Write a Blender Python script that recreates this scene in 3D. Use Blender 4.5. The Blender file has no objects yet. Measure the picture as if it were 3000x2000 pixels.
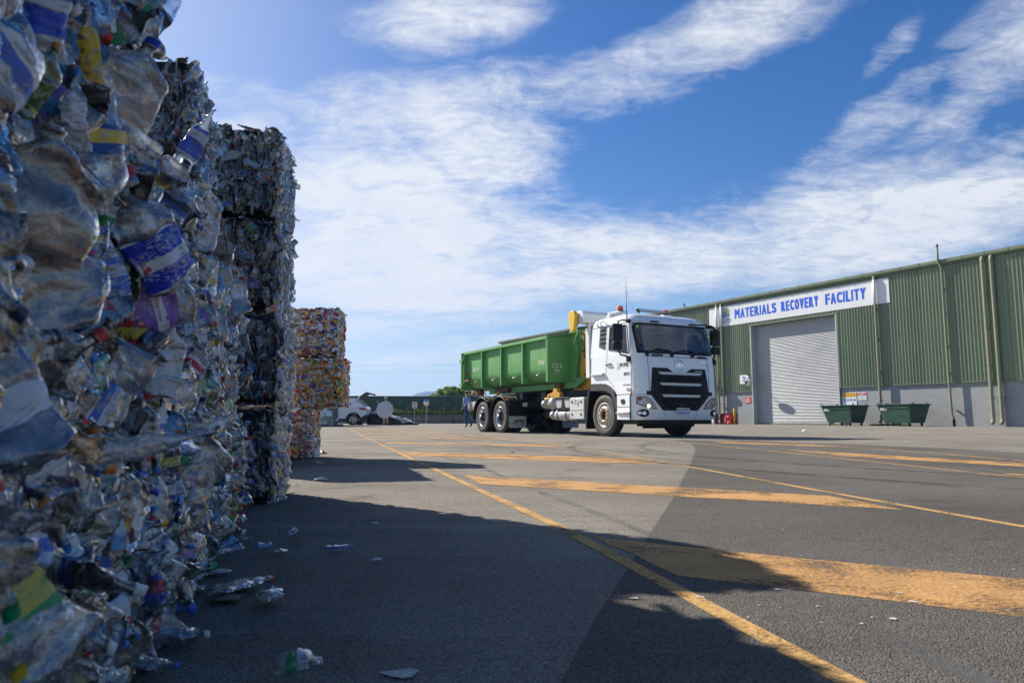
import bpy, bmesh, math, random
import numpy as np
from mathutils import Vector, Matrix, noise as mnoise
sc = bpy.context.scene
COL = sc.collection
R = math.radians
# ------------------------------------------------------------------ camera, sky, sun, exposure
H = 0.38; FPX = 2100.0; TH = math.atan(232 / FPX)
cd = bpy.data.cameras.new('camera'); cam = bpy.data.objects.new('camera', cd); COL.objects.link(cam)
cam.location = (0, 0, H); cam.rotation_euler = (math.pi / 2 + TH, 0, 0)
cd.sensor_width = 36; cd.lens = FPX / 3000 * 36; cd.clip_start = 0.02; cd.clip_end = 8000
cd.dof.use_dof = True; cd.dof.focus_distance = 9; cd.dof.aperture_fstop = 9
sc.camera = cam
SUN_EL = R(36); SUN_H = Vector((-.745, .667)).normalized()
SUN = Vector((SUN_H.x * math.cos(SUN_EL), SUN_H.y * math.cos(SUN_EL), math.sin(SUN_EL)))
ld = bpy.data.lights.new('sun', 'SUN'); lo = bpy.data.objects.new('sun', ld); COL.objects.link(lo)
ld.energy = 5.0; ld.angle = R(.5); ld.color = (1, .93, .82)
lo.rotation_euler = SUN.to_track_quat('Z', 'Y').to_euler(); lo.location = SUN * 60
vs = sc.view_settings; vs.view_transform = 'Standard'; vs.look = 'None'; vs.gamma = 1; vs.exposure = .80
SKY_STRENGTH = .058; CLOUD = .535
cy = sc.cycles
cy.max_bounces = 8; cy.diffuse_bounces = 3; cy.glossy_bounces = 4; cy.transmission_bounces = 4
cy.transparent_max_bounces = 14; cy.caustics_reflective = False; cy.caustics_refractive = False
cy.sample_clamp_indirect = 6

def ray(px, py):            # a pixel of the 3000x2000 photograph -> a direction in the world
    u = 1000 - py
    return Vector((px - 1500, FPX * math.cos(TH) - u * math.sin(TH), FPX * math.sin(TH) + u * math.cos(TH)))
def gz(y): return min(max((y - 20) * .004, 0), .16)
def gp(px, py, z=0.0):
    r = ray(px, py); t = (z - H) / r.z
    return Vector((r.x * t, r.y * t, z))
def at(px, py, Y):
    r = ray(px, py); t = Y / r.y
    return Vector((r.x * t, Y, H + r.z * t))

class NT:                   # small helper for node trees
    def __init__(s, tree): s.t = tree; s.n = tree.nodes; s.l = tree.links
    def add(s, kind, inp=None, **kw):
        n = s.n.new(kind)
        for k, v in kw.items(): setattr(n, k, v)
        for k, v in (inp or {}).items(): s.put(n.inputs[k], v)
        return n
    def put(s, sock, v):
        if hasattr(v, 'is_output') or isinstance(v, bpy.types.NodeSocket): s.l.new(v, sock)
        elif isinstance(v, bpy.types.Node): s.l.new(v.outputs[0], sock)
        else: sock.default_value = v
    def math(s, op, a, b=0.0, c=None, clamp=False):
        n = s.n.new('ShaderNodeMath'); n.operation = op; n.use_clamp = clamp
        s.put(n.inputs[0], a); s.put(n.inputs[1], b)
        if c is not None: s.put(n.inputs[2], c)
        return n.outputs[0]
    def mix(s, f, a, b, blend='MIX'):
        n = s.n.new('ShaderNodeMix'); n.data_type = 'RGBA'; n.blend_type = blend
        s.put(n.inputs[0], f); s.put(n.inputs[6], a); s.put(n.inputs[7], b)
        return n.outputs[2]
    def ramp(s, f, stops, interp='LINEAR'):
        n = s.n.new('ShaderNodeValToRGB'); n.color_ramp.interpolation = interp
        e = n.color_ramp.elements
        while len(e) > 1: e.remove(e[-1])
        e[0].position = stops[0][0]; e[0].color = c4(stops[0][1])
        for p, c in stops[1:]:
            q = e.new(p); q.color = c4(c)
        s.put(n.inputs[0], f)
        return n.outputs[0]
    def noise(s, vec, scale, detail=4, rough=.55, dist=0.0, out=0):
        n = s.add('ShaderNodeTexNoise', {'Scale': scale, 'Detail': detail, 'Roughness': rough, 'Distortion': dist})
        if vec is not None: s.put(n.inputs['Vector'], vec)
        return n.outputs[out]
    def mapr(s, v, a, b, c=0.0, d=1.0, kind='SMOOTHSTEP'):
        n = s.n.new('ShaderNodeMapRange'); n.interpolation_type = kind
        for i, x in enumerate((v, a, b, c, d)): s.put(n.inputs[i], x)
        return n.outputs[0]
def c4(c):
    if isinstance(c, (int, float)): return (c, c, c, 1)
    return tuple(c) if len(c) == 4 else tuple(c) + (1,)

def build_world():
    w = bpy.data.worlds.new('World'); sc.world = w; w.use_nodes = True
    N = NT(w.node_tree); N.n.clear()
    out = N.add('ShaderNodeOutputWorld')
    sky = N.add('ShaderNodeTexSky', sky_type='NISHITA', sun_disc=False)
    sky.sun_elevation = SUN_EL; sky.sun_rotation = math.atan2(SUN_H.x, SUN_H.y)
    sky.air_density = 1.0; sky.dust_density = .6; sky.ozone_density = 2.2
    skyc = N.add('ShaderNodeHueSaturation', {'Hue': .511, 'Saturation': 1.42, 'Value': 1.14, 'Color': sky.outputs[0]}).outputs[0]
    g = N.add('ShaderNodeTexCoord').outputs['Generated']
    sp = N.add('ShaderNodeSeparateXYZ', {0: g})
    az = N.math('ARCTAN2', sp.outputs[0], sp.outputs[1]); el = N.math('ARCSINE', sp.outputs[2])
    ang = N.add('ShaderNodeCombineXYZ', {0: az, 1: el}).outputs[0]
    zz = N.math('ADD', N.math('MAXIMUM', sp.outputs[2], 0.0), .16)
    pl = N.add('ShaderNodeCombineXYZ', {0: N.math('DIVIDE', sp.outputs[0], zz), 1: N.math('DIVIDE', sp.outputs[1], zz)}).outputs[0]
    wv = N.noise(pl, 1.1, 3, .5, out=1)
    wob = N.add('ShaderNodeVectorMath', {0: wv, 1: (.5, .5, .5)}, operation='SUBTRACT').outputs[0]
    wob = N.add('ShaderNodeVectorMath', {0: wob, 'Scale': .16}, operation='SCALE').outputs[0]
    angw = N.add('ShaderNodeVectorMath', {0: ang, 1: wob}, operation='ADD').outputs[0]
    # cloud banks: centre px, half length px, half width px, tilt (deg, up to the right), weight
    banks = [(1050, 690, 860, 450, -6, 1.32), (1250, 860, 800, 230, 0, 1.0), (1800, 740, 800, 210, 4, 1.15), (2600, 620, 950, 190, 8, 1.15),
             (1200, 330, 760, 180, 12, 1.0), (1950, 165, 800, 135, 14, 1.05), (850, 420, 400, 170, -15, .85), (1400, 480, 430, 230, 30, 1.05), (1330, 50, 450, 100, 8, .75),
             (2880, 190, 420, 130, 38, .95), (2950, 60, 330, 130, 20, .65), (2560, 330, 300, 110, 30, .75), (2560, 150, 150, 60, 45, .55), (2700, 480, 460, 70, -4, .75),
             (1250, 1060, 560, 42, 0, .75), (1900, 1110, 420, 30, 0, .5), (650, 300, 260, 70, -20, .45), (2500, 830, 500, 60, 6, .4), (3100, 800, 400, 90, 8, .45),
             (500, 700, 500, 400, 0, .8), ((1.95, .50), 0, 520, 420, 30, 1.0), ((2.9, .35), 0, 900, 300, 0, .7)]
    tot = None
    for (px, py, a, b, t, wt) in banks:
        if isinstance(px, tuple): a_, e_ = px
        else: r = ray(px, py).normalized(); a_, e_ = math.atan2(r.x, r.y), math.asin(r.z)
        k = 1 / FPX
        m = N.add('ShaderNodeMapping', {'Vector': angw, 'Location': (a_, e_, 0), 'Rotation': (0, 0, R(t)), 'Scale': (a * k, b * k, 1)}, vector_type='TEXTURE')
        gr = N.add('ShaderNodeTexGradient', {0: m.outputs[0]}, gradient_type='SPHERICAL')
        s = N.math('MULTIPLY', N.mapr(gr.outputs['Fac'], 0, .8), wt)
        tot = s if tot is None else N.math('MAXIMUM', tot, s)
    # behind the camera: broken cloud for reflections
    pr = N.add('ShaderNodeMapping', {'Vector': pl, 'Rotation': (0, 0, R(-24)), 'Scale': (.75, 1.9, 1)}).outputs[0]
    n1 = N.noise(pr, 1.5, 9, .60, .55); n2 = N.noise(pl, 8, 8, .68, .7); n3 = N.noise(N.add('ShaderNodeMapping', {'Vector': pl, 'Rotation': (0, 0, R(-32)), 'Scale': (.8, 1.7, 1)}).outputs[0], 12, 7, .68, 1.5)
    nn = N.math('ADD', N.math('MULTIPLY', n1, .50), N.math('ADD', N.math('MULTIPLY', n2, .37), N.math('MULTIPLY', n3, .17)))
    dens = N.math('ADD', N.math('MULTIPLY', tot, .80), N.math('MULTIPLY', N.math('SUBTRACT', nn, .525), 3.5))
    fac = N.mapr(dens, .03, 1.06, kind='LINEAR')
    fac = N.math('MULTIPLY', N.math('POWER', N.math('MAXIMUM', fac, 0.0), 1.25), 1.12)
    fac = N.math('MULTIPLY', fac, N.mapr(n3, .30, .62, .90, 1.0))
    fac = N.math('MULTIPLY', fac, N.mapr(tot, .02, .3))
    fac = N.math('MULTIPLY', fac, .97, clamp=True)
    haze = N.math('MULTIPLY', N.mapr(el, .30, -.02), .55)
    glow = N.math('MULTIPLY', N.mapr(az, .05, -.75), .38)      # forward scatter on the sun's side
    cl = N.mix(N.noise(pl, 5, 5, .6), (.74, .82, .94, 1), (1, 1, 1, 1))
    bg1 = N.add('ShaderNodeBackground', {'Color': skyc, 'Strength': SKY_STRENGTH})
    bgh = N.add('ShaderNodeBackground', {'Color': (.60, .76, .96, 1), 'Strength': CLOUD * .92})
    hz = N.add('ShaderNodeMixShader', {0: N.math('MAXIMUM', haze, glow), 1: bg1.outputs[0], 2: bgh.outputs[0]})
    bg2 = N.add('ShaderNodeBackground', {'Color': cl, 'Strength': CLOUD})
    mx = N.add('ShaderNodeMixShader', {0: fac, 1: hz.outputs[0], 2: bg2.outputs[0]})
    N.l.new(mx.outputs[0], out.inputs[0])
build_world()

# ------------------------------------------------------------------ mesh helpers
class MB:
    def __init__(s): s.v = []; s.f = []; s.m = []; s.s = []; s.c = []
    def cut(s): s.c.append((len(s.v), len(s.f))); return s      # ends one piece: build() then makes each piece an object
    def add(s, vs_, fs, mat=0, smooth=False):
        o = len(s.v); s.v += [tuple(v) for v in vs_]
        for f in fs: s.f.append([i + o for i in f]); s.m.append(mat); s.s.append(smooth)
        return s
    def bm(s, b, mat=0, smooth=False, M=None):
        if M is not None: b.transform(M)
        b.verts.index_update()
        s.add([v.co for v in b.verts], [[v.index for v in f.verts] for f in b.faces], mat, smooth); b.free(); return s
    def box(s, c, d, mat=0, rz=0, bev=0.0, M=None, smooth=False):
        b = bmesh.new(); bmesh.ops.create_cube(b, size=1)
        for v in b.verts: v.co = Vector((v.co.x * d[0], v.co.y * d[1], v.co.z * d[2]))
        if bev > 0: bmesh.ops.bevel(b, geom=b.edges[:] , offset=min(bev, min(d) * .45), segments=2, profile=.6, affect='EDGES')
        X = Matrix.Translation(c) @ Matrix.Rotation(rz, 4, 'Z')
        if M is not None: X = Matrix.Translation(c) @ M
        return s.bm(b, mat, smooth, X)
    def prism(s, poly, axis, a, b_, mat=0, bev=0.0):
        # poly: 2-D points; axis 'x','y','z' = extrusion axis, from a to b_
        mk = {'x': lambda p, t: (t, p[0], p[1]), 'y': lambda p, t: (p[0], t, p[1]), 'z': lambda p, t: (p[0], p[1], t)}[axis]
        b = bmesh.new(); n = len(poly)
        A = [b.verts.new(mk(p, a)) for p in poly]; B = [b.verts.new(mk(p, b_)) for p in poly]
        b.faces.new(A); b.faces.new(B[::-1])
        for i in range(n): b.faces.new((A[i], B[i], B[(i + 1) % n], A[(i + 1) % n]))
        bmesh.ops.recalc_face_normals(b, faces=b.faces)
        if bev > 0: bmesh.ops.bevel(b, geom=b.edges[:], offset=bev, segments=2, profile=.6, affect='EDGES')
        bmesh.ops.triangulate(b, faces=[f for f in b.faces if len(f.verts) > 4])
        return s.bm(b, mat)
    def lathe(s, prof, seg=20, M=None, mat=0, smooth=True, a0=0.0, a1=2 * math.pi):
        full = abs(a1 - a0 - 2 * math.pi) < 1e-6; n = seg if full else seg + 1
        M = M or Matrix(); vs_ = []; fs = []
        for (r, z) in prof:
            for j in range(n):
                t = a0 + (a1 - a0) * j / seg
                vs_.append(M @ Vector((r * math.cos(t), r * math.sin(t), z)))
        for i in range(len(prof) - 1):
            for j in range(seg):
                k = (j + 1) % n
                fs.append((i * n + j, i * n + k, (i + 1) * n + k, (i + 1) * n + j))
        return s.add(vs_, fs, mat, smooth)
    def cyl(s, p, q, r, r2=None, seg=12, mat=0, smooth=True):
        p = Vector(p); q = Vector(q); r2 = r if r2 is None else r2; L = (q - p).length
        if L < 1e-9: return s
        M = Matrix.Translation(p) @ (q - p).to_track_quat('Z', 'Y').to_matrix().to_4x4()
        s.lathe([(r, 0), (r2, L)], seg, M, mat, smooth)
        s.lathe([(r, 0), (.0001, 0)], seg, M, mat, False); return s.lathe([(.0001, L), (r2, L)], seg, M, mat, False)
    def tube(s, pts, r, seg=8, mat=0):
        pts = [Vector(p) for p in pts]; n = len(pts); vs_ = []; fs = []
        up = Vector((0, 0, 1)); prev = None
        for i, p in enumerate(pts):
            d = (pts[min(i + 1, n - 1)] - pts[max(i - 1, 0)]).normalized()
            if prev is None:
                a = d.orthogonal().normalized()
            else: a = (prev - d * prev.dot(d)).normalized()
            prev = a; b = d.cross(a); rr = r[i] if isinstance(r, (list, tuple)) else r
            for j in range(seg):
                t = 2 * math.pi * j / seg; vs_.append(p + (a * math.cos(t) + b * math.sin(t)) * rr)
        for i in range(n - 1):
            for j in range(seg):
                k = (j + 1) % seg; fs.append((i * seg + j, i * seg + k, (i + 1) * seg + k, (i + 1) * seg + j))
        fs.append(list(range(seg))[::-1]); fs.append([(n - 1) * seg + j for j in range(seg)])
        return s.add(vs_, fs, mat, True)
    def sphere(s, c, r, mat=0, sub=2, sc_=(1, 1, 1)):
        b = bmesh.new(); bmesh.ops.create_icosphere(b, subdivisions=sub, radius=r)
        return s.bm(b, mat, True, Matrix.Translation(c) @ Matrix.Diagonal((*sc_, 1)))
    def loft(s, rings, mat=0, smooth=True, cap0=True, cap1=True):
        n = len(rings[0]); vs_ = [p for r_ in rings for p in r_]; fs = []
        for i in range(len(rings) - 1):
            for j in range(n):
                k = (j + 1) % n; fs.append((i * n + j, i * n + k, (i + 1) * n + k, (i + 1) * n + j))
        s.add(vs_, fs, mat, smooth)
        if cap0: s.add(rings[0], [list(range(n))[::-1]], mat)
        if cap1: s.add(rings[-1], [list(range(n))], mat)
        return s
    def grid(s, P, mat=0, smooth=True):
        ny, nx = len(P), len(P[0])
        return s.add([p for row in P for p in row], [(i * nx + j, i * nx + j + 1, (i + 1) * nx + j + 1, (i + 1) * nx + j) for i in range(ny - 1) for j in range(nx - 1)], mat, smooth)
    def text(s, st, o, u, v, w, h, mat=0, bold=0.0, shear=0.0):
        o, u, v = Vector(o), Vector(u), Vector(v); vv, ff = text_geo(st, bold, shear)
        return s.add([o + u * (x * w) + v * (y * h) for x, y in vv], ff, mat)
    def build(s, name, mats, parent=None, label=None, auto=False):
        if s.c:
            if s.c[-1][1] < len(s.f): s.cut()
            a = (0, 0); o = None
            for b in s.c:
                q = MB(); q.v = s.v[a[0]:b[0]]; q.f = [[i - a[0] for i in f] for f in s.f[a[1]:b[1]]]; q.m = s.m[a[1]:b[1]]; q.s = s.s[a[1]:b[1]]
                o2 = q.build(name, mats, parent, label, auto); o = o or o2; a = b
            return o
        me = bpy.data.meshes.new(name); me.from_pydata(s.v, [], s.f)
        mats = mats if isinstance(mats, (list, tuple)) else [mats]
        for m in mats: me.materials.append(m)
        me.polygons.foreach_set('material_index', s.m); me.polygons.foreach_set('use_smooth', s.s)
        if auto: me.set_sharp_from_angle(angle=R(35))
        me.update(); o = bpy.data.objects.new(name, me); COL.objects.link(o)
        if parent is not None: o.parent = parent
        if label: o['label'] = label
        return o
_tx = {}
def text_geo(st, bold, shear):
    k = (st, bold, shear)
    if k in _tx: return _tx[k]
    c = bpy.data.curves.new('t', 'FONT'); c.body = st; c.offset = bold; c.shear = shear; c.resolution_u = 3
    o = bpy.data.objects.new('t', c); COL.objects.link(o)
    dg = bpy.context.evaluated_depsgraph_get(); me = o.evaluated_get(dg).to_mesh()
    V = [(v.co.x, v.co.y) for v in me.vertices]; Fc = [list(p.vertices) for p in me.polygons]
    x0 = min(x for x, y in V); x1 = max(x for x, y in V); y0 = min(y for x, y in V); y1 = max(y for x, y in V)
    V = [((x - x0) / (x1 - x0), (y - y0) / (y1 - y0)) for x, y in V]
    o.evaluated_get(dg).to_mesh_clear(); bpy.data.objects.remove(o); bpy.data.curves.remove(c)
    _tx[k] = (V, Fc); return _tx[k]
def thing(name, label, cat, loc=(0, 0, 0), rz=0.0, group=None):
    o = bpy.data.objects.new(name, None); COL.objects.link(o); o.location = loc; o.rotation_euler = (0, 0, rz); o.empty_display_size = .2
    o['label'] = label; o['category'] = cat
    if group: o['group'] = group
    return o
def tag(o, label=None, cat=None, group=None, kind=None):
    for k, v in (('label', label), ('category', cat), ('group', group), ('kind', kind)):
        if v: o[k] = v
    return o
def copy_tree(o, parent=None):
    c = o.copy(); COL.objects.link(c)
    if parent is not None: c.parent = parent
    for ch in list(o.children): copy_tree(ch, c)
    return c

# ------------------------------------------------------------------ materials
def mat(name, col, rough=.5, metal=0.0, var=0.0, vs_=3.0, bump=0.0, bs=40.0, spec=.5, coat=0.0, dirt=None, stretch=(1, 1, 1)):
    m = bpy.data.materials.new(name); m.use_nodes = True; N = NT(m.node_tree); p = N.n['Principled BSDF']
    p.inputs['Base Color'].default_value = c4(col); p.inputs['Roughness'].default_value = rough
    p.inputs['Metallic'].default_value = metal; p.inputs['Specular IOR Level'].default_value = spec; p.inputs['Coat Weight'].default_value = coat
    co = N.add('ShaderNodeTexCoord').outputs['Object']
    if var > 0 or dirt:
        mp = N.add('ShaderNodeMapping', {'Vector': co, 'Scale': stretch}).outputs[0]
        n = N.noise(mp, vs_, 6, .65)
        c = N.mix(n, c4([x * (1 - var) for x in col]), c4([min(1, x * (1 + var)) for x in col]))
        if dirt:
            n2 = N.noise(mp, vs_ * 2.7, 7, .7, .5)
            c = N.mix(N.mapr(n2, dirt[1], dirt[1] + .18, 0, dirt[2]), c, c4(dirt[0]))
        N.l.new(c, p.inputs['Base Color'])
        N.l.new(N.mapr(n, .2, .8, max(0, rough - .12), min(1, rough + .12)), p.inputs['Roughness'])
    if bump > 0:
        b = N.add('ShaderNodeBump', {'Strength': bump, 'Distance': .01, 'Height': N.noise(co, bs, 4, .6)})
        N.l.new(b.outputs[0], p.inputs['Normal'])
    return m
def emis(name, col, st):
    m = bpy.data.materials.new(name); m.use_nodes = True; p = m.node_tree.nodes['Principled BSDF']
    p.inputs['Base Color'].default_value = c4(col); p.inputs['Emission Color'].default_value = c4(col); p.inputs['Emission Strength'].default_value = st
    return m
def rnd_of(N):              # a random number per object and per loose piece
    a = N.add('ShaderNodeObjectInfo').outputs['Random']; b = N.add('ShaderNodeNewGeometry').outputs['Random Per Island']
    return N.math('FRACT', N.math('ADD', N.math('MULTIPLY', a, 7.31), N.math('MULTIPLY', b, 3.17)))
def plastic(name, stops, clear=.62, rough=.10, wr=60.0, body=.7):
    # thin clear plastic: see-through sheet, glossy skin, a little milky body colour
    m = bpy.data.materials.new(name); m.use_nodes = True; N = NT(m.node_tree); N.n.remove(N.n['Principled BSDF']); out = N.n['Material Output']
    r = rnd_of(N); col = N.ramp(r, stops, 'CONSTANT')
    co = N.add('ShaderNodeTexCoord').outputs['Object']
    rdg = N.math('ABSOLUTE', N.math('SUBTRACT', N.noise(co, wr * .62, 3, .5, .8), .5))
    cz = N.math('ADD', N.math('MULTIPLY', rdg, -1.6), N.math('ADD', N.noise(co, wr, 3, .5, 1.2), N.math('MULTIPLY', N.noise(co, wr * 2.6, 3, .6, .6), .30)))
    bp = N.add('ShaderNodeBump', {'Strength': .5, 'Distance': .004, 'Height': cz})
    milk = N.noise(co, wr * .35, 3, .6)
    col = N.mix(N.mapr(N.noise(co, wr * .5, 5, .7, 1.0), .57, .72, 0, .45), col, (.32, .23, .14, 1))      # grime in the folds
    tr = N.add('ShaderNodeBsdfTransparent', {'Color': N.mix(.5, col, (1, 1, 1, 1))})
    df = N.add('ShaderNodeBsdfDiffuse', {'Color': N.mix(body, (.30, .34, .40, 1), col), 'Normal': bp.outputs[0]})
    tl = N.add('ShaderNodeBsdfTranslucent', {'Color': N.mix(body, (.34, .37, .42, 1), col)})
    bd = N.add('ShaderNodeMixShader', {0: .45, 1: df.outputs[0], 2: tl.outputs[0]})
    a = N.add('ShaderNodeMixShader', {0: N.mapr(milk, .25, .75, 1 - clear - .16, 1 - clear + .16), 1: tr.outputs[0], 2: bd.outputs[0]})
    fr = N.add('ShaderNodeFresnel', {'IOR': 1.6, 'Normal': bp.outputs[0]})
    gl = N.add('ShaderNodeBsdfGlossy', {'Color': (1, .97, .93, 1), 'Roughness': rough, 'Normal': bp.outputs[0]})
    mx = N.add('ShaderNodeMixShader', {0: N.math('MULTIPLY', fr.outputs[0], 2.3, clamp=True), 1: a.outputs[0], 2: gl.outputs[0]})
    N.l.new(mx.outputs[0], out.inputs[0]); return m
def rmat(name, stops, rough=.4, metal=0.0, print_=None, bump=.3, bs=90):
    # opaque, a colour drawn at random per piece; print_ adds a second printed colour in patches
    m = bpy.data.materials.new(name); m.use_nodes = True; N = NT(m.node_tree); p = N.n['Principled BSDF']
    r = rnd_of(N); col = N.ramp(r, stops, 'CONSTANT'); co = N.add('ShaderNodeTexCoord').outputs['Object']
    if print_:
        r2 = N.math('FRACT', N.math('MULTIPLY', r, 13.7)); c2 = N.ramp(r2, print_, 'CONSTANT')
        w = N.add('ShaderNodeVectorMath', {0: co, 1: N.add('ShaderNodeCombineXYZ', {0: N.math('MULTIPLY', r, 9.0)}).outputs[0]}, operation='ADD').outputs[0]
        z = N.add('ShaderNodeSeparateXYZ', {0: w}).outputs[2]
        f = N.math('GREATER_THAN', N.math('FRACT', N.math('ADD', N.math('MULTIPLY', z, 19.0), N.math('MULTIPLY', r, 5.0))), .66)     # printed band
        f2 = N.math('GREATER_THAN', N.noise(N.add('ShaderNodeMapping', {'Vector': w, 'Scale': (150, 150, 620)}).outputs[0], 1.0, 1, .4), .58)   # lines of small print
        f3 = N.math('GREATER_THAN', N.noise(w, 22, 1, .3), .54)
        col = N.mix(f, col, c2); col = N.mix(N.math('MULTIPLY', N.math('MULTIPLY', f2, f3), .75), col, c2)
    N.l.new(col, p.inputs['Base Color']); p.inputs['Roughness'].default_value = rough; p.inputs['Metallic'].default_value = metal
    b = N.add('ShaderNodeBump', {'Strength': bump, 'Distance': .004, 'Height': N.noise(co, bs, 3, .5, .8)}); N.l.new(b.outputs[0], p.inputs['Normal'])
    return m
def spread(cols):
    return [(i / len(cols), c) for i, c in enumerate(cols)]

def asphalt(name, dark, light, scale=1.0):
    m = bpy.data.materials.new(name); m.use_nodes = True; N = NT(m.node_tree); p = N.n['Principled BSDF']
    co = N.add('ShaderNodeTexCoord').outputs['Object']
    big = N.noise(co, .55, 5, .6, .3)
    st = N.noise(N.add('ShaderNodeMapping', {'Vector': co, 'Rotation': (0, 0, R(-62)), 'Scale': (.35, 5, 1)}).outputs[0], 1.0, 5, .65)
    v = N.add('ShaderNodeTexVoronoi', {'Vector': co, 'Scale': 310.0 * scale}); vc = v.outputs['Color']
    fine = N.noise(co, 120 * scale, 4, .75)
    c = N.mix(N.mapr(big, .3, .7), c4(dark), c4(light))
    c = N.mix(N.math('MULTIPLY', N.mapr(st, .45, .75), .35), c, c4([x * 1.3 for x in light]))
    c = N.mix(N.math('MULTIPLY', N.mapr(N.noise(co, 2.4, 6, .7, .8), .56, .72), .4), c, c4([x * .62 for x in dark]))
    c = N.mix(N.math('MULTIPLY', N.mapr(N.noise(co, .9, 7, .72, 1.6), .54, .68), .5), c, c4([x * .55 for x in dark]))      # oil and damp stains
    ck = N.add('ShaderNodeTexVoronoi', {'Vector': N.add('ShaderNodeVectorMath', {0: co, 1: N.noise(co, 2.0, 4, .6, out=1)}, operation='ADD').outputs[0], 'Scale': .55}, feature='DISTANCE_TO_EDGE').outputs[0]
    c = N.mix(N.mapr(ck, .004, .0, 0, .55), c, c4([x * .45 for x in dark]))      # hairline cracks
    g = N.add('ShaderNodeSeparateColor', {0: vc}).outputs[0]
    c = N.mix(.75, c, N.mix(g, (.35, .35, .36, 1), (1.75, 1.72, 1.66, 1)), 'MULTIPLY')
    c = N.mix(N.mapr(fine, .66, .74, 0, .45), c, c4([x * 1.9 for x in light]))
    N.l.new(c, p.inputs['Base Color']); p.inputs['Roughness'].default_value = .95; p.inputs['Specular IOR Level'].default_value = .12
    hgt = N.math('ADD', N.math('MULTIPLY', v.outputs['Distance'], -1.0), N.math('MULTIPLY', fine, .8))
    b = N.add('ShaderNodeBump', {'Strength': .8, 'Distance': .004, 'Height': hgt}); N.l.new(b.outputs[0], p.inputs['Normal'])
    return m
def paint(name, col, wear=.5, base=None, alpha=1.0):
    m = bpy.data.materials.new(name); m.use_nodes = True; N = NT(m.node_tree); p = N.n['Principled BSDF']
    co = N.add('ShaderNodeTexCoord').outputs['Object']
    f = N.math('ADD', N.math('MULTIPLY', N.noise(co, 3.2, 5, .65, .4), .65), N.math('MULTIPLY', N.noise(co, 85, 3, .7), .42))
    c = N.mix(N.noise(co, 5, 5, .6), c4([x * .8 for x in col]), c4([min(1, x * 1.12) for x in col]))
    v = N.add('ShaderNodeTexVoronoi', {'Vector': co, 'Scale': 150.0})
    g = N.add('ShaderNodeSeparateColor', {0: v.outputs['Color']}).outputs[0]
    c = N.mix(.45, c, N.mix(g, (.5, .5, .5, 1), (1.4, 1.4, 1.4, 1)), 'MULTIPLY')
    k = N.math('MULTIPLY', N.mapr(f, wear, wear + .13, 1, .10), alpha)
    c = N.mix(N.math('MULTIPLY', N.mapr(N.noise(co, 1.7, 6, .7, 1.2), .50, .72), .45), c, c4([x * .62 for x in col]))      # grime
    tr = N.add('ShaderNodeBsdfTransparent'); mx = N.add('ShaderNodeMixShader', {0: k, 1: tr.outputs[0], 2: p.outputs[0]}); N.l.new(mx.outputs[0], N.n['Material Output'].inputs[0])
    N.l.new(c, p.inputs['Base Color']); p.inputs['Roughness'].default_value = .9; p.inputs['Specular IOR Level'].default_value = .15
    b = N.add('ShaderNodeBump', {'Strength': .7, 'Distance': .004, 'Height': N.noise(co, 90, 3, .7)}); N.l.new(b.outputs[0], p.inputs['Normal'])
    return m
def glass(name, tint, refl=1.0):
    m = bpy.data.materials.new(name); m.use_nodes = True; N = NT(m.node_tree); N.n.remove(N.n['Principled BSDF']); out = N.n['Material Output']
    tr = N.add('ShaderNodeBsdfTransparent', {'Color': c4(tint)}); gl = N.add('ShaderNodeBsdfGlossy', {'Color': (1, 1, 1, 1), 'Roughness': .02})
    fr = N.add('ShaderNodeFresnel', {'IOR': 1.5})
    mx = N.add('ShaderNodeMixShader', {0: N.math('MULTIPLY', fr.outputs[0], refl, clamp=True), 1: tr.outputs[0], 2: gl.outputs[0]})
    N.l.new(mx.outputs[0], out.inputs[0]); return m
M = {}
M['asphalt'] = asphalt('asphalt', (.168, .152, .128), (.250, .229, .194))
M['patch'] = asphalt('dark_asphalt', (.092, .085, .076), (.138, .128, .114))
M['orange'] = paint('orange_paint', (.475, .268, .108), .515)
M['orange_thin'] = paint('orange_line_paint', (.50, .30, .115), .53)
M['greymark'] = paint('grey_scuff', (.150, .150, .158), .46, None, .42)
M['splat'] = paint('white_splatter', (.55, .53, .48), .62)
M['white'] = mat('white_paint', (.86, .87, .88), .22, 0, .03, 2, coat=.6, dirt=((.55, .52, .47), .60, .30))
M['white2'] = mat('white_aluminium', (.74, .75, .76), .4, 0, .05, 3)
M['wgrey'] = mat('silver_paint', (.55, .55, .54), .35, .3, .08, 4)
M['black'] = mat('black_plastic', (.009, .009, .010), .5, 0, .2, 5, spec=.3)
M['blackm'] = mat('matt_black', (.010, .010, .011), .7, 0, .3, 4)
M['dgrey'] = mat('dark_grey_plastic', (.035, .036, .038), .55, 0, .15, 6)
M['chrome'] = mat('chrome', (.75, .77, .80), .12, 1.0)
M['alu'] = mat('polished_alloy', (.62, .62, .62), .22, 1.0, .1, 8)
M['tank'] = mat('galvanised_tank', (.42, .40, .37), .38, .75, .15, 10)
M['rim'] = mat('white_steel_rim', (.50, .48, .44), .5, .1, .15, 12, dirt=((.16, .12, .08), .55, .6))
M['tyre'] = mat('tyre_rubber', (.032, .030, .028), .75, 0, .3, 10, bump=.2, bs=60)
M['tyredust'] = mat('dusty_tyre_wall', (.070, .062, .054), .8, 0, .25, 9)
M['glass'] = glass('tinted_windscreen', (.74, .82, .82), 2.2)
M['sglass'] = glass('side_window_glass', (.80, .86, .85), 1.3)
M['lens'] = glass('clear_lens', (.9, .92, .95), 1.3)
M['bin'] = mat('green_bin_paint', (.105, .32, .085), .55, 0, .22, 2.2, dirt=((.11, .11, .035), .55, .55), bump=.25, bs=7, stretch=(1.6, 1.6, .45))
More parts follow.
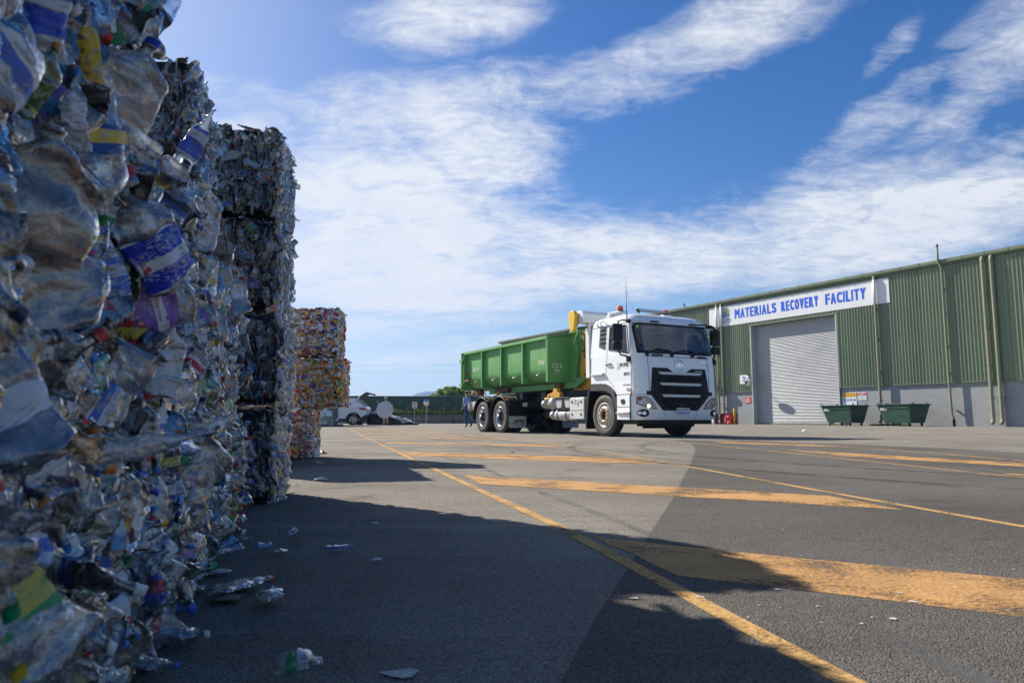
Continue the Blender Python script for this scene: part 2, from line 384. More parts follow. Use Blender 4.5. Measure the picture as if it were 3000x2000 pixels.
M['binrust'] = mat('rusty_bin_steel', (.12, .065, .035), .8, 0, .35, 6, bump=.3)
M['yel'] = mat('yellow_paint', (.72, .46, .015), .4, 0, .06, 4)
M['hook'] = mat('orange_yellow_paint', (.62, .30, .02), .45, 0, .15, 4, dirt=((.15, .08, .02), .62, .5))
M['amber'] = mat('amber_lens', (.85, .14, .01), .15, 0, .05, 9, coat=.5)
M['red'] = mat('red_lens', (.45, .01, .012), .15, coat=.5)
M['stencil'] = paint('white_stencil', (.72, .74, .70), .66)
M['navy'] = mat('dark_green_lettering', (.01, .055, .04), .5)
M['ink'] = mat('black_lettering', (.012, .012, .014), .5)
M['plate'] = mat('plate_white', (.68, .68, .66), .4)
M['blue'] = mat('blue_lettering', (.002, .10, .70), .45)
M['dblue'] = mat('dark_blue_print', (.01, .05, .30), .45)
M['lime'] = mat('lime_print', (.28, .50, .06), .45)
M['sred'] = mat('red_sign_paint', (.62, .015, .02), .45)
M['syel'] = mat('yellow_sign_paint', (.78, .48, .02), .45)
M['sign'] = mat('white_sign_board', (.76, .77, .78), .42, 0, .02, 2)
M['clad'] = mat('green_wall_sheeting', (.20, .25, .15), .5, 0, .16, .6, dirt=((.11, .12, .07), .56, .4), stretch=(1, 1, .25))
N = NT(M['clad'].node_tree); p_ = N.n['Principled BSDF']; src = p_.inputs['Base Color'].links[0].from_socket
ox = N.add('ShaderNodeSeparateXYZ', {0: N.add('ShaderNodeTexCoord').outputs['Object']}).outputs
pn = N.add('ShaderNodeTexWhiteNoise', {'W': N.math('FLOOR', N.math('DIVIDE', ox[0], .76))}, noise_dimensions='1D').outputs[0]
lap = N.math('LESS_THAN', N.math('FRACT', N.math('DIVIDE', ox[0], .76)), .03); row = N.math('LESS_THAN', N.math('FRACT', N.math('DIVIDE', ox[2], 1.35)), .022)
tone = N.math('SUBTRACT', N.mapr(pn, 0, 1, .86, 1.10, 'LINEAR'), N.math('MULTIPLY', N.math('MAXIMUM', lap, row), .22))
N.l.new(N.mix(1.0, src, N.add('ShaderNodeCombineColor', {0: tone, 1: tone, 2: tone}).outputs[0], 'MULTIPLY'), p_.inputs['Base Color'])
M['trim'] = mat('green_gutter_steel', (.16, .195, .115), .45, 0, .12, 1.5)
M['pipe'] = mat('olive_downpipe', (.225, .225, .145), .5, 0, .12, 2, stretch=(1, 1, .3))
M['roller'] = mat('galvanised_roller_door', (.40, .41, .42), .42, .35, .10, 1.2, dirt=((.28, .26, .22), .60, .4))
M['roof'] = mat('roof_sheeting', (.33, .34, .32), .5, .2, .08, 1)
M['skip'] = mat('dark_green_skip_paint', (.008, .050, .024), .45, 0, .4, 2.4, dirt=((.07, .055, .03), .55, .55), bump=.15, bs=10)
M['skipin'] = mat('skip_inside', (.02, .028, .02), .8, 0, .3, 3)
M['boll'] = mat('yellow_bollard_paint', (.68, .36, .015), .5, 0, .15, 5, dirt=((.10, .07, .03), .62, .6))
M['shade'] = mat('green_shade_cloth', (.040, .085, .060), .85, 0, .75, 1.3, dirt=((.014, .028, .014), .50, .8))
M['post'] = mat('galvanised_post', (.36, .37, .38), .45, .6, .1, 6)
M['rail'] = mat('dark_fence_rail', (.025, .03, .028), .6)
M['kerb'] = mat('stained_concrete', (.17, .155, .13), .85, 0, .35, 1.6, bump=.3, bs=25, dirt=((.04, .036, .028), .46, .85))
M['bark'] = mat('tree_bark', (.10, .075, .05), .9, 0, .3, 8, bump=.5, bs=20)
M['skin'] = mat('skin', (.42, .24, .16), .55)
M['shirt'] = mat('blue_shirt_cloth', (.26, .33, .62), .85, 0, .12, 14, bump=.3, bs=30)
M['jeans'] = mat('blue_denim', (.022, .05, .14), .85, 0, .25, 12, bump=.3, bs=30)
M['boot'] = mat('brown_boot_leather', (.10, .055, .03), .6, 0, .2, 20)
M['cap'] = mat('grey_cap_cloth', (.30, .31, .28), .85)
M['hair'] = mat('dark_hair', (.02, .015, .01), .6)
M['shorts'] = mat('dark_shorts_cloth', (.02, .022, .028), .85)
M['wshirt'] = mat('pale_shirt_cloth', (.45, .47, .60), .85)
M['hivis'] = mat('orange_work_shirt', (.80, .14, .03), .8)
M['seat'] = mat('grey_seat_cloth', (.05, .052, .058), .85)
M['carw'] = mat('white_car_paint', (.84, .85, .87), .18, 0, .02, 2, coat=.7)
M['mirror'] = mat('convex_mirror_glass', (.75, .75, .72), .04, 1.0)
M['refl'] = mat('white_reflector_cloth', (.62, .63, .72), .6, 0, .02, 6, bump=.1, bs=14)
M['wreckd'] = mat('dark_crushed_paint', (.02, .022, .028), .3, .2, .4, 6, bump=.4, bs=9)
M['wreckw'] = mat('pale_crushed_paint', (.46, .46, .43), .35, .1, .25, 5, bump=.4, bs=9, dirt=((.10, .09, .08), .58, .6))
M['wreckr'] = mat('red_crushed_paint', (.42, .015, .015), .35, .1, .25, 5, bump=.5, bs=6, dirt=((.09, .05, .05), .62, .6))
M['grass'] = mat('weedy_grass', (.06, .11, .02), .8, 0, .4, 3)
M['hillm'] = mat('forested_hill', (.03, .05, .035), .9, 0, .3, .02)
def leafmat(name, cols):
    m = bpy.data.materials.new(name); m.use_nodes = True; N = NT(m.node_tree); p = N.n['Principled BSDF']; out = N.n['Material Output']
    b = N.add('ShaderNodeNewGeometry').outputs['Random Per Island']; c = N.ramp(b, [(i / (len(cols) - 1), x) for i, x in enumerate(cols)])
    N.l.new(c, p.inputs['Base Color']); p.inputs['Roughness'].default_value = .55
    t = N.add('ShaderNodeBsdfTranslucent', {'Color': N.mix(.5, c, (.25, .32, .03, 1))}); mx = N.add('ShaderNodeMixShader', {0: .35, 1: p.outputs[0], 2: t.outputs[0]})
    N.l.new(mx.outputs[0], out.inputs[0]); return m
M['leaf'] = leafmat('bright_leaves', [(.07, .15, .015), (.15, .27, .03), (.24, .36, .06)])
M['leaf2'] = leafmat('dull_leaves', [(.05, .08, .025), (.09, .12, .05), (.13, .15, .06)])
M['weed'] = leafmat('weeds', [(.03, .06, .012), (.08, .14, .02), (.20, .24, .06)])
def blocks():
    m = bpy.data.materials.new('grey_painted_blockwork'); m.use_nodes = True; N = NT(m.node_tree); p = N.n['Principled BSDF']
    co = N.add('ShaderNodeTexCoord').outputs['Object']
    mp = N.add('ShaderNodeSeparateXYZ', {0: co}); v = N.add('ShaderNodeCombineXYZ', {0: mp.outputs[0], 1: mp.outputs[2]}).outputs[0]
    b = N.add('ShaderNodeTexBrick', {'Vector': v, 'Color1': (.30, .31, .32, 1), 'Color2': (.34, .35, .355, 1), 'Mortar': (.23, .24, .25, 1), 'Scale': 1.0, 'Mortar Size': .007, 'Brick Width': .4, 'Row Height': .2, 'Mortar Smooth': .2})
    c = N.mix(N.math('MULTIPLY', N.noise(co, 1.3, 5, .6), .35), b.outputs[0], (.20, .20, .20, 1))
    N.l.new(c, p.inputs['Base Color']); p.inputs['Roughness'].default_value = .7
    bp = N.add('ShaderNodeBump', {'Strength': .3, 'Distance': .006, 'Height': N.math('SUBTRACT', 1.0, b.outputs['Fac'])}); N.l.new(bp.outputs[0], p.inputs['Normal'])
    return m
M['block'] = blocks()

# ------------------------------------------------------------------ ground and road markings
def structure(mb, name, mats, label, cat): return tag(mb.build(name, mats), label, cat, kind='structure')
mb = MB()
ys = [-80, -10, 0, 2, 5, 10, 20, 30, 40, 50, 60, 90, 300, 3000]; xs = [-2500, -200, -40, -10, 0, 10, 40, 200, 2500]
mb.grid([[(x, y, gz(y)) for x in xs] for y in ys], 0, False)
structure(mb, 'ground', M['asphalt'], 'sunlit grey asphalt yard, pale and worn', 'ground')
LZ = [.004]
def sheet(name, polys, m, label, cat='road marking', z=.0010, jag=0.0, seed=1):
    b = MB(); rg = random.Random(seed)
    for P in polys:
        Q = []
        n = len(P)
        for i in range(n):
            a = Vector(P[i]); c = Vector(P[(i + 1) % n]); L = (c - a).length
            k = max(1, int(L / .12)) if jag > 0 and a.y < 12 else 1
            for j in range(k):
                q = a.lerp(c, j / k)
                if jag and j: q = q + Vector((rg.uniform(-jag, jag), rg.uniform(-jag, jag)))
                Q.append(q)
        bm_ = bmesh.new(); f = bm_.faces.new([bm_.verts.new((q.x, q.y, gz(q.y) + z)) for q in Q])
        if f.normal.z < 0: bmesh.ops.reverse_faces(bm_, faces=[f])
        bmesh.ops.recalc_face_normals(bm_, faces=bm_.faces)
        bmesh.ops.triangulate(bm_, faces=bm_.faces)
        for f in bm_.faces:
            f.normal_update()
            if f.normal.z < 0: f.normal_flip()
        b.bm(bm_)
    return structure(b, name, m, label, cat)
def strip(pts, w):
    pts = [Vector(p) for p in pts]; L = []; Rr = []
    for i, p in enumerate(pts):
        d = (pts[min(i + 1, len(pts) - 1)] - pts[max(i - 1, 0)]).normalized(); nrm = Vector((-d.y, d.x))
        ww = w * (1 + .012 * p.y) / 2; L.append(p + nrm * ww); Rr.append(p - nrm * ww)
    return [[L[i], L[i + 1], Rr[i + 1], Rr[i]] for i in range(len(pts) - 1)]
edge = [(.045, .95), (.07, 1.09), (.15, 1.397), (.293, 1.889), (.504, 2.612), (.793, 3.59), (1.399, 5.776), (1.95, 7.8), (2.473, 9.768), (2.85, 11.4), (3.076, 12.6), (3.15, 13.5), (3.10, 14.2)]
sheet('dark_asphalt_patch', [edge + [(4.5, 13.9), (5.75, 11.2), (6.15, 8.6), (6.6, 5), (7.5, 0), (7.5, -3), (-.6, -3)]], M['patch'], 'darker newer asphalt patch across the right of the yard', 'asphalt patch')
def Ax(y): return .141 - .2521 * (y - 2.735)
Bpts = [(1.95, 1.2), (1.9, 2.1), (1.846, 2.64), (1.671, 4.035), (1.472, 5.989), (1.13, 9.135), (.42, 13.2), (-.74, 18.7), (-1.1, 20), (-4.2, 31.5)]
def Bx(y):
    for (x0, y0), (x1, y1) in zip(Bpts, Bpts[1:]):
        if y0 <= y <= y1: return x0 + (x1 - x0) * (y - y0) / (y1 - y0)
    return Bpts[-1][0]
sheet('edge_line', strip([(.60, .4), (.545, .75), (.492, 1.093), (.415, 1.466), (.318, 1.936), (.150, 2.72)] + [(Ax(y), y) for y in (5, 8, 12, 16, 20, 27, 33)], .045), M['orange_thin'], 'long thin orange line running away from the foreground', z=.0020)
sheet('bay_line', strip(Bpts, .042), M['orange_thin'], 'long thin orange line curving towards the truck', z=.0020)
sheet('far_bay_line', strip([(3.5, 2.5), (3.45, 3.5), (3.42, 4.9), (3.36, 6.8), (3.28, 9), (3.08, 12.47), (2.7, 15)], .045) + strip([(4.7, 5.5), (4.85, 6.8), (5.0, 8.5), (4.86, 10.5), (4.88, 16.7)], .05), M['orange_thin'], 'thin orange lines to the right of the truck', z=.0020)
bars = [[(.275, 2.40), (.774, 2.056), (1.23, 1.775), (1.82, 1.40), (1.82, .90), (.992, 1.439), (.718, 1.627), (.409, 1.816)],
        [(-.342, 5.124), (.764, 4.309), (1.609, 3.707), (1.675, 3.13), (.892, 3.648), (-.189, 4.392)],
        [(-1.38, 9.0), (-.814, 8.645), (1.20, 7.40), (1.30, 6.359), (-.715, 7.598), (-1.12, 7.85)]]
for yt in (13.1, 17.0, 21.3, 25.5, 29.7):
    xa = Ax(yt) + .12; xb = Bx(yt - 2.2) - .12; sl = -.55
    bars.append([(xa, yt), (xb, yt + sl * (xb - xa)), (xb, yt + sl * (xb - xa) - .85), (xa + .22, yt - .85)])
for k, P in enumerate(bars):
    sheet('hatch_bar', [P], M['orange'], ['widest worn orange hatch bar at the lower right', 'worn orange hatch bar, second from the camera', 'orange hatch bar, third from the camera', 'orange hatch bar, fourth from the camera', 'orange hatch bar, fifth from the camera', 'orange hatch bar, sixth from the camera', 'orange hatch bar, seventh from the camera', 'orange hatch bar, farthest from the camera'][k], z=.0020, jag=.010, seed=k)
sheet('hatch_bar', [[(3.62, 9.6), (4.62, 6.5), (4.75, 5.6), (4.25, 6.09), (3.55, 7.9)]], M['orange'], 'orange hatch bar on the dark asphalt at the right edge', z=.0020, jag=.010, seed=20)
sheet('hatch_bar', [[(3.75, 13.6), (4.75, 11.4), (4.75, 10.5), (3.65, 12.4)]], M['orange'], 'orange hatch bar in the shadow right of the truck', z=.0020, jag=.010, seed=21)
sheet('hatch_bar', [[(3.55, 5.3), (4.3, 4.2), (4.3, 3.6), (3.48, 4.6)]], M['orange'], 'short orange hatch bar cut by the right edge of the picture', z=.0020, jag=.010, seed=22)
sheet('scuff_streak', strip([(-1.5, 10), (-.3, 6.2), (.09, 4.18), (.40, 2.80), (.47, 2.44), (.63, 1.6), (.70, 1.0)], .045), M['greymark'], 'faint blue grey tyre streak crossing the hatch bars', z=.0015, jag=.006, seed=30)
M['tyremark'] = paint('tyre_rubber_mark', (.08, .077, .072), .47, None, .40)
def arc_pts(cx, cy, r_, a0, a1, n=14): return [(cx + r_ * math.cos(R(a)), cy + r_ * math.sin(R(a))) for a in np.linspace(a0, a1, n)]
sheet('tyre_mark', strip(arc_pts(9, 9.5, 8.2, 150, 232), .10) + strip(arc_pts(9, 9.5, 7.2, 150, 232), .10), M['tyremark'], 'pair of faint curved tyre marks sweeping across the dark asphalt', z=.0024, jag=.02, seed=41)
sheet('tyre_mark', strip([(-2.2, 17), (-.4, 11), (.9, 7.4), (2.6, 4.2)], .11) + strip([(-1.2, 17.5), (.5, 11.4), (1.8, 7.8), (3.5, 4.6)], .11), M['tyremark'], 'pair of faint straight tyre marks leading from the truck', z=.0027, jag=.02, seed=42)
rg = random.Random(5); sp = []
for k in range(46):
    c = gp(rg.uniform(2150, 2990), rg.uniform(1520, 1850)) if k < 34 else gp(rg.uniform(1250, 2600), rg.uniform(1480, 1900))
    r0 = rg.uniform(.0015, .0045) * (2.0 if k % 9 == 0 else 1); n = 9
    sp.append([(c.x + r0 * 1.3 * math.cos(6.283 * i / n) * rg.uniform(.5, 1.3), c.y + r0 * math.sin(6.283 * i / n) * rg.uniform(.5, 1.3)) for i in range(n)])
c = gp(1180, 1975); sp.append([(c.x + .030 * math.cos(.6 * i) * rg.uniform(.6, 1.3), c.y + .022 * math.sin(.6 * i) * rg.uniform(.6, 1.3)) for i in range(10)])
tag(sheet('paint_splatter', sp, M['splat'], 'scattered pale splashes dried on the asphalt', 'splatter', z=.0032), kind='stuff')

# ------------------------------------------------------------------ hill
mb = MB(); rows = []
for j, t in enumerate((0, .35, .7, 1.0)):
    row = []
    for i in range(41):
        x = -330 + i * 14
        h = 62 * math.exp(-((x + 176) / (150 if x > -176 else 58)) ** 2) + 3 * mnoise.noise((x * .05, 0, 3))
        row.append((x, 1500 - 240 * (1 - t), max(h, 0) * (.16 * 0 + math.sin(t * math.pi / 2) ** .8) + 1.2 * mnoise.noise((x * .11, t * 5, 1)) * t))
    rows.append(row)
mb.grid(rows); structure(mb, 'hill', M['hillm'], 'distant wooded hill fading to blue', 'hill')

# ------------------------------------------------------------------ building: local x runs to the viewer's right, y into the wall
BD = Vector((.5202, -.8541)); BRZ = math.atan2(BD.y, BD.x); BP = Vector((22.7, 42, .088))
bld = thing('industrial_shed', 'long green corrugated steel shed on a grey block base with roller doors', 'building', BP, BRZ)
BM = Matrix.Translation(BP) @ Matrix.Rotation(BRZ, 4, 'Z')
def wall_pt(x, y, z): return BM @ Vector((x, y, z))
def corrug(mb, x0, x1, z0, z1, y=0.0, pitch=.19, d=.042, m=0):
    prof = []; x = x0
    while x < x1:
        for dx, dy in ((0, 0), (.10, 0), (.122, -d), (.165, -d)):
            if x + dx < x1: prof.append((x + dx, y + dy))
        x += pitch
    prof.append((x1, y))
    mb.grid([[(a, b, z0) for a, b in prof], [(a, b, z1) for a, b in prof]], m, False)
EAVE = 9.18; BB = 2.36; XD0, XD1 = -10.68, -3.86; X2D0, X2D1 = -21.5, -14.35; DH = 7.06; D2H = 6.6
mb = MB()
corrug(mb, X2D1, XD0, BB, EAVE); corrug(mb, XD0, XD1, DH + .06, EAVE); corrug(mb, XD1, 12, BB, EAVE)
corrug(mb, X2D0, X2D1, D2H + .06, EAVE); corrug(mb, -46, X2D0, BB, EAVE)
for a, b in ((-46, X2D0), (X2D1, XD0), (XD1, 12)): mb.box(((a + b) / 2, -.012, BB + .02), (b - a, .05, .05), 1)
for a, b, h in ((XD0, XD1, DH), (X2D0, X2D1, D2H)):
    mb.box(((a + b) / 2, -.03, h + .03), (b - a + .3, .09, .10), 1)
    for x in (a, b): mb.box((x + (.06 if x == b else -.06), -.022, (BB + h) / 2), (.12, .08, h - BB), 1)
mb.build('wall_cladding', [M['clad'], M['trim']], bld)
mb = MB()
for a, b in ((-46, X2D0), (X2D1, XD0), (XD1, 12)):
    mb.box(((a + b) / 2, .17, BB / 2 - .1), (b - a - .10, .2, BB + .2), 0)
mb.build('block_base', M['block'], bld)
mb = MB()
mb.box((-17, 12.5, 4.6), (58, .1, 9.0), 0, M=None); mb.box((-46.0, 6.3, 4.6), (.1, 12.4, 9.0)); mb.box((12.0, 6.3, 4.6), (.1, 12.4, 9.0))
mb.build('rear_wall', M['clad'], bld)
mb = MB(); mb.prism([(-.12, 9.25), (-.12, 9.29), (12.7, 9.95), (12.7, 9.91)], 'x', -46.2, 12.2); mb.build('roof', M['roof'], bld)
mb = MB()      # gutter: quarter round trough with joints
prof = [(-.03, 9.02), (-.12, 8.99), (-.19, 9.02), (-.225, 9.10), (-.225, 9.25), (-.205, 9.26), (-.205, 9.22), (-.03, 9.22)]
mb.prism(prof, 'x', -46.3, 12.3)
gut = mb.build('gutter', M['trim'], bld)
mb = MB(); x = -45.5
while x < 12:
    mb.prism([(-.025, 9.012), (-.12, 8.975), (-.20, 9.008), (-.238, 9.10), (-.238, 9.28), (-.20, 9.285), (-.03, 9.25)], 'x', x, x + .045).cut(); x += 1.15
mb.build('gutter_strap', M['trim'], gut)
def roller(x0, x1, h, yy, name='roller_door'):
    P = []; n = int(h / .098); zz = []
    for i in range(n):
        for k in range(4): zz.append((.06 + (i + k / 4) * (h - .06) / n, .022 * math.sin(k * math.pi / 2)))
    mb = MB(); mb.grid([[(x0, yy + d, z), (x1, yy + d, z)] for z, d in zz], 0, True)
    mb.box(((x0 + x1) / 2, yy - .02, .09), (x1 - x0, .06, .12), 1)
    o = mb.build(name, [M['roller'], M['trim']], bld)
    mb = MB()
    for x, s_ in ((x0, 1), (x1, -1)): mb.box((x + s_ * .03, yy - .18, h / 2), (.07, .44, h), 0).cut()
    mb.build('door_track', M['wgrey'], o); return o
roller(XD0, XD1, DH, .34); roller(X2D0, X2D1, D2H, .34)
def pipe(name, x, r, z0, z1, elbow=True, y=-.17, white=None, foot=None):
    mb = MB(); pts = [(x, -.12, 9.0), (x, y, 8.85)] + [(x, y, z) for z in np.linspace(8.8, z0 + .35, 6)]
    if elbow: pts += [(x, y, z0 + .18), (x, y - .05, z0 + .06), (x, y - .16, z0)]
    else: pts += [(x, y, z0)]
    mb.tube(pts, r, 14); o = mb.build(name, M['pipe'], bld)
    mb = MB()
    for z in (7.0, 5.2, 3.2, 1.5): mb.box((x, y / 2 - .02, z), (r * 2 + .05, abs(y) + .03, .035)); mb.lathe([(r + .008, z - .02), (r + .008, z + .02)], 14, Matrix.Translation((x, y, 0))).cut()
    mb.build('pipe_bracket', M['trim'], o)
    if white:
        mb = MB(); mb.lathe([(r + .003, white[0]), (r + .006, white[0]), (r + .006, white[1]), (r + .003, white[1])], 16, Matrix.Translation((x, y, 0))); mb.build('white_sleeve', M['white2'], o)
    return o
SGN = (7.30, 8.80)
pipe('downpipe', -13.67, .085, .12, 9, white=SGN); pipe('downpipe', -13.22, .085, .12, 9, white=SGN)
pipe('downpipe', -1.12, .085, .22, 9, white=SGN)
pipe('downpipe', 4.98, .098, .16, 9); pipe('downpipe', 5.42, .098, .16, 9)
mb = MB(); mb.tube([(2.77, -.30, 10.05), (2.77, -.30, 9.2), (2.87, -.16, 8.75), (2.87, -.16, 3), (2.92, -.16, .62), (2.99, -.16, .45), (3.0, -.16, .28)], .06, 12); mb.cyl((3.0, -.16, .35), (3.0, -.16, -.03), .068, mat=1)
mb.lathe([(.085, 10.03), (.085, 10.12), (.02, 10.16)], 12, Matrix.Translation((2.77, -.30, 0))); o = mb.build('vent_pipe', [M['pipe'], M['black']], bld)
mb = MB()
for z in (7.6, 6.2, 4.4, 2.9, 1.0): mb.box((2.88, -.08, z), (.16, .19, .03)).cut()
mb.build('pipe_bracket', M['trim'], o)
# signs on the wall (each a thing): x to the right, z up
def wsign(name, label, x0, x1, z0, z1, m, y=-.05, th=.012):
    t = thing(name, label, 'sign', wall_pt((x0 + x1) / 2, y, z0 - .088 + 0), BRZ)
    mb = MB(); mb.box((0, 0, (z1 - z0) / 2), (x1 - x0, th, z1 - z0)); mb.build('sign_board', m, t)
    return t, (x0 + x1) / 2
def wtext(t, cx, name, m, items, y=-.0105):
    mb = MB()
    for st, x0, x1, z0, z1, bold in items:
        mb.text(st, (x0 - cx, y, z0), (1, 0, 0), (0, 0, 1), x1 - x0, z1 - z0, 0, bold)
        if name == 'lettering' and z1 - z0 > .5: [mb.text(st, (x0 - cx + dx, y - .0006 * q, z0 + dz), (1, 0, 0), (0, 0, 1), x1 - x0, z1 - z0, 0, bold) for q, (dx, dz) in enumerate(((.035, 0), (.07, 0), (.10, 0), (0, .035), (.05, .035), (.10, .035)), 1)]
        mb.cut()
    return mb.build(name, m, t)
t, cx = wsign('facility_sign', 'long white fascia sign above the roller door reading MATERIALS RECOVERY FACILITY', -14.52, -.27, SGN[0] + .088, SGN[1] + .088, M['sign'])
Z0 = SGN[0] + .088
def rel(items): return [(s, a, b, z0 - Z0, z1 - Z0, bo) for s, a, b, z0, z1, bo in items]
for word, xa, xb in (('MATERIALS', -12.03, -8.35), ('RECOVERY', -7.95, -5.05), ('FACILITY', -4.55, -1.75)):
    mb = MB(); wd = {'I': .34, 'M': 1.2, 'L': .86, 'F': .88, 'E': .90, 'T': .92}; gap_ = .15; tot_ = sum(wd.get(c_, 1.0) + gap_ for c_ in word) - gap_; k_ = (xb - xa) / tot_; x_ = xa
    for c_ in word:
        w_ = wd.get(c_, 1.0) * k_; th_ = .085
        if c_ == 'I': mb.box((x_ - cx + w_ / 2, -.0085, 8.17 - Z0), (min(w_, .135), .004, .70))
        else:
            for q, (dx, dz) in enumerate(((0, 0), (th_ / 3, 0), (th_ * .66, 0), (th_, 0), (0, .045), (th_ / 2, .045), (th_, .045))): mb.text(c_, (x_ - cx + dx, -.0105 - .0005 * q, 7.82 - Z0 + dz), (1, 0, 0), (0, 0, 1), w_ - th_, .655, 0)
        x_ += w_ + gap_ * k_
    mb.build('lettering', M['blue'], t)
wtext(t, cx, 'council_name', M['dblue'], rel([('Cairns', -13.22, -12.36, 7.72, 8.02, .0)])); wtext(t, cx, 'small_lettering', M['ink'], rel([('REGIONAL COUNCIL', -13.20, -12.36, 7.62, 7.68, .0)]))
mb = MB()
def fan(mb, a0, a1, r0, r1, m): 
    c = (-12.74 - cx, 8.29 - Z0)
    mb.add([(c[0] + r * math.cos(R(a)), -.0105, c[1] + r * math.sin(R(a))) for r, a in ((r0, a0), (r0, a1), (r1, a1), (r1, a0))], [[0, 1, 2, 3]], m)
for a, b, r1, m in ((143, 165, .40, 0), (112, 128, .46, 1), (84, 96, .42, 1), (58, 70, .42, 1), (38, 46, .38, 1), (18, 26, .34, 1), (178, 196, .42, 2), (202, 224, .44, 2), (246, 262, .28, 2), (290, 310, .24, 2), (330, 350, .30, 2)): fan(mb, a, b, .04, r1, m)
mb.build('council_logo', [mat('logo_green', (.06, .24, .09), .5), M['lime'], M['dblue']], t)
t, cx = wsign('door_number_sign', 'square white wall sign with a black number 3 left of the roller door', -11.76, -11.10, 3.02, 3.66, M['sign']); wtext(t, cx, 'number', M['ink'], [('3', -11.52, -11.27, .16, .52, .02)])
t, cx = wsign('horn_sign', 'small red sign with white words beside the roller door', -11.44, -10.94, 1.62, 2.05, M['sred'], y=.055); wtext(t, cx, 'lettering', M['sign'], [('SOUND', -11.34, -11.05, .29, .38, .03), ('HORN TWICE', -11.41, -10.97, .17, .26, .03), ('ON ENTRY', -11.38, -11.0, .05, .14, .03)])
t, cx = wsign('safety_sign', 'yellow and white safety sign with blue circles behind the left skip', -3.74, -2.79, 1.0, 2.12, M['sign'], y=.055)
mb = MB(); mb.box((0, -.008, .98), (.93, .004, .26), 0).cut(); mb.box((-.32, -.008, .22), (.19, .004, .26), 0).cut(); mb.box((.0, -.008, .15), (.38, .004, .12), 0); mb.build('yellow_panel', M['syel'], t)
mb = MB(); mb.box((.0, -.008, .29), (.38, .004, .12)); mb.build('black_panel', M['ink'], t)
mb = MB()
for x in (-.33, -.11, .11, .33): mb.lathe([(.001, 0), (.078, 0), (.078, .004)], 20, Matrix.Translation((x, -.006, .66)) @ Matrix.Rotation(R(90), 4, 'X')).cut()
mb.build('blue_disc', M['blue'], t)
mb = MB()
for x, w_, h_ in ((-.33, .045, .08), (-.12, .04, .07), (-.09, .06, .03), (.11, .035, .09), (.33, .07, .03)): mb.box((x, -.0115, .655), (w_, .003, h_), bev=.01).cut()
mb.build('white_symbol', M['sign'], t)
wtext(t, cx, 'lettering', M['ink'], [('THIS PPE IS MANDATORY', -3.66, -2.88, 1.02, 1.07, .01), ('BEFORE ENTERING AND BALING FACILITY', -3.68, -2.86, .88, .915, .0), ('WARNING VEHICLES', -3.44, -3.10, .17, .195, 0), ('AREA OF MOVEMENT', -3.44, -3.10, .115, .14, 0)], y=-.0115)
wtext(t, cx, 'red_lettering', M['sred'], [('WHILST PLANT OPERATING', -3.69, -2.85, .945, 1.0, .01)], y=-.0115); wtext(t, cx, 'yellow_lettering', M['syel'], [('CAUTION!', -3.42, -3.12, .255, .32, .02)], y=-.0115)
mb = MB(); mb.tube([(-.36, -.0115, .17), (-.32, -.0115, .27), (-.28, -.0115, .17)], .012, 6); mb.build('chevron_symbol', M['ink'], t)
t, cx = wsign('restricted_sign', 'small white sign with a red heading reading RESTRICTED AREA', -2.71, -2.13, 1.64, 2.12, M['sign'], y=.055)
mb = MB(); mb.box((0, -.008, .38), (.54, .004, .17)); mb.build('red_panel', M['sred'], t); wtext(t, cx, 'white_lettering', M['sign'], [('RESTRICTED', -2.66, -2.18, .39, .45, .03), ('AREA', -2.54, -2.30, .31, .37, .03)], y=-.0115)
wtext(t, cx, 'lettering', M['ink'], [('NO UNAUTHORISED', -2.67, -2.17, .21, .25, 0), ('PERSONNEL', -2.57, -2.27, .135, .175, 0), ('BEYOND THIS POINT', -2.67, -2.17, .06, .10, 0)])
def mirror(label, x, z, r, y):
    t = thing('convex_mirror', label, 'mirror', wall_pt(x, y, z - .088), BRZ); tilt = Matrix.Rotation(R(90 + 6), 4, 'X') @ Matrix.Rotation(R(-14), 4, 'Y')
    mb = MB(); mb.lathe([(r * math.sin(a), -.0 + .10 * math.cos(a)) for a in np.linspace(0.001, 1.5, 8)], 28, tilt); mb.build('mirror_face', M['mirror'], t)
    mb = MB(); mb.lathe([(r * 1.0, -.03), (r * 1.06, -.01), (r * 1.05, .02), (r * .99, .02)], 28, tilt); mb.lathe([(.001, -.05), (r, -.03)], 28, tilt); mb.build('mirror_rim', M['wgrey'], t)
    mb = MB(); mb.tube([(0, .04, 0), (0, .2, -.05), (0, -y, -.05)], .02, 8); mb.build('bracket', M['post'], t)
mirror('round convex mirror on the corner of the roller door opening', -10.73, 3.16, .34, -.45)
mirror('round convex mirror half hidden by the truck, beside the twin downpipes', -14.1, 3.1, .34, -.45)
# bird on the gutter
t = thing('bird', 'small dark bird perched on the shed gutter above the truck', 'bird', wall_pt(-17.02, -.14, 9.26), BRZ)
mb = MB(); rings = []
for i, (z, r_, dx) in enumerate(((.0, .004, .10), (.03, .02, .07), (.07, .055, .03), (.13, .07, 0), (.19, .055, -.02), (.225, .03, -.03), (.26, .038, -.045), (.295, .03, -.055), (.315, .004, -.06))):
    rings.append([(dx + r_ * math.cos(a), r_ * .8 * math.sin(a), z + .05) for a in np.linspace(0, 2 * math.pi, 11)[:-1]])
mb.loft(rings); mb.prism([(.06, .03), (.13, -.06), (.10, -.08), (.05, .04)], 'y', -.02, .02); mb.cyl((-.07, 0, .33), (-.115, 0, .32), .008, .002)
for y in (-.02, .02): mb.cyl((0, y, .09), (.0, y, 0), .006)
mb.build('body', M['blackm'], t)

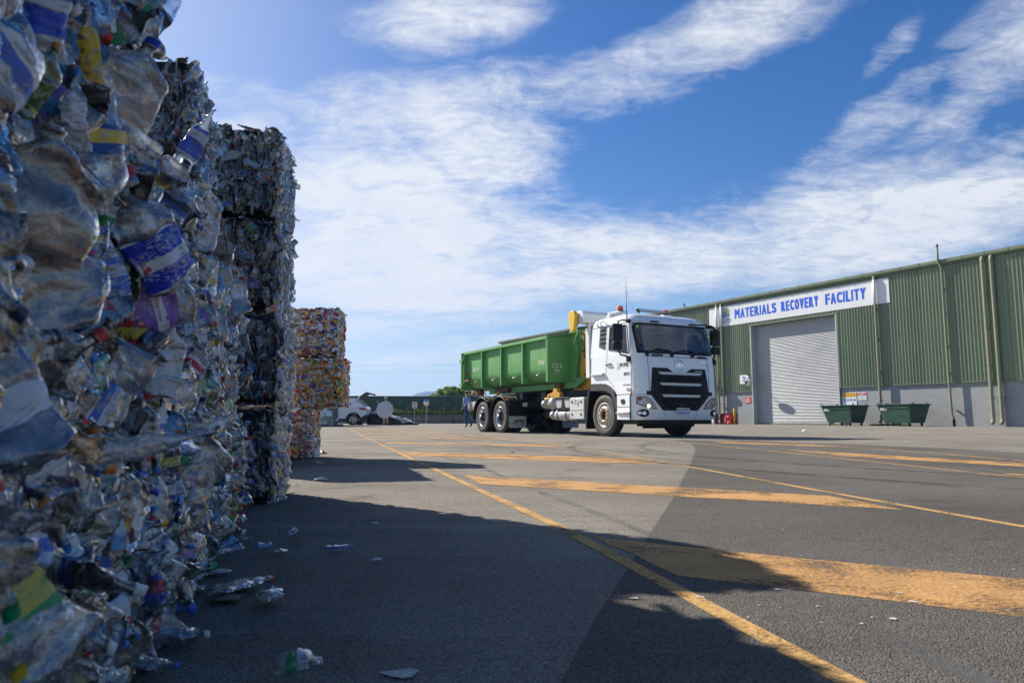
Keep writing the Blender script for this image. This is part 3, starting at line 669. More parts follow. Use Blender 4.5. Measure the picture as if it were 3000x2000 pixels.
# ------------------------------------------------------------------ skips, bollards, crushed bale beside the shed
def skip(label, x, y, rz=0.0):
    t = thing('waste_skip', label, 'skip', wall_pt(x, y, 0), BRZ + rz, 'green waste skips by the shed')
    W, D, Ht = 1.95, 1.8, 1.02; z0 = .17
    top = [(-W / 2, -D / 2), (W / 2, -D / 2), (W / 2, D / 2), (-W / 2, D / 2)]; bot = [(-W / 2 + .42, -D / 2 + .02), (W / 2 - .02, -D / 2 + .02), (W / 2 - .05, D / 2 - .50), (-W / 2 + .42, D / 2 - .50)]
    mb = MB(); V = [(a, b, z0) for a, b in bot] + [(a, b, z0 + Ht) for a, b in top] + [(a * .96, b * .96, z0 + Ht) for a, b in top] + [(a * .94, b * .94, z0 + .06) for a, b in bot]
    F = [[3, 2, 1, 0]] + [[i, (i + 1) % 4, 4 + (i + 1) % 4, 4 + i] for i in range(4)]
    mb.add(V, F, 0); mb.add(V, [[8 + i, 8 + (i + 1) % 4, 12 + (i + 1) % 4, 12 + i][::-1] for i in range(4)] + [[12, 13, 14, 15]], 1)
    mb.build('hopper', [M['skip'], M['skipin']], t)
    mb = MB()
    for i in range(4):
        a, b = Vector(top[i]), Vector(top[(i + 1) % 4]); c = (a + b) / 2; L = (b - a).length
        h = i % 2 == 0
        mb.box((c.x * 1.015, c.y * 1.015, z0 + Ht + .0), ((L + .12) if h else .12, .12 if h else (L + .12), .055), bev=.01)
    mb.build('rim', M['skip'], t)
    mb = MB()
    for x_, y_ in ((-W / 2 + .12, -D / 2 - .03), (.12, -D / 2 - .03), (W / 2 + .02, -D / 2 + .25), (W / 2 + .02, D / 2 - .3)):
        mb.lathe([(.035, -.015), (.065, -.015), (.065, .015), (.035, .015), (.035, -.015)], 12, Matrix.Translation((x_, y_, z0 + Ht + .07)) @ Matrix.Rotation(R(90), 4, 'X')).cut()
    mb.build('lifting_ring', M['skip'], t)
    mb = MB(); mb.box((.2, -D / 2 - .005, z0 + Ht - .16), (W - .45, .03, .16), 0, bev=.01).cut(); mb.box((-.25, -D / 2 + .0, z0 + .02), (.28, .06, .06), 0).cut(); mb.box((.65, -D / 2, z0 + .02), (.28, .06, .06), 0); mb.build('stiffener', M['skip'], t)
    mb = MB()
    for st, o in (('MRF', 0),): mb.text(st, (-W / 2 + .20, -D / 2 - .012, z0 + Ht - .34), (1, 0, 0), (.0, .014, 1), .40, .16, 0, .02)
    mb.build('stencil', M['stencil2'], t)
    for x_, y_ in ((-W / 2 + .5, -D / 2 + .12), (W / 2 - .15, -D / 2 + .12), (W / 2 - .15, D / 2 - .6), (-W / 2 + .5, D / 2 - .6)):
        w = MB(); w.cyl((x_ - .03, y_, .08), (x_ + .03, y_, .08), .08, seg=14); w.box((x_, y_, .15), (.09, .07, .06), 0); w.build('castor', M['black'], t)
    return t
M['stencil2'] = mat('white_stencil_spray', (.58, .60, .58), .7)
skip('green wheeled skip in front of the yellow safety sign', -2.62, -1.45); skip('green wheeled skip right of the safety signs, scratched with dry grass marks', .98, -1.45, R(-4))
b = MB(); rg = random.Random(3)
for i in range(700):
    x, y = rg.uniform(-1.9, .6), rg.uniform(-.16, .0); h = rg.uniform(.05, .2); a = rg.uniform(0, 3.14)
    b.add([(x - .012 * math.cos(a), y - .012 * math.sin(a), 0), (x + .012 * math.cos(a), y + .012 * math.sin(a), 0), (x + rg.uniform(-.06, .06), y + rg.uniform(-.06, .03), h)], [[0, 1, 2]])
o = tag(b.build('grass', M['weed']), 'green weeds growing along the foot of the shed wall', 'grass', kind='stuff'); o.matrix_world = BM
def bollard(label, x, y, h, lean=0.0):
    t = thing('bollard', label, 'bollard', wall_pt(x, y, 0), BRZ, 'yellow bollards by the roller doors'); t.rotation_euler = (0, R(lean), BRZ)
    mb = MB(); mb.lathe([(.001, -.02), (.085, -.02), (.085, h - .02), (.07, h), (.001, h)], 18); mb.build('post', M['boll'], t)
    mb = MB(); mb.lathe([(.087, .0), (.105, .0), (.10, .03), (.087, .04)], 18); mb.build('base_flange', M['boll'], t)
bollard('leaning yellow bollard beside the crushed car bale', -11.35, -1.25, 1.18, 3); bollard('yellow bollard behind the left green skip', -4.15, -.5, 1.15); bollard('yellow bollard seen under the truck bumper', -14.9, -.9, 1.0)
t = thing('crushed_metal_bale', 'crushed bale of dark and red car metal beside the leaning bollard', 'scrap bale', wall_pt(-12.35, -1.0, 0), BRZ + R(4))
def crumple(mb, c, d, m, seed, amp=.06, sub=7):
    b = bmesh.new(); bmesh.ops.create_cube(b, size=1); bmesh.ops.subdivide_edges(b, edges=b.edges[:], cuts=sub, use_grid_fill=True)
    for v in b.verts:
        p = Vector((v.co.x * d[0], v.co.y * d[1], v.co.z * d[2])); n = mnoise.noise_vector(p * (2.2 / max(d)) * 3 + Vector((seed, seed * 2.3, 0))); v.co = p + n * amp + Vector(c)
        v.co.z = max(v.co.z, .01)
    return mb.bm(b, m, False)
for k in range(15):
    rg = random.Random(k + 40); mb = MB(); x = -.68 + k * .062
    crumple(mb, (x, rg.uniform(-.1, .05), .40), (.055, .75, rg.uniform(.62, .80)), 0, k, .05, 6)
    mb.build('crushed_sheet', [M['wreckd'], M['wreckd'], M['wreckw'], M['wreckd'], M['wreckr']][k % 5], t)
mb = MB(); crumple(mb, (.55, -.15, .38), (.62, .62, .66), 0, 90, .09, 8); mb.build('red_panel', M['wreckr'], t)
mb = MB(); crumple(mb, (.15, -.02, .78), (1.5, .5, .05), 0, 91, .05, 8); mb.build('top_sheet', M['wreckd'], t)

# ------------------------------------------------------------------ far end: retaining wall, fence, trees, signs
FY = 60.0; G = gz(60)
t = thing('retaining_wall', 'stained low concrete block retaining wall at the far end of the yard', 'wall', (0, FY - .6, G))
mb = MB(); rg = random.Random(8)
for row in range(2):
    x = -17.5 + .6 * row
    while x < 22: mb.box((x + .6, rg.uniform(-.015, .015), .18 + row * .345 - .01), (1.185, .5, .335), 0, bev=.012); x += 1.2
mb.build('wall_blocks', M['kerb'], t)
t = thing('shade_fence', 'long green shade cloth fence with a dark top rail behind the retaining wall', 'fence', (0, FY + .9, G + .66))
mb = MB(); P = []
for j in range(5):
    P.append([(x, .05 * mnoise.noise((x * .7, j * .5, 2)), j / 4 * (1.60 - .006 * (x + 8))) for x in np.arange(-17.5, 22, .6)])
mb.grid(P); mb.build('shade_cloth', M['shade'], t)
mb = MB(); mb.tube([(-17.5, 0, 1.66), (2, 0, 1.56), (21.5, 0, 1.48)], .035, 8); mb.build('top_rail', M['rail'], t)
for x in np.arange(-16.5, 21, 3.0):
    mb = MB(); mb.cyl((x, .07, -.1), (x, .07, 1.6), .03); mb.build('post', M['rail'], t)
mb = MB(); mb.cyl((-4.0, -.05, .2), (-1.6, -.05, 1.55), .02); mb.build('brace', M['rail'], t)
def grassbed(name, label, n, fx, fy, fz, hh, wd, m, seed):
    b = MB(); rg = random.Random(seed)
    for i in range(n):
        x, y, z = fx(rg), fy(rg), fz; h = hh(rg, x); a = rg.uniform(0, 3.14); bx, by = rg.uniform(-.4, .4) * h, rg.uniform(-.3, .1) * h
        b.add([(x - wd * math.cos(a), y - wd * math.sin(a), z), (x + wd * math.cos(a), y + wd * math.sin(a), z), (x + bx * .5 + wd * .6, y + by * .5, z + h * .6), (x + bx, y + by, z + h), (x + bx * .5 - wd * .6, y + by * .5, z + h * .6)], [[0, 1, 2, 3, 4]])
    return tag(b.build(name, m), label, 'grass', kind='stuff')
grassbed('grass', 'rank weeds and grass growing between the retaining wall and the shade fence', 5200, lambda r: r.uniform(-12.5, 14), lambda r: FY + r.uniform(-.45, .8), G + .62,
         lambda r, x: r.uniform(.12, .5) * (1 + 2.2 * max(0, mnoise.noise((x * .45, 4, 0))) + (1.2 if r.random() < .05 else 0)), .035, M['weed'], 21)
def leaf_cloud(mb, n, c, rad, seed, size, clumps=40, hollow=.55):
    rg = random.Random(seed); cs = []
    for i in range(clumps):
        d = Vector((rg.gauss(0, 1), rg.gauss(0, 1), rg.gauss(0, 1))).normalized(); k = rg.uniform(hollow, 1.0)
        if rg.random() < .7: d.z = abs(d.z)
        cs.append(Vector((c[0] + d.x * rad[0] * k, c[1] + d.y * rad[1] * k, c[2] + d.z * rad[2] * k)))
    for i in range(n):
        q = rg.choice(cs); r_ = rg.uniform(.10, .26) * rad[0] * .5
        d = Vector((rg.gauss(0, 1), rg.gauss(0, 1), rg.gauss(0, .8))).normalized() * (r_ * rg.random() ** .4)
        p = q + d; s = size * rg.uniform(.6, 1.3)
        nrm = (d.normalized() * .6 + Vector((rg.gauss(0, .5), rg.gauss(0, .5), rg.gauss(.3, .5)))).normalized(); a = nrm.orthogonal().normalized(); a.rotate(Matrix.Rotation(rg.uniform(0, 6.28), 3, nrm)); b_ = nrm.cross(a)
        mb.add([p - a * s, p + b_ * s * .5 - a * s * .1, p + a * s, p - b_ * s * .5 - a * s * .1], [[0, 1, 2, 3]])
t = thing('shade_tree', 'rounded bright green broadleaf tree rising behind the shade fence', 'tree', (-6.25, 75, G))
mb = MB(); leaf_cloud(mb, 24000, (.05, 0, 1.95), (2.55, 2.0, 1.74), 4, .13, 420, .70); mb.build('crown', M['leaf'], t)
mb = MB(); mb.tube([(0, 0, -.1), (.05, 0, .6), (0, .05, 1.3), (.1, 0, 2.4)], [.17, .14, .11, .03]);
for a in range(7): mb.tube([(0, 0, .9 + .1 * a), (.7 * math.cos(a * .9), .7 * math.sin(a * .9), 1.8 + .05 * a), (1.5 * math.cos(a * .9), 1.4 * math.sin(a * .9), 2.3 + .1 * (a % 3))], [.07, .05, .02], 6)
mb.build('trunk', M['bark'], t)
t = thing('sparse_tree', 'thin feathery tree behind the walking man and the green bin', 'tree', (-2.75, 74, G))
mb = MB(); rg = random.Random(9)
for k in range(26):
    z = 1.3 + k * .085; a = k * 2.4; L = .95 * (1.25 - k / 30)
    for j in range(26):
        f = j / 26; p = Vector((L * f * math.cos(a), L * f * math.sin(a), z + .35 * f - .25 * f * f))
        for sgn in (-1, 1):
            d = Vector((-math.sin(a) * sgn, math.cos(a) * sgn, -.25)) * .13; w_ = Vector((math.cos(a), math.sin(a), .2)) * .025
            mb.add([p - w_, p + w_, p + d + w_ * .2], [[0, 1, 2]])
mb.build('crown', M['leaf2'], t)
mb = MB(); mb.tube([(0, 0, -.1), (.03, 0, 1.5), (0, 0, 3.3)], [.09, .07, .015]); mb.build('trunk', M['bark'], t)
t = thing('one_way_sign', 'white one way sign with a black arrow on a thin post by the retaining wall', 'sign', (-7.92, 58.6, G))
mb = MB(); mb.cyl((0, 0, 0), (0, 0, 1.75), .03); mb.build('post', M['post'], t)
mb = MB(); mb.box((0, -.04, 1.50), (.44, .02, .56), 0); mb.build('sign_board', M['sign'], t)
mb = MB()
for x, w_ in ((-.205, .03), (.205, .03)): mb.box((x, -.053, 1.5), (w_, .004, .56))
mb.box((0, -.053, 1.765), (.38, .004, .03)); mb.box((0, -.053, 1.235), (.38, .004, .03)); mb.build('red_border', M['sred'], t)
mb = MB(); mb.text('ONE', (-.15, -.052, 1.60), (1, 0, 0), (0, 0, 1), .30, .12, 0, .03); mb.text('WAY', (-.15, -.052, 1.45), (1, 0, 0), (0, 0, 1), .30, .12, 0, .03)
mb.prism([(-.14, 1.32), (.04, 1.32), (.04, 1.28), (.16, 1.345), (.04, 1.41), (.04, 1.37), (-.14, 1.37)], 'y', -.055, -.0515); mb.build('lettering', M['ink'], t)
t = thing('post_mirror', 'round convex mirror on a tall thin post in front of the retaining wall', 'mirror', (-6.94, 58.5, G))
mb = MB(); mb.cyl((0, .03, 0), (0, .03, 1.75), .04); mb.build('post', M['post'], t)
X = Matrix.Translation((0, -.03, 1.68)) @ Matrix.Rotation(R(30), 4, 'Z') @ Matrix.Rotation(R(90), 4, 'X')
mb = MB(); mb.lathe([(.001, .08), (.1, .07), (.2, .03), (.26, 0)], 24, X); mb.build('mirror_face', M['mirror'], t)
mb = MB(); mb.lathe([(.26, .0), (.29, -.01), (.27, -.05), (.001, -.08)], 24, X); mb.build('mirror_back', M['wgrey'], t)
for i, (dy, zz) in enumerate(((0, 10.0), (2, 8.95))):
    mb = MB(); mb.tube([(x, 122 + dy, zz - 1.1 * (1 - ((x + 20) / 60) ** 2) + .9) for x in range(-80, 41, 6)], .011, 5); tag(mb.build('power_line', M['wgrey']), ['upper', 'lower'][i] + ' thin overhead power line crossing the low sky', 'cable', 'overhead power lines')
# small shed seen below the can bales
t = thing('corner_shed', 'dark green corrugated shed corner with a white downpipe beneath the can bales', 'shed', (-9.66, 40, gz(40)), R(14))
mb = MB(); corrug(mb, -4, 0, .1, 3.0, 0, .16, .03); mb.add([(0, 0, .1), (0, 3, .1), (0, 3, 3), (0, 0, 3)], [[0, 1, 2, 3]]); mb.add([(-4, 0, 3), (0, 0, 3), (0, 3, 3), (-4, 3, 3)], [[0, 1, 2, 3]]); mb.build('wall_cladding', M['clad2'] if 'clad2' in M else M['trim'], t)
mb = MB(); mb.box((-1.9, 1.2, .03), (4.4, 3.0, .16), bev=.02); mb.build('slab', M['kerb'], t)
mb = MB(); mb.tube([(.05, -.06, 2.9), (.05, -.06, .55), (.03, -.10, .42), (-.12, -.22, .28)], .055, 10); mb.build('downpipe', M['white2'], t)

# ------------------------------------------------------------------ white car with its tailgate up (side on, facing left)
def wheel_car(parent, x, y, z, r, w_, spokes=10):
    mb = MB(); X = Matrix.Translation((x, y, z)) @ Matrix.Rotation(R(90), 4, 'X')
    mb.lathe([(r * .68, -w_ / 2), (r * .9, -w_ / 2), (r * .98, -w_ * .36), (r, 0), (r * .98, w_ * .36), (r * .9, w_ / 2), (r * .68, w_ / 2)], 28, X); ty = mb.build('wheel', M['tyre'], parent)
    mb = MB(); mb.lathe([(r * .69, w_ * .5), (r * .66, w_ * .5), (r * .62, w_ * .2), (.001, w_ * .12)], 28, X, 1)
    for k in range(spokes):
        a = 2 * math.pi * k / spokes + (.12 if k % 2 else -.12); c = Vector((math.cos(a), math.sin(a), 0)); p = Vector((-math.sin(a), math.cos(a), 0)) * .018
        q = [X @ (c * .04 + p + Vector((0, 0, w_ * .46))), X @ (c * .04 - p + Vector((0, 0, w_ * .46))), X @ (c * r * .64 - p * 1.2 + Vector((0, 0, w_ * .5))), X @ (c * r * .64 + p * 1.2 + Vector((0, 0, w_ * .5)))]
        mb.add(q, [[0, 1, 2, 3]], 0)
    mb.lathe([(r * .70, w_ * .5), (r * .70, w_ * .53), (r * .62, w_ * .53), (r * .62, w_ * .45)], 28, X, 0); mb.lathe([(.055, w_ * .4), (.05, w_ * .52), (.001, w_ * .53)], 12, X, 0)
    mb.build('rim', [M['alu'], M['blackm']], ty); return ty
def build_car():
    t = thing('white_car', 'white family car with black wheel arches parked side on with its tailgate raised', 'car', (-9.33, 46.9, gz(46)))
    z0 = -.104
    # side outline of the lower body (x to the right; car faces left) with wheel cut-outs
    def arc(cx, r_, a0, a1, n=12): return [(cx + r_ * math.cos(R(a)), .34 + r_ * math.sin(R(a))) for a in np.linspace(a0, a1, n)]
    lower = [(-4.35, .42), (-4.42, .62), (-4.38, .85), (-4.1, .98), (-3.3, 1.06), (-.55, 1.20), (-.12, 1.18), (-.02, 1.05), (0, .80), (.06, .62), (.02, .48), (-.1, .42)]
    poly = lower + [(-.42, .36)] + arc(-.80, .40, 0, 180) + [(-1.25, .36), (-3.05, .36)] + arc(-3.45, .40, 0, 180) + [(-3.9, .36)]
    mb = MB(); mb.prism(poly, 'y', -.90, .90, 0, .03); body = mb.build('body', M['carw'], t, auto=True)
    mb = MB()     # greenhouse, narrower towards the roof
    low = [(-3.15, 1.04), (-.25, 1.17)]; up = [(-2.35, 1.62), (-1.6, 1.70), (-.62, 1.68)]
    V = []
    for s in (-1, 1):
        V += [(-3.15, s * .86, 1.04), (-.16, s * .86, 1.17), (-.60, s * .70, 1.66), (-1.5, s * .72, 1.70), (-2.30, s * .70, 1.63)]
    F = [[0, 1, 2, 3, 4][::1], [9, 8, 7, 6, 5], [0, 4, 9, 5], [4, 3, 8, 9], [3, 2, 7, 8]]
    mb.add(V, F, 0); mb.build('roof', M['carw'], t)
    def side(x, z): f = (z - 1.1) / .58; return -.862 + .16 * max(0, min(1, f)) - .004
    def sp(name, P, m, par=t):
        mb = MB(); mb.add([(x, side(x, z) - .004, z) for x, z in P], [list(range(len(P)))]); return mb.build(name, m, par)
    M['cglass'] = mat('dark_car_glass', (.012, .016, .024), .08, coat=.4)
    sp('window', [(-.62, 1.40), (-.40, 1.42), (-.48, 1.48), (-.66, 1.56), (-.95, 1.60), (-1.15, 1.60), (-1.15, 1.29)], M['cglass']); sp('window', [(-1.22, 1.28), (-1.22, 1.60), (-1.9, 1.60), (-2.0, 1.22)], M['cglass'])
    sp('window', [(-2.08, 1.21), (-1.98, 1.60), (-2.32, 1.57), (-2.95, 1.10)], M['cglass'])
    for cx in (-.80, -3.45):
        mb = MB(); A = [(cx + .40 * math.cos(R(a)), .34 + .40 * math.sin(R(a))) for a in np.linspace(-3, 183, 18)]; B = [(cx + .49 * math.cos(R(a)), .34 + .47 * math.sin(R(a))) for a in np.linspace(183, -3, 18)]
        mb.prism(A + B, 'y', -.915, -.86); mb.build('arch_trim', M['blackm'], t)
        mb = MB(); mb.lathe([(.40, -.8), (.40, .8)], 20, Matrix.Translation((cx, 0, .34)) @ Matrix.Rotation(R(90), 4, 'X')); mb.build('wheel_well', M['blackm'], t)
        wheel_car(t, cx, -.80, .34, .345, .22); wheel_car(t, cx, .80, .34, .345, .22)
    mb = MB(); mb.prism([(-.36, .30), (.0, .36), (.07, .55), (.075, .66), (-.02, .66), (-.34, .47)], 'y', -.905, .905, bev=.02); mb.box((-2.1, -.86, .34), (1.9, .12, .14), bev=.03); mb.build('lower_trim', M['blackm'], t)
    mb = MB(); mb.prism([(-.52, 1.09), (-.40, 1.115), (-.1, 1.10), (.0, 1.03), (.005, .96), (-.22, .95), (-.38, 1.00)], 'y', -.908, -.6, bev=.015); mb.build('tail_light', M['red'], t)
    mb = MB(); mb.box((-1.32, -.912, 1.05), (.20, .03, .03), bev=.012); mb.build('door_handle', M['carw'], t)
    mb = MB(); mb.lathe([(.118, 0), (.122, .003), (.126, 0)], 24, Matrix.Translation((-.78, -.9, .98)) @ Matrix.Rotation(R(90), 4, 'X')); mb.build('fuel_flap', M['wgrey'], t)
    mb = MB(); mb.add([(-1.16, -.9035, .5), (-1.15, -.9035, .5), (-1.05, -.9035, .8), (-1.02, -.9035, 1.15), (-1.03, -.9035, 1.15), (-1.06, -.9035, .8)], [[0, 1, 2, 3, 4, 5]]); mb.build('door_gap', M['blackm'], t)
    tg = MB(); tg.prism([(-.62, 1.70), (-.58, 1.66), (-.30, 1.86), (-.06, 2.02), (.30, 1.92), (.34, 1.99), (.05, 2.08), (-.10, 2.10), (-.34, 1.93)], 'y', -.66, .66, 0, .015)
    g = tg.build('tailgate', M['blackm'], t)
    mb = MB(); mb.prism([(-.10, 2.107), (.04, 2.09), (.30, 2.01), (.30, 2.035), (.05, 2.12), (-.09, 2.13)], 'y', -.64, .64, 0, .008); mb.build('outer_panel', M['carw'], g)
    mb = MB(); mb.prism([(-.62, 1.66), (-.48, 1.70), (-.42, 1.86), (-.50, 1.90), (-.58, 1.78)], 'y', -.70, -.60, 0, .02); mb.build('spoiler', M['carw'], g)
    for y in (-.62, .62):
        mb = MB(); mb.cyl((-.30, y, 1.42), (-.15, y, 1.93), .012); mb.build('gas_strut', M['blackm'], t)
    mb = MB(); mb.prism([(-.16, 1.16), (-.02, 1.0), (0, .72), (-.16, .72)], 'y', -.62, .62); mb.build('boot_opening', M['blackm'], t)
    mb = MB(); mb.tube([(-2.2, -.70, 1.70), (-1.4, -.71, 1.735), (-.7, -.69, 1.70)], .018, 6); mb.build('roof_rail', M['carw'], t)
build_car()
def wreck(name, label, loc, rz, segs, m, seed, w_=1.5):
    t = thing(name, label, 'wreck', loc, rz); 
    for nm, poly, mm, a, b_, amp in segs:
        b = bmesh.new(); A = MB(); A.prism(poly, 'y', a * w_, b_ * w_)
        bb = bmesh.new(); vv = [bb.verts.new(v) for v in A.v]
        for f in A.f: bb.faces.new([vv[i] for i in f])
        bmesh.ops.subdivide_edges(bb, edges=bb.edges[:], cuts=2, use_grid_fill=True); bmesh.ops.triangulate(bb, faces=bb.faces)
        for v in bb.verts:
            v.co += mnoise.noise_vector(v.co * 3.5 + Vector((seed, 0, seed))) * amp; v.co.z = max(v.co.z, 0)
        b.free(); o = MB(); o.bm(bb, 0, False); o.build(nm, mm, t)
    return t
wreck('wrecked_car', 'dark wrecked car body with a pale top lying behind the white car and the reflector', (-8.65, 47.6, gz(47)), R(-8), [
    ('body', [(-.7, 0), (1.5, 0), (1.62, .15), (1.4, .34), (1.05, .45), (.55, .62), (0, .74), (-.45, .76), (-.75, .55)], M['wreckd'], -.5, .5, .05),
    ('roof_skin', [(-.75, .74), (-.3, .79), (.2, .76), (.7, .62), (1.15, .47), (1.12, .42), (.6, .57), (.1, .70), (-.4, .73)], M['wgrey'], -.5, .48, .03),
    ('bonnet', [(-.6, .80), (-.25, 1.02), (.15, 1.20), (.45, 1.22), (.62, 1.12), (.55, .98), (.1, .90), (-.4, .74)], M['wreckw'], -.1, .5, .07),
    ('door', [(1.15, .20), (1.4, .42), (1.75, .42), (2.05, .22), (1.8, .12), (1.4, .10)], M['wreckw'], -.45, .2, .06),
    ('engine_part', [(-.5, 0), (.3, 0), (.4, .2), (.1, .42), (-.4, .40)], M['dgrey'], -.56, -.50, .06)], None, 3.1)
wreck('scrap_panel', 'low dark scrap panel lying at the right end of the wrecked cars', (-6.75, 47.4, gz(47)), 0, [('panel', [(-.35, 0), (.6, 0), (.55, .1), (.1, .22), (-.3, .18)], M['wreckd'], -.4, .4, .05)], None, 6.6)

# ------------------------------------------------------------------ people
def skin_mesh(J, E):
    keys = list(J); idx = {k: i for i, k in enumerate(keys)}
    me = bpy.data.meshes.new('body'); me.from_pydata([J[k][0] for k in keys], [(idx[a], idx[b]) for a, b, _ in E], [])
    o = bpy.data.objects.new('tmp', me); COL.objects.link(o); m = o.modifiers.new('s', 'SKIN'); m.use_smooth_shade = True; m.branch_smoothing = .6
    for k, d in zip(keys, me.skin_vertices[0].data):
        r_ = J[k][1]; d.radius = r_ if isinstance(r_, tuple) else (r_, r_); d.use_root = (k == 'pelvis')
    o.modifiers.new('u', 'SUBSURF').levels = 2; o.modifiers['u'].render_levels = 2
    dg = bpy.context.evaluated_depsgraph_get(); nm = bpy.data.meshes.new_from_object(o.evaluated_get(dg))
    bpy.data.objects.remove(o)
    return nm
def person(label, loc, rz, J, E, mats, z_off=0.0):
    t = thing('person', label, 'person', loc, rz); nm = skin_mesh(J, E); nm.name = 'body'
    nm.materials.clear()
    for m in mats: nm.materials.append(m)
    segs = [(Vector(J[a][0]), Vector(J[b][0]), mi) for a, b, mi in E]
    for p in nm.polygons:
        c = p.center; best = (9, 0)
        for a, b, mi in segs:
            d = b - a; k = max(0, min(1, (c - a).dot(d) / max(d.length_squared, 1e-9))); q = (c - (a + d * k)).length
            if q < best[0]: best = (q, mi)
        p.material_index = best[1]
        p.use_smooth = True
    o = bpy.data.objects.new('body', nm); COL.objects.link(o); o.parent = t; return t
def hand(J, E, wrist, pfx, d, side, mi, r=.010):
    d = Vector(d).normalized(); side = Vector(side).normalized(); w0 = Vector(J[wrist][0]); pa = w0 + d * .07
    J[pfx + 'palm'] = (pa, (.030, .018)); E.append((wrist, pfx + 'palm', mi))
    curl = d.cross(side)
    for i in range(4):
        o = side * (.024 - .016 * i); L = (.07, .08, .075, .06)[i]
        a = pa + d * .03 + o; b = a + d * L * .6 + curl * .012; c = b + d * L * .3 + curl * .03
        J[pfx + 'f%da' % i] = (a, r); J[pfx + 'f%db' % i] = (b, r * .95); J[pfx + 'f%dc' % i] = (c, r * .8)
        E += [(pfx + 'palm', pfx + 'f%da' % i, mi), (pfx + 'f%da' % i, pfx + 'f%db' % i, mi), (pfx + 'f%db' % i, pfx + 'f%dc' % i, mi)]
    a = w0 + d * .03 + side * .03; b = a + d * .035 + side * .02
    J[pfx + 't'] = (a, r * 1.1); J[pfx + 'u'] = (b, r); E += [(wrist, pfx + 't', mi), (pfx + 't', pfx + 'u', mi)]
def face(t, c, rz, mskin, hair, cap=None, hairlen=0.0):
    # nose, ears, eyes, mouth on the head (faces -y before rotation), hair as its own part
    X = Matrix.Translation(c) @ Matrix.Rotation(rz, 4, 'Z')
    mb = MB(); mb.cyl(X @ Vector((0, -.10, .02)), X @ Vector((0, -.125, -.02)), .010, .016, 8)
    for s in (-1, 1): mb.sphere(X @ Vector((s * .085, .0, -.01)), .028, 0, 1, (.4, .7, 1))
    mb.build('nose_and_ears', mskin, t)
    mb = MB()
    for s in (-1, 1): mb.sphere(X @ Vector((s * .034, -.098, .022)), .011, 0, 1)
    mb.cyl(X @ Vector((-.026, -.102, -.058)), X @ Vector((.026, -.102, -.058)), .005)
    mb.build('eyes_and_mouth', M['hair'], t)
    mb = MB(); b = bmesh.new(); bmesh.ops.create_uvsphere(b, u_segments=16, v_segments=10, radius=.112)
    bmesh.ops.delete(b, geom=[v for v in b.verts if v.co.z < -.005 - hairlen and True or (v.co.y < -.04 and v.co.z < .05)], context='VERTS')
    mb.bm(b, 0, True, X @ Matrix.Diagonal((.86, 1.0, 1.08, 1))); mb.build('hair', hair, t)
    if cap:
        mb = MB(); mb.lathe([(.001, .125), (.05, .118), (.09, .085), (.108, .03), (.110, .0)], 18, X); mb.prism([(-.075, -.08), (.075, -.08), (.06, -.18), (0, -.20), (-.06, -.18)], 'z', .008, .018) if False else None
        P = [[X @ Vector((x, -.09 - .10 * k * math.cos(x * 14), .015 - .015 * k)) for x in np.linspace(-.075, .075, 7)] for k in (0, .5, 1)]
        mb.grid(P); mb.build('cap', cap, t)
def standing(pose, sh=1, lg=2, arm_skin=True):
    J, E = {}, []
    J['pelvis'] = ((0, 0, .95), (.155, .105)); J['waist'] = ((0, 0, 1.08), (.150, .10)); J['chest'] = ((0, 0, 1.30), (.175, .115)); J['collar'] = ((0, 0, 1.43), (.10, .075)); J['neck'] = ((0, -.0, 1.51), .056); J['head'] = ((0, -.02, 1.60), (.072, .082)); J['crown'] = ((0, -.015, 1.68), (.072, .085))
    E += [('pelvis', 'waist', sh), ('waist', 'chest', sh), ('chest', 'collar', sh), ('collar', 'neck', 0), ('neck', 'head', 0), ('head', 'crown', 0)]
    for s, n in ((-1, 'l'), (1, 'r')):
        p = pose[n]
        J[n + 'sh'] = ((s * .185, 0, 1.40), .062); J[n + 'el'] = (p['el'], .045); J[n + 'wr'] = (p['wr'], .030)
        E += [('collar', n + 'sh', sh), (n + 'sh', n + 'el', sh), (n + 'el', n + 'wr', 0)]
        J[n + 'hp'] = ((s * .09, 0, .90), .092); J[n + 'kn'] = (p['kn'], .066); J[n + 'cf'] = (tuple(Vector(p['kn']).lerp(Vector(p['an']), .4)), .058); J[n + 'an'] = (p['an'], .046); J[n + 'to'] = (p['to'], (.045, .035))
        E += [('pelvis', n + 'hp', lg), (n + 'hp', n + 'kn', lg), (n + 'kn', n + 'cf', pose.get('calf', lg)), (n + 'cf', n + 'an', pose.get('calf', lg)), (n + 'an', n + 'to', 3)]
        hand(J, E, n + 'wr', n, Vector(p['wr']) - Vector(p['el']) + Vector((0, 0, -.02)), p.get('side', (0, -1, 0)), 0)
    return J, E
# walking man: seen from behind, body turned a little left
J, E = standing({'l': dict(el=(-.27, -.02, 1.16), wr=(-.20, -.22, 1.02), kn=(-.05, -.16, .50), an=(-.01, .02, .09), to=(-.02, -.15, .04), side=(1, 0, 0)),
                 'r': dict(el=(.25, .06, 1.14), wr=(.24, -.08, .93), kn=(.06, .12, .52), an=(.02, .36, .12), to=(.03, .24, .035), side=(-1, 0, 0))})
t = person('man in a blue shirt and jeans walking behind the rear of the truck', (-2.2, 35, gz(35)), R(-131), J, E, [M['skin'], M['shirt'], M['jeans'], M['boot']])
face(t, (0, -.02, 1.64), 0, M['skin'], M['hair'])
mb = MB(); mb.lathe([(.158, 0), (.160, .02), (.158, .04)], 20, Matrix.Translation((0, 0, .985)) @ Matrix.Diagonal((1, .72, 1, 1))); mb.build('belt', M['boot'], t)
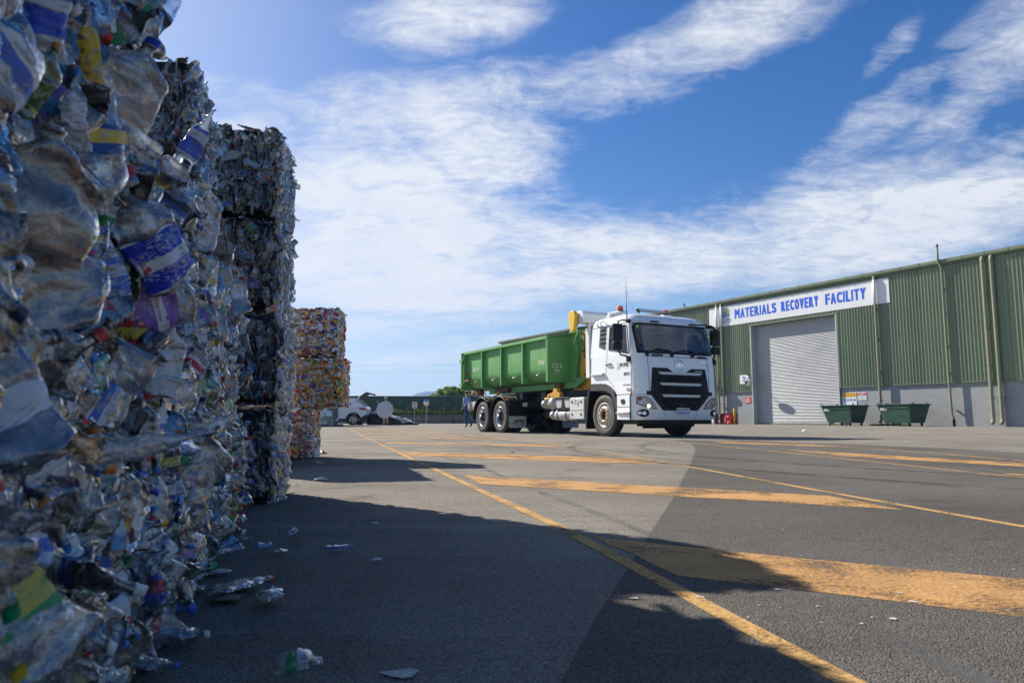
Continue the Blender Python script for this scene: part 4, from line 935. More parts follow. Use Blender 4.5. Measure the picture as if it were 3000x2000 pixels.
# reflector holder
J, E = standing({'calf': 0, 'l': dict(el=(-.36, -.10, 1.18), wr=(-.43, -.24, 1.34), kn=(-.10, -.02, .50), an=(-.11, .02, .09), to=(-.13, -.15, .04), side=(1, 0, 0)),
                 'r': dict(el=(.37, -.08, 1.16), wr=(.44, -.24, 1.27), kn=(.09, -.02, .50), an=(.10, .02, .09), to=(.12, -.15, .04), side=(-1, 0, 0))})
t = person('man in a grey cap and shorts standing behind a round white reflector', (-7.77, 44.4, gz(44)), 0, J, E, [M['skin'], M['wshirt'], M['shorts'], M['black']])
face(t, (0, -.02, 1.64), 0, M['skin'], M['hair'], M['cap'])
t = thing('photo_reflector', 'large round white photo reflector held upright in front of a man', 'reflector', (-7.79, 44.09, .52))
mb = MB(); mb.lathe([(.001, .012), (.25, .016), (.45, .012), (.505, 0)], 48, Matrix.Translation((0, 0, .52)) @ Matrix.Rotation(R(90), 4, 'X')); mb.lathe([(.505, 0), (.001, -.004)], 48, Matrix.Translation((0, 0, .52)) @ Matrix.Rotation(R(90), 4, 'X')); mb.build('fabric_disc', M['refl'], t)
mb = MB(); mb.lathe([(.50 + .012 * math.cos(a), .012 * math.sin(a)) for a in np.linspace(0, 6.283, 9)], 48, Matrix.Translation((0, 0, .52)) @ Matrix.Rotation(R(90), 4, 'X')); mb.build('rim', M['refl'], t)

# ------------------------------------------------------------------ hook-lift truck: x forward, y to the far side, z up
TL = (3.268, 18.112, 0); TRZ = math.atan2(-.886, .464)
trk = thing('hooklift_truck', 'white cab hook lift truck with black grille carrying a green bin', 'truck', TL, TRZ)
def lerpt(T, z):
    if z <= T[0][0]: return T[0][1]
    for (a, b), (c, d) in zip(T, T[1:]):
        if z <= c: return b + (d - b) * (z - a) / (c - a)
    return T[-1][1]
XFT = [(.40, 1.39), (.48, 1.43), (.95, 1.46), (1.5, 1.44), (1.93, 1.40), (2.70, 1.20), (2.80, 1.13), (2.88, 1.02), (2.935, .82), (2.955, .55)]
WT = [(.40, 1.20), (.48, 1.225), (1.93, 1.225), (2.70, 1.195), (2.80, 1.17), (2.88, 1.10), (2.935, .96), (2.955, .78)]
XRT = [(1.0, -.45), (2.70, -.38), (2.80, -.33), (2.88, -.22), (2.935, -.02), (2.955, .15)]
RC = .24
def Xf(z): return lerpt(XFT, z)
def Wd(z): return lerpt(WT, z)
def fx(y, z):
    w = Wd(z); a = abs(y) - (w - RC); x = Xf(z) - .02 * (y / w) ** 2
    return x if a <= 0 else x - RC + math.sqrt(max(RC * RC - a * a, 0))
def ring(z, xr=None, off=0.0):
    w = Wd(z) + off; xr = lerpt(XRT, z) if xr is None else xr; P = [(xr, -w, z)]
    ys_ = [-w * 1.0 + .0005] + [-(w - RC) - RC * math.sin(a) for a in np.linspace(1.45, 0, 8)] + list(np.linspace(-(w - RC), w - RC, 9))[1:-1] + [(w - RC) + RC * math.sin(a) for a in np.linspace(0, 1.45, 8)] + [w - .0005]
    for y in ys_: P.append((fx(y, z) + off, y, z))
    P.append((xr, w, z)); return P
def cols(mb, y0, y1, lo, hi, ny, nz, off, mat_=0, skirt=.02):
    Y = np.linspace(y0, y1, ny + 1); G_ = []
    for k in range(nz + 1):
        G_.append([(fx(y, lo(y) + (hi(y) - lo(y)) * k / nz) + off, y, lo(y) + (hi(y) - lo(y)) * k / nz) for y in Y])
    mb.grid(G_, mat_)
    if skirt:
        for row in (G_[0], G_[-1], [r_[0] for r_ in G_], [r_[-1] for r_ in G_]): mb.grid([row, [(p[0] - skirt, p[1], p[2]) for p in row]], mat_, False)
    return mb
def pw(pts): return lambda y: float(np.interp(y, [p[0] for p in pts], [p[1] for p in pts]))
def rough_gap(mb, pts, w_, y=-1.227):
    for (x0, z0), (x1, z1) in zip(pts, pts[1:]):
        d = Vector((x1 - x0, z1 - z0)).normalized() * w_ / 2; n = Vector((-d.y, d.x))
        mb.add([(x0 + n.x, y, z0 + n.y), (x0 - n.x, y, z0 - n.y), (x1 - n.x, y, z1 - n.y), (x1 + n.x, y, z1 + n.y)], [[0, 1, 2, 3]])
def build_truck():
    t = trk
    # --- cab shell
    mb = MB(); mb.loft([ring(z) for z in (1.30, 1.5, 1.75, 1.93)])
    mb.loft([ring(z) for z in (2.66, 2.70, 2.76, 2.80, 2.85, 2.88, 2.915, 2.935, 2.955)])
    for s in (-1, 1):       # pillars
        for a0, a1, b0, b1 in ((1.10, 1.18, 1.04, 1.11), (.27, .335, .27, .37)):
            pass
        q = []
        for z in np.linspace(1.93, 2.66, 5):     # front pillar wraps the corner
            w = Wd(z); row = [(Xf(z) - .30 + .10 * (z - 1.93), s * w, z)] + [(fx(s * ((w - RC) + RC * math.sin(a)), z), s * ((w - RC) + RC * math.sin(a)), z) for a in np.linspace(1.45, .72, 5)]
            row += [(p[0] - .05, p[1] * .97, p[2]) for p in row[::-1]]; q.append(row)
        mb.loft(q)
        def wpt(x, z, o=0.0): return (x, s * (Wd(z) - o), z)
        def slab(P, o=.05):
            n = len(P); A = [wpt(*p) for p in P]; B = [wpt(*p, o) for p in P]
            mb.add(A + B, [list(range(n)) if s < 0 else list(range(n))[::-1], [n + i for i in range(n)][::-1] if s < 0 else [n + i for i in range(n)]] + [[i, (i + 1) % n, n + (i + 1) % n, n + i] for i in range(n)])
        slab([(-.45, 1.93), (.325, 1.93), (.355, 2.66), (-.385, 2.66)])
        slab([(.325, 1.93), (.33, 2.07), (1.14, 1.935), (1.14, 1.93)]); slab([(.355, 2.62), (.355, 2.66), (1.02, 2.66), (1.04, 2.60)])
        slab([(1.10, 1.93), (1.04, 2.62), (1.02, 2.66), (1.10, 2.66), (1.16, 1.93)])
    mb.add([(-.45, -1.22, 1.93), (-.45, 1.22, 1.93), (-.385, 1.19, 2.66), (-.385, -1.19, 2.66)], [[0, 1, 2, 3]])
    # lower wings, behind the door and over the wheels
    for s in (-1, 1):
        poly = [(-.45, 1.30), (1.20, 1.30), (1.20, .985), (.64, .985), (.52, 1.10), (.38, 1.20), (.20, 1.262), (0, 1.28), (-.45, 1.29)]
        mb.prism(poly, 'y', s * 1.225 if s > 0 else -1.225, s * 1.0)
    mb.loft([ring(z, 1.16) for z in (.985, 1.1, 1.299)])
    cab = mb.build('cab', M['white'], t, auto=True)
    mb = MB(); mb.loft([ring(z, .70, .012) for z in (.40, .48, .60, .80, .975)]); bump = mb.build('bumper', M['white'], t, auto=True)
    mb = MB()
    for s in (-1, 1): mb.prism([(.655, .975), (1.165, .975), (1.165, .405), (.655, .405)], 'y', s * 1.242, s * 1.15, 0, .012).cut()
    step = mb.build('step_panel', M['white'], t)
    mb = MB(); mb.box((.91, -1.262, .56), (.50, .05, .045), 0, bev=.01); mb.build('step_edge', M['wgrey'], step)
    mb = MB(); mb.box((1.03, -1.29, .56), (.12, .01, .035)); mb.build('side_reflector', M['amber'], step)
    mb = MB(); mb.prism([(.80, .84), (.84, .88), (.95, .88), (.99, .83), (.98, .77), (.92, .75), (.84, .77)], 'y', -1.247, -1.2); mb.build('step_hole', M['blackm'], step)
    mb = MB(); rough_gap(mb, [(.66, .70), (1.16, .70)], .010, -1.246); rough_gap(mb, [(1.175, .40), (1.175, .93), (1.25, 1.06)], .05, -1.2455); mb.build('panel_gap', M['blackm'], step)
    for s in (-1, 1):
        mb = MB(); outer = [(-.45, 1.285), (.0, 1.28), (.22, 1.255), (.40, 1.19), (.53, 1.09), (.60, .95), (.64, .75), (.655, .62)]; inner = [(.60, .62), (.57, .78), (.50, .92), (.38, 1.03), (.2, 1.10), (0, 1.115), (-.45, 1.115)]
        mb.prism(outer + inner, 'y', s * 1.245, s * .95); mb.build('arch_trim', M['dgrey'], t)
        mb = MB(); mb.prism([(-.45, 1.11), (.55, 1.0), (.62, .45), (.66, .45), (.66, 1.2), (-.45, 1.2)], 'y', s * 1.2, s * .55); mb.prism([(-.58, 1.15), (-.50, 1.15), (-.62, .55), (-.66, .18), (-.70, .18), (-.70, .60)], 'y', s * 1.23, s * .55); mb.build('inner_guard', M['black'], t)
    # --- doors
    for s in (-1, 1):
        d = MB(); y = -1.227
        if s < 0:
            rough_gap(d, [(1.205, 2.66), (1.205, 1.30), (1.205, .985)], .012); rough_gap(d, [(.285, 2.66), (.245, 1.75), (.20, 1.52), (.26, 1.40), (.48, 1.22), (.62, 1.0)], .010); rough_gap(d, [(.62, .99), (1.2, .99)], .012); rough_gap(d, [(-.40, 2.665), (1.12, 2.665)], .012, -1.199)
        else: rough_gap(d, [(1.205, 2.66), (1.205, .985)], .012, 1.227)
        dr = d.build('door', M['blackm'], t)
        w = MB(); P = [(.335, 2.07), (.36, 2.60), (.40, 2.62), (1.0, 2.61), (1.04, 2.58), (1.135, 1.945), (1.10, 1.94)]
        w.add([(x, s * (Wd(z) - .02), z) for x, z in P], [list(range(len(P)))[::s]]); w.build('window', M['sglass'], dr)
        w = MB(); Q = P + [P[0]]
        for (x0, z0), (x1, z1) in zip(Q, Q[1:]): w.tube([(x0, s * (Wd(z0) + .002), z0), (x1, s * (Wd(z1) + .002), z1)], .011, 6)
        w.build('window_seal', M['blackm'], dr)
        w = MB(); w.tube([(.22, s * 1.23, 1.72), (.25, s * 1.26, 1.725), (.42, s * 1.26, 1.725), (.45, s * 1.23, 1.72)], .018, 8); w.build('handle', M['black'], dr)
        v = MB(); v.add([(x, s * (Wd(z) + .004), z) for x, z in [(-.09, 2.18), (-.04, 2.68 - .03), (.22, 2.65), (.19, 2.08)]], [[0, 1, 2, 3][::s]]); vent = v.build('side_vent', M['dgrey'], t)
        v = MB()
        for z in (2.28, 2.39, 2.50, 2.60): v.box((.07, s * (Wd(z) + .012), z), (.24, .03, .012 if s > 0 else .014), bev=.004).cut()
        v.build('louvre', M['dgrey'], vent)
        v = MB(); v.box((-.12, s * 1.24, 1.50), (.52, .10, .07), bev=.02); v.build('side_bump_rail', M['wgrey'], t)
    mb = MB(); yy = -1.2285
    [mb.text(c_, (x_ + dx, yy - .0004 * q, 1.635), (1, 0, 0), (0, 0, 1), w_, .095, 0) for c_, x_, w_ in (('M', .775, .09), ('M', .935, .09), ('S', 1.04, .055)) for q, dx in enumerate((0, .009, .018))]; mb.build('company_name', M['navy'], cab)
    mb = MB(); mb.text('A', (.875, yy, 1.635), (1, 0, 0), (0, 0, 1), .055, .095, 0, .01); mb.text('GROUP', (.99, yy, 1.595), (1, 0, 0), (0, 0, 1), .11, .028, 0); mb.prism([(.64, 1.60), (.68, 1.67), (.665, 1.72), (.69, 1.70), (.70, 1.77), (.72, 1.69), (.76, 1.64), (.765, 1.58), (.70, 1.58)], 'y', yy, yy + .002); mb.build('company_emblem', M['wgrey'], cab)
    mb = MB(); mb.text('M9031', (.93, yy, 1.42), (1, 0, 0), (0, 0, 1), .235, .085, 0, .01); mb.text('CW 25 360', (.90, yy, 1.185), (1, 0, 0), (0, 0, 1), .27, .042, 0, .03, .25); mb.build('fleet_number', M['ink'], cab)
    mb = MB(); mb.box((1.10, -1.232, 1.105), (.13, .02, .06), bev=.008); ind = mb.build('side_indicator', M['chrome'], cab); mb = MB(); mb.box((1.08, -1.244, 1.105), (.06, .008, .035)); mb.build('amber_lens', M['amber'], ind)
    # --- windscreen and cab inside
    lo = pw([(-1.17, 2.06), (-1.14, 1.98), (-1.06, 1.945), (1.06, 1.945), (1.14, 1.98), (1.17, 2.06)]); hi = pw([(-1.14, 2.58), (-1.10, 2.64), (-1.02, 2.665), (1.02, 2.665), (1.10, 2.64), (1.14, 2.58)])
    mb = MB(); cols(mb, -1.14, 1.14, lo, hi, 24, 6, .004, 0, 0); ws = mb.build('windscreen', M['glass'], t)
    mb = MB(); Y = np.linspace(-1.14, 1.14, 25)
    for f_, g_ in ((lo, .045), (hi, -.05)): mb.grid([[(fx(y, f_(y)) + .008, y, f_(y)) for y in Y], [(fx(y, f_(y) + g_) + .008, y, f_(y) + g_) for y in Y]])
    for s in (-1, 1): mb.grid([[(fx(s * 1.145, z) + .008, s * 1.145, z) for z in np.linspace(lo(s * 1.14), hi(s * 1.14), 6)], [(fx(s * 1.095, z) + .008, s * 1.095, z) for z in np.linspace(lo(s * 1.14), hi(s * 1.14), 6)]])
    mb.build('screen_border', M['blackm'], ws)
    mb = MB(); mb.add([(fx(y, z) + .010, y, z) for y, z in ((-1.06, 2.53), (-1.01, 2.53), (-1.01, 2.60), (-1.06, 2.60))], [[0, 1, 2, 3]]); mb.build('sticker', mat('lime_sticker', (.55, .62, .05), .5), ws)
    for y0 in (-.92, -.20, .42):
        mb = MB(); mb.cyl((fx(y0, 1.90) - .01, y0, 1.90), (fx(y0, 1.90) + .05, y0, 1.905), .035, seg=12)
        P = [(y0, 1.905), (y0 + .14, 1.99), (y0 + .34, 2.045), (y0 + .72, 2.01)] if y0 < .4 else [(y0, 1.905), (y0 + .16, 1.975), (y0 + .34, 2.03), (y0 + .62, 2.02)]
        mb.tube([(fx(y, z) + .045, y, z) for y, z in P], [.016, .013, .012, .010], 6); mb.tube([(fx(y, z) + .02, y, z) for y, z in (P[1], P[2], P[3])], .010, 5); mb.build('wiper', M['black'], t)
    for y0, z0, L in ((-.62, 1.895, .30), (.72, 1.885, .26), (-.52, 2.705, .24), (.66, 2.70, .22)):
        mb = MB(); mb.tube([(fx(y, z) + o, y, z) for y, z, o in ((y0 - L / 2, z0, .0), (y0 - L / 2 + .02, z0, .045), (y0 + L / 2 - .02, z0, .045), (y0 + L / 2, z0, .0))], .019, 8); mb.build('grab_handle', M['black'], t)
    mb = MB(); mb.box((.95, 0, 1.96), (.62, 2.2, .10), 0, bev=.03); mb.box((.95, -.62, 2.02), (.28, .5, .08), bev=.03); mb.build('dashboard', M['dgrey'], t)
    mb = MB(); mb.lathe([(.20 + .016 * math.cos(a), .016 * math.sin(a)) for a in np.linspace(0, 6.283, 9)], 24, Matrix.Translation((.78, -.58, 2.06)) @ Matrix.Rotation(R(-28), 4, 'Y')); mb.cyl((.78, -.58, 2.06), (.92, -.58, 1.93), .03)
    for a in (0, 2.1, 4.2): mb.cyl((.78, -.58, 2.06), Matrix.Translation((.78, -.58, 2.06)) @ Matrix.Rotation(R(-28), 4, 'Y') @ Vector((.2 * math.cos(a), .2 * math.sin(a), 0)), .014)
    mb.build('steering_wheel', M['black'], t)
    for y in (-.58, .60):
        mb = MB(); mb.box((.30, y, 1.90), (.5, .5, .16), bev=.05); mb.box((.03, y, 2.20), (.14, .48, .60), bev=.06, M=Matrix.Rotation(R(-10), 4, 'Y')); mb.box((-.02, y, 2.52), (.1, .26, .16), bev=.04); mb.build('seat', M['seat'], t)
    # --- front face
    top = pw([(-.82, 1.60), (-.36, 1.60), (-.20, 1.505), (.20, 1.505), (.36, 1.60), (.82, 1.60)])
    def glo(y): return float(np.interp(abs(y), [0, .52, .86], [.615, .615, .96]))
    def ghi(y): return top(y) if abs(y) < .80 else float(np.interp(abs(y), [.80, .86], [1.59, 1.02]))
    mb = MB(); cols(mb, -.86, .86, glo, ghi, 48, 10, .028, 0, .05); gr = mb.build('grille', M['black'], t)
    mb = MB()
    for z0, z1, h in ((1.06, 1.16, .66), (1.30, 1.40, .66), (.80, .90, .60), (1.00, 1.05, .78), (.66, .78, .46)): cols(mb, -h, h, lambda y: z0, lambda y: z1, 12, 1, .031, 0, 0)
    mb.build('intake', mat('dark_void', (.003, .003, .004), .9), gr)
    mb = MB()
    for k in range(7):
        y = -.54 + k * .18
        for z0, z1 in ((1.06, 1.16), (1.30, 1.40), (.80, .90)): mb.box((fx(y, z0) + .033, y, (z0 + z1) / 2), (.012, .02, z1 - z0))
    for z in (1.18, 1.285, 1.42, .915, .79): cols(mb, -.70, .70, lambda y: z - .012, lambda y: z + .012, 12, 1, .046, 0, .02)
    mb.build('intake_rib', M['black'], gr)
    for z, a, b in ((1.475, .66, .60), (1.225, .62, .58), (.955, .58, .53)):
        mb = MB(); Y = [-a, -b, b, a]; X0 = fx(0, z)
        P = [(-a, z + .028), (a, z + .028), (b, z - .028), (-b, z - .028)]
        mb.add([(fx(y, zz) + .058, y, zz) for y, zz in P] + [(fx(y, zz) + .028, y, zz) for y, zz in P], [[0, 3, 2, 1]] + [[i, (i + 1) % 4, 4 + (i + 1) % 4, 4 + i] for i in range(4)]); mb.build('grille_bar', M['wgrey'], gr)
    mb = MB(); mb.text('UD TRUCKS', (fx(.5, 1.545) + .032, .46, 1.525), (0, 1, 0), (0, 0, 1), .22, .032, 0, .03); mb.build('grille_lettering', M['sign'], gr)
    mb = MB(); X = Matrix.Translation((fx(0, 1.68) + .006, 0, 1.675)) @ Matrix.Rotation(R(90), 4, 'Y'); mb.lathe([(.135, -.01), (.137, .012), (.128, .016), (.119, .010), (.118, -.01)], 36, X); mb.text('UD', (fx(0, 1.68) + .016, -.10, 1.63), (0, 1, 0), (0, 0, 1), .20, .09, 0, .05); mb.build('badge', M['chrome'], t)
    mb = MB(); mb.text('Quon', (fx(.8, 1.77) + .008, .66, 1.745), (0, 1, 0), (-.02, 0, 1), .24, .062, 0, .02); mb.build('model_lettering', M['chrome'], t)
    mb = MB()
    for s in (-1, 1):
        mb.tube([(fx(s * .90, z) + .001, s * .90, z) for z in (1.05, 1.3, 1.6, 1.89)], .006, 5)
    mb.tube([(fx(y, 1.865) + .001, y, 1.865) for y in np.linspace(-.95, 1.1, 12)], .007, 5); mb.tube([(fx(y, 2.70) + .0, y, 2.70) for y in np.linspace(-1.18, -.9, 5)], .004, 5)
    for y in (-.48, .48): mb.tube([(fx(y, z) + .0125, y, z) for z in (.42, .5, .6)], .004, 5)
    mb.build('panel_gap', M['blackm'], t)
    mb = MB()
    for s in (-1, 1): cols(mb, s * .98 if s < 0 else .86, s * .86 if s < 0 else .98, lambda y: .965, lambda y: 1.06, 4, 1, .013, 0, .02)
    mb.build('bumper_joint', M['black'], t)
    for s in (-1, 1):
        yy_ = [.70, .80, .95, 1.10, 1.19]
        hi_ = pw([(.70, .665), (.80, .80), (.95, .915), (1.12, .935), (1.19, .93)]); lo_ = pw([(.70, .64), (.85, .655), (1.05, .70), (1.19, .76)])
        H_ = (lambda y: hi_(abs(y))); L_ = (lambda y: lo_(abs(y)))
        a, b = (-1.19, -.70) if s < 0 else (.70, 1.19)
        mb = MB(); cols(mb, a, b, L_, H_, 14, 4, .016, 0, 0); hl = mb.build('headlight', M['blackm'], t)
        mb = MB(); cols(mb, a + .015, b - .015, lambda y: L_(y) + .02, lambda y: H_(y) - .02, 14, 4, .019, 0, 0)
        mb.build('reflector', mat('headlight_reflector', (.55, .56, .58), .12, .95, .3, 18, bump=.8, bs=22), hl)
        for yb, zb, rb in ((.94, .715, .055), (1.08, .80, .05)):
            mb = MB(); X = Matrix.Translation((fx(s * yb, zb) + .012, s * yb, zb)) @ Matrix.Rotation(R(90 + s * 18 * (yb > 1)), 4, 'Y'); mb.lathe([(rb, .0), (rb * 1.02, .02), (rb * .9, .026)], 18, X); mb.build('lamp_ring', M['chrome'], hl)
        mb = MB(); mb.sphere((fx(s * .94, .715) + .02, s * .94, .715), .040 if s < 0 else .03, 0, 2, (.4, 1, 1)); mb.build('bulb', M['lamp'] if s < 0 else M['chrome'], hl)
        mb = MB(); cols(mb, s * 1.185 if s < 0 else 1.10, s * 1.10 if s < 0 else 1.185, lambda y: .85, lambda y: .905, 4, 1, .023, 0, .0); mb.build('indicator', M['amber'], hl)
        mb = MB(); cols(mb, a + .004, b - .004, lambda y: L_(y) + .006, lambda y: H_(y) - .006, 14, 4, .034, 0, 0); mb.build('lens', M['lens'], hl)
        mb = MB(); P = []
        for k in range(24):
            an = 2 * math.pi * k / 24; y, z = s * 1.05 + .135 * math.cos(an), .555 + .088 * math.sin(an); P.append((fx(y, z) + .018, y, z))
        mb.add(P + [(fx(s * 1.05, .555) + .024, s * 1.05, .555)], [[k, (k + 1) % 24, 24] for k in range(24)]); fg = mb.build('fog_light', M['black'], t)
        mb = MB(); P = [(fx(s * 1.05 + .045 * math.cos(2 * math.pi * k / 16), .555) + .034, s * 1.05 + .045 * math.cos(2 * math.pi * k / 16), .555 + .045 * math.sin(2 * math.pi * k / 16)) for k in range(16)]; mb.add(P, [list(range(16))]); mb.build('lens', M['chrome'], fg)
    mb = MB(); mb.box((1.505, .035, .615), (.012, .39, .125), 0, bev=.004); pl = mb.build('number_plate', M['plate'], t)
    mb = MB(); mb.text('XQ·79WT', (1.513, -.145, .58), (0, 1, 0), (0, 0, 1), .36, .085, 0, .0); mb.build('plate_number', M['ink'], pl)
    mb = MB(); mb.box((1.513, .035, .563), (.003, .375, .022)); mb.build('plate_band', M['blue'], pl)
    mb = MB(); mb.box((1.47, .035, .72), (.06, .22, .10), bev=.02); mb.build('plate_bracket', M['black'], t)
    mb = MB(); mb.box((.75, 0, .37), (1.1, 2.2, .14), bev=.02); mb.box((.9, 0, .29), (.7, 1.2, .08), bev=.02); mb.build('under_tray', M['black'], t)
    # --- roof fittings
    for y in (-.98, .42):
        mb = MB(); mb.box((.42, y, 3.0), (.34, .24, .03), bev=.01); mb.box((.15, y, 2.97), (.08, .2, .12), bev=.01); mb.tube([(-.1, y, 2.92), (-.02, y, 2.99), (.4, y, 2.995)], .018, 6); mb.build('beacon_mount', M['white2'], t)
        mb = MB(); mb.lathe([(.001, 3.015), (.085, 3.015), (.085, 3.05), (.001, 3.05)], 20, Matrix.Translation((.48, y, 0))); b_ = mb.build('beacon', M['black'], t)
        mb = MB(); mb.lathe([(.078, 3.05), (.078, 3.12), (.066, 3.145), (.001, 3.15)], 20, Matrix.Translation((.48, y, 0))); mb.build('amber_dome', M['amber'], b_)
    mb = MB(); mb.box((.98, -.42, 2.995), (.07, .88, .065), bev=.012); lb = mb.build('light_bar', M['black'], t)
    mb = MB(); mb.box((1.019, -.42, 2.995), (.006, .80, .045)); mb.build('led_lens', mat('led_lens', (.6, .62, .64), .2, .4, .3, 60), lb)
    mb = MB(); mb.box((.98, -.80, 2.955), (.05, .03, .06)); mb.box((.98, -.04, 2.955), (.05, .03, .06)); mb.build('light_bar_foot', M['black'], lb)
    for y in (-.86, .90):
        mb = MB(); mb.box((fx(y, 2.83) + .005, y, 2.835), (.04, .13, .04), bev=.01); c_ = mb.build('clearance_lamp', M['chrome'], t); mb = MB(); mb.box((fx(y, 2.83) + .028, y, 2.835), (.008, .05, .024)); mb.build('amber_lens', M['amber'], c_)
    mb = MB(); mb.cyl((1.12, -1.25, 2.66), (1.12, -1.26, 2.95), .014, .012); mb.tube([(1.12, -1.26, 2.95), (1.12, -1.262, 3.35), (1.12, -1.265, 3.74)], [.007, .005, .004], 6); mb.tube([(1.18, -1.0, 2.80), (1.12, -1.2, 3.2), (1.10, -1.26, 3.5)], .0022, 4); mb.build('antenna', M['dgrey'], t)
    mb = MB(); mb.tube([(-.16, -1.20, 2.70), (-.05, -1.26, 2.78), (.22, -1.26, 2.79)], .016, 6); mb.tube([(.0, -1.19, 2.68), (.06, -1.26, 2.77), (.22, -1.26, 2.79), (.27, -1.2, 2.68)], .014, 6); mb.build('roof_handle', M['wgrey'], t)
    for s in (-1, 1):
        x0 = 1.04 if s < 0 else 1.16; yy_ = s * (1.46 if s < 0 else 1.38)
        mb = MB(); mb.tube([(1.13, s * 1.2, 2.70), (x0 + .02, yy_ - s * .10, 2.715), (x0 + .02, yy_, 2.68), (x0, yy_, 2.55), (x0, yy_, 2.0), (x0 + .01, yy_ - s * .06, 1.90), (x0 + .08, s * 1.25, 1.86), (x0 + .10, s * 1.22, 1.84)], .020, 8); mb.box((x0 + .10, s * 1.25, 1.80), (.10, .07, .13), bev=.02); mb.box((1.13, s * 1.22, 2.69), (.09, .09, .09), bev=.02); mr = mb.build('wing_mirror', M['black'], t)
        mb = MB(); mb.box((x0, yy_ + s * .02, 2.42), (.11, .27, .40), 0, bev=.045); mb.box((x0, yy_ + s * .03, 2.105), (.10, .25, .20), 0, bev=.045); mb.build('mirror_housing', M['black'], mr)
        mb = MB(); mb.box((x0 - .058, yy_ + s * .02, 2.42), (.006, .22, .34)); mb.box((x0 - .053, yy_ + s * .03, 2.105), (.006, .20, .15)); mb.build('mirror_glass', M['mirror'], mr)
    mb = MB(); mb.tube([(1.24, .75, 2.70), (1.36, .92, 2.70), (1.40, 1.12, 2.62), (1.36, 1.24, 2.58)], .018, 8); fm = mb.build('front_mirror', M['black'], t)
    mb = MB(); mb.sphere((1.36, 1.25, 2.50), .13, 0, 3, (.55, .9, .9)); mb.build('mirror_housing', M['black'], fm)
    # --- frame behind the cab, cover arm, exhaust stack
    mb = MB(); mb.prism([(-1.15, 2.90), (-.82, 2.90), (-.80, 3.12), (-.86, 3.20), (-1.15, 3.22)], 'y', -1.20, 1.15, 0, .012); mb.build('cover_beam', M['white2'], t)
    mb = MB()
    for y in (-.93, .93):
        mb.box((-.98, y, 2.19), (.16, .07, 1.42), 0, bev=.01)
    mb.box((-.98, 0, 2.87), (.12, 1.9, .06)); mb.build('cover_frame', M['white2'], t)
    mb = MB(); poly = []
    for a in np.linspace(0, 180, 12): poly.append((-1.16 + .165 * math.cos(R(a)), 3.07 + .165 * math.sin(R(a))))
    for a in np.linspace(180, 360, 12): poly.append((-1.16 + .115 * math.cos(R(a)), 2.80 + .115 * math.sin(R(a))))
    mb.prism(poly, 'y', -1.33, -1.23, 0, .018); mb.build('motor_cover', M['yel'], t)
    mb = MB(); mb.box((-1.2, -1.2, 3.14), (.12, .10, .12), bev=.02); mb.lathe([(.001, -.02), (.12, -.02), (.12, .03), (.001, .03)], 18, Matrix.Translation((-1.22, -1.18, 2.92)) @ Matrix.Rotation(R(90), 4, 'X')); mb.cyl((-1.2, -1.1, 2.80), (-.98, -.95, 2.80), .02); mb.cyl((-1.2, -1.1, 2.80), (-1.2, -1.1, 2.3), .012); mb.build('work_lamp', M['black'], t)
    mb = MB(); mb.box((-1.05, .1, 2.68), (.06, 1.6, .30)); mb.build('rolled_cover', mat('dark_blue_tarp', (.012, .025, .09), .6), t)
    mb = MB(); mb.box((-.60, -.93, 2.30), (.10, .16, .75), bev=.02)
    for z in np.linspace(1.98, 2.62, 15): mb.box((-.55, -.94, z), (.05, .18, .018))
    mb.cyl((-.60, -.92, 1.2), (-.60, -.92, 1.95), .07); mb.box((-.62, -.5, 1.6), (.2, .7, 1.0), bev=.03)
    for z in (1.40, 1.62, 1.84): mb.box((-.54, -1.0, z), (.10, .12, .12), bev=.02)
    mb.build('intake_stack', M['dgrey'], t)
    # --- chassis, tanks, boxes
    mb = MB()
    for y in (-.43, .43): mb.box((-3.6, y, .92), (8.2, .09, .28))
    for x in (-7.5, -6.2, -4.8, -3.4, -2.0, -.6): mb.box((x, 0, .92), (.12, .84, .2))
    for x in (-6.83, -5.53, .07): mb.cyl((x, -1.0, .51), (x, 1.0, .51), .09, seg=12)
    for x in (-6.83, -5.53): mb.sphere((x, 0, .51), .24, 0, 2)
    mb.box((-3.3, 0, .70), (1.4, 1.0, .5), bev=.03); mb.box((-2.4, .7, .68), (1.6, .5, .5), bev=.04); mb.box((-6.2, 0, .85), (2.4, .5, .2)); mb.box((-4.3, -.75, .86), (.3, .5, .12)); mb.cyl((-3.3, -.4, .62), (-5.2, -.1, .55), .05)
    mb.box((-1.0, .3, .75), (1.5, 1.2, .5), bev=.03); mb.build('chassis', M['blackm'], t)
    mb = MB()
    for y in (-.30, .30): mb.box((-4.6, y, 1.16), (6.2, .12, .16))
    mb.box((-3.55, -.55, 1.12), (.25, .5, .2)); mb.box((-4.9, -.5, 1.12), (.2, .6, .22)); mb.build('subframe', M['black'], t)
    mb = MB(); mb.box((-8.05, 0, .86), (.10, 2.3, .24), bev=.02); mb.box((-7.75, -1.05, .90), (.55, .06, .26), bev=.02); mb.box((-7.7, 0, .75), (.2, 1.2, .2)); mb.build('rear_bar', M['wgrey'], t)
    mb = MB(); mb.box((-8.05, -1.16, .99), (.05, .03, .035)).cut(); mb.box((-8.05, -1.16, .79), (.05, .03, .05)); mb.build('rear_marker_lamp', M['amber'], t)
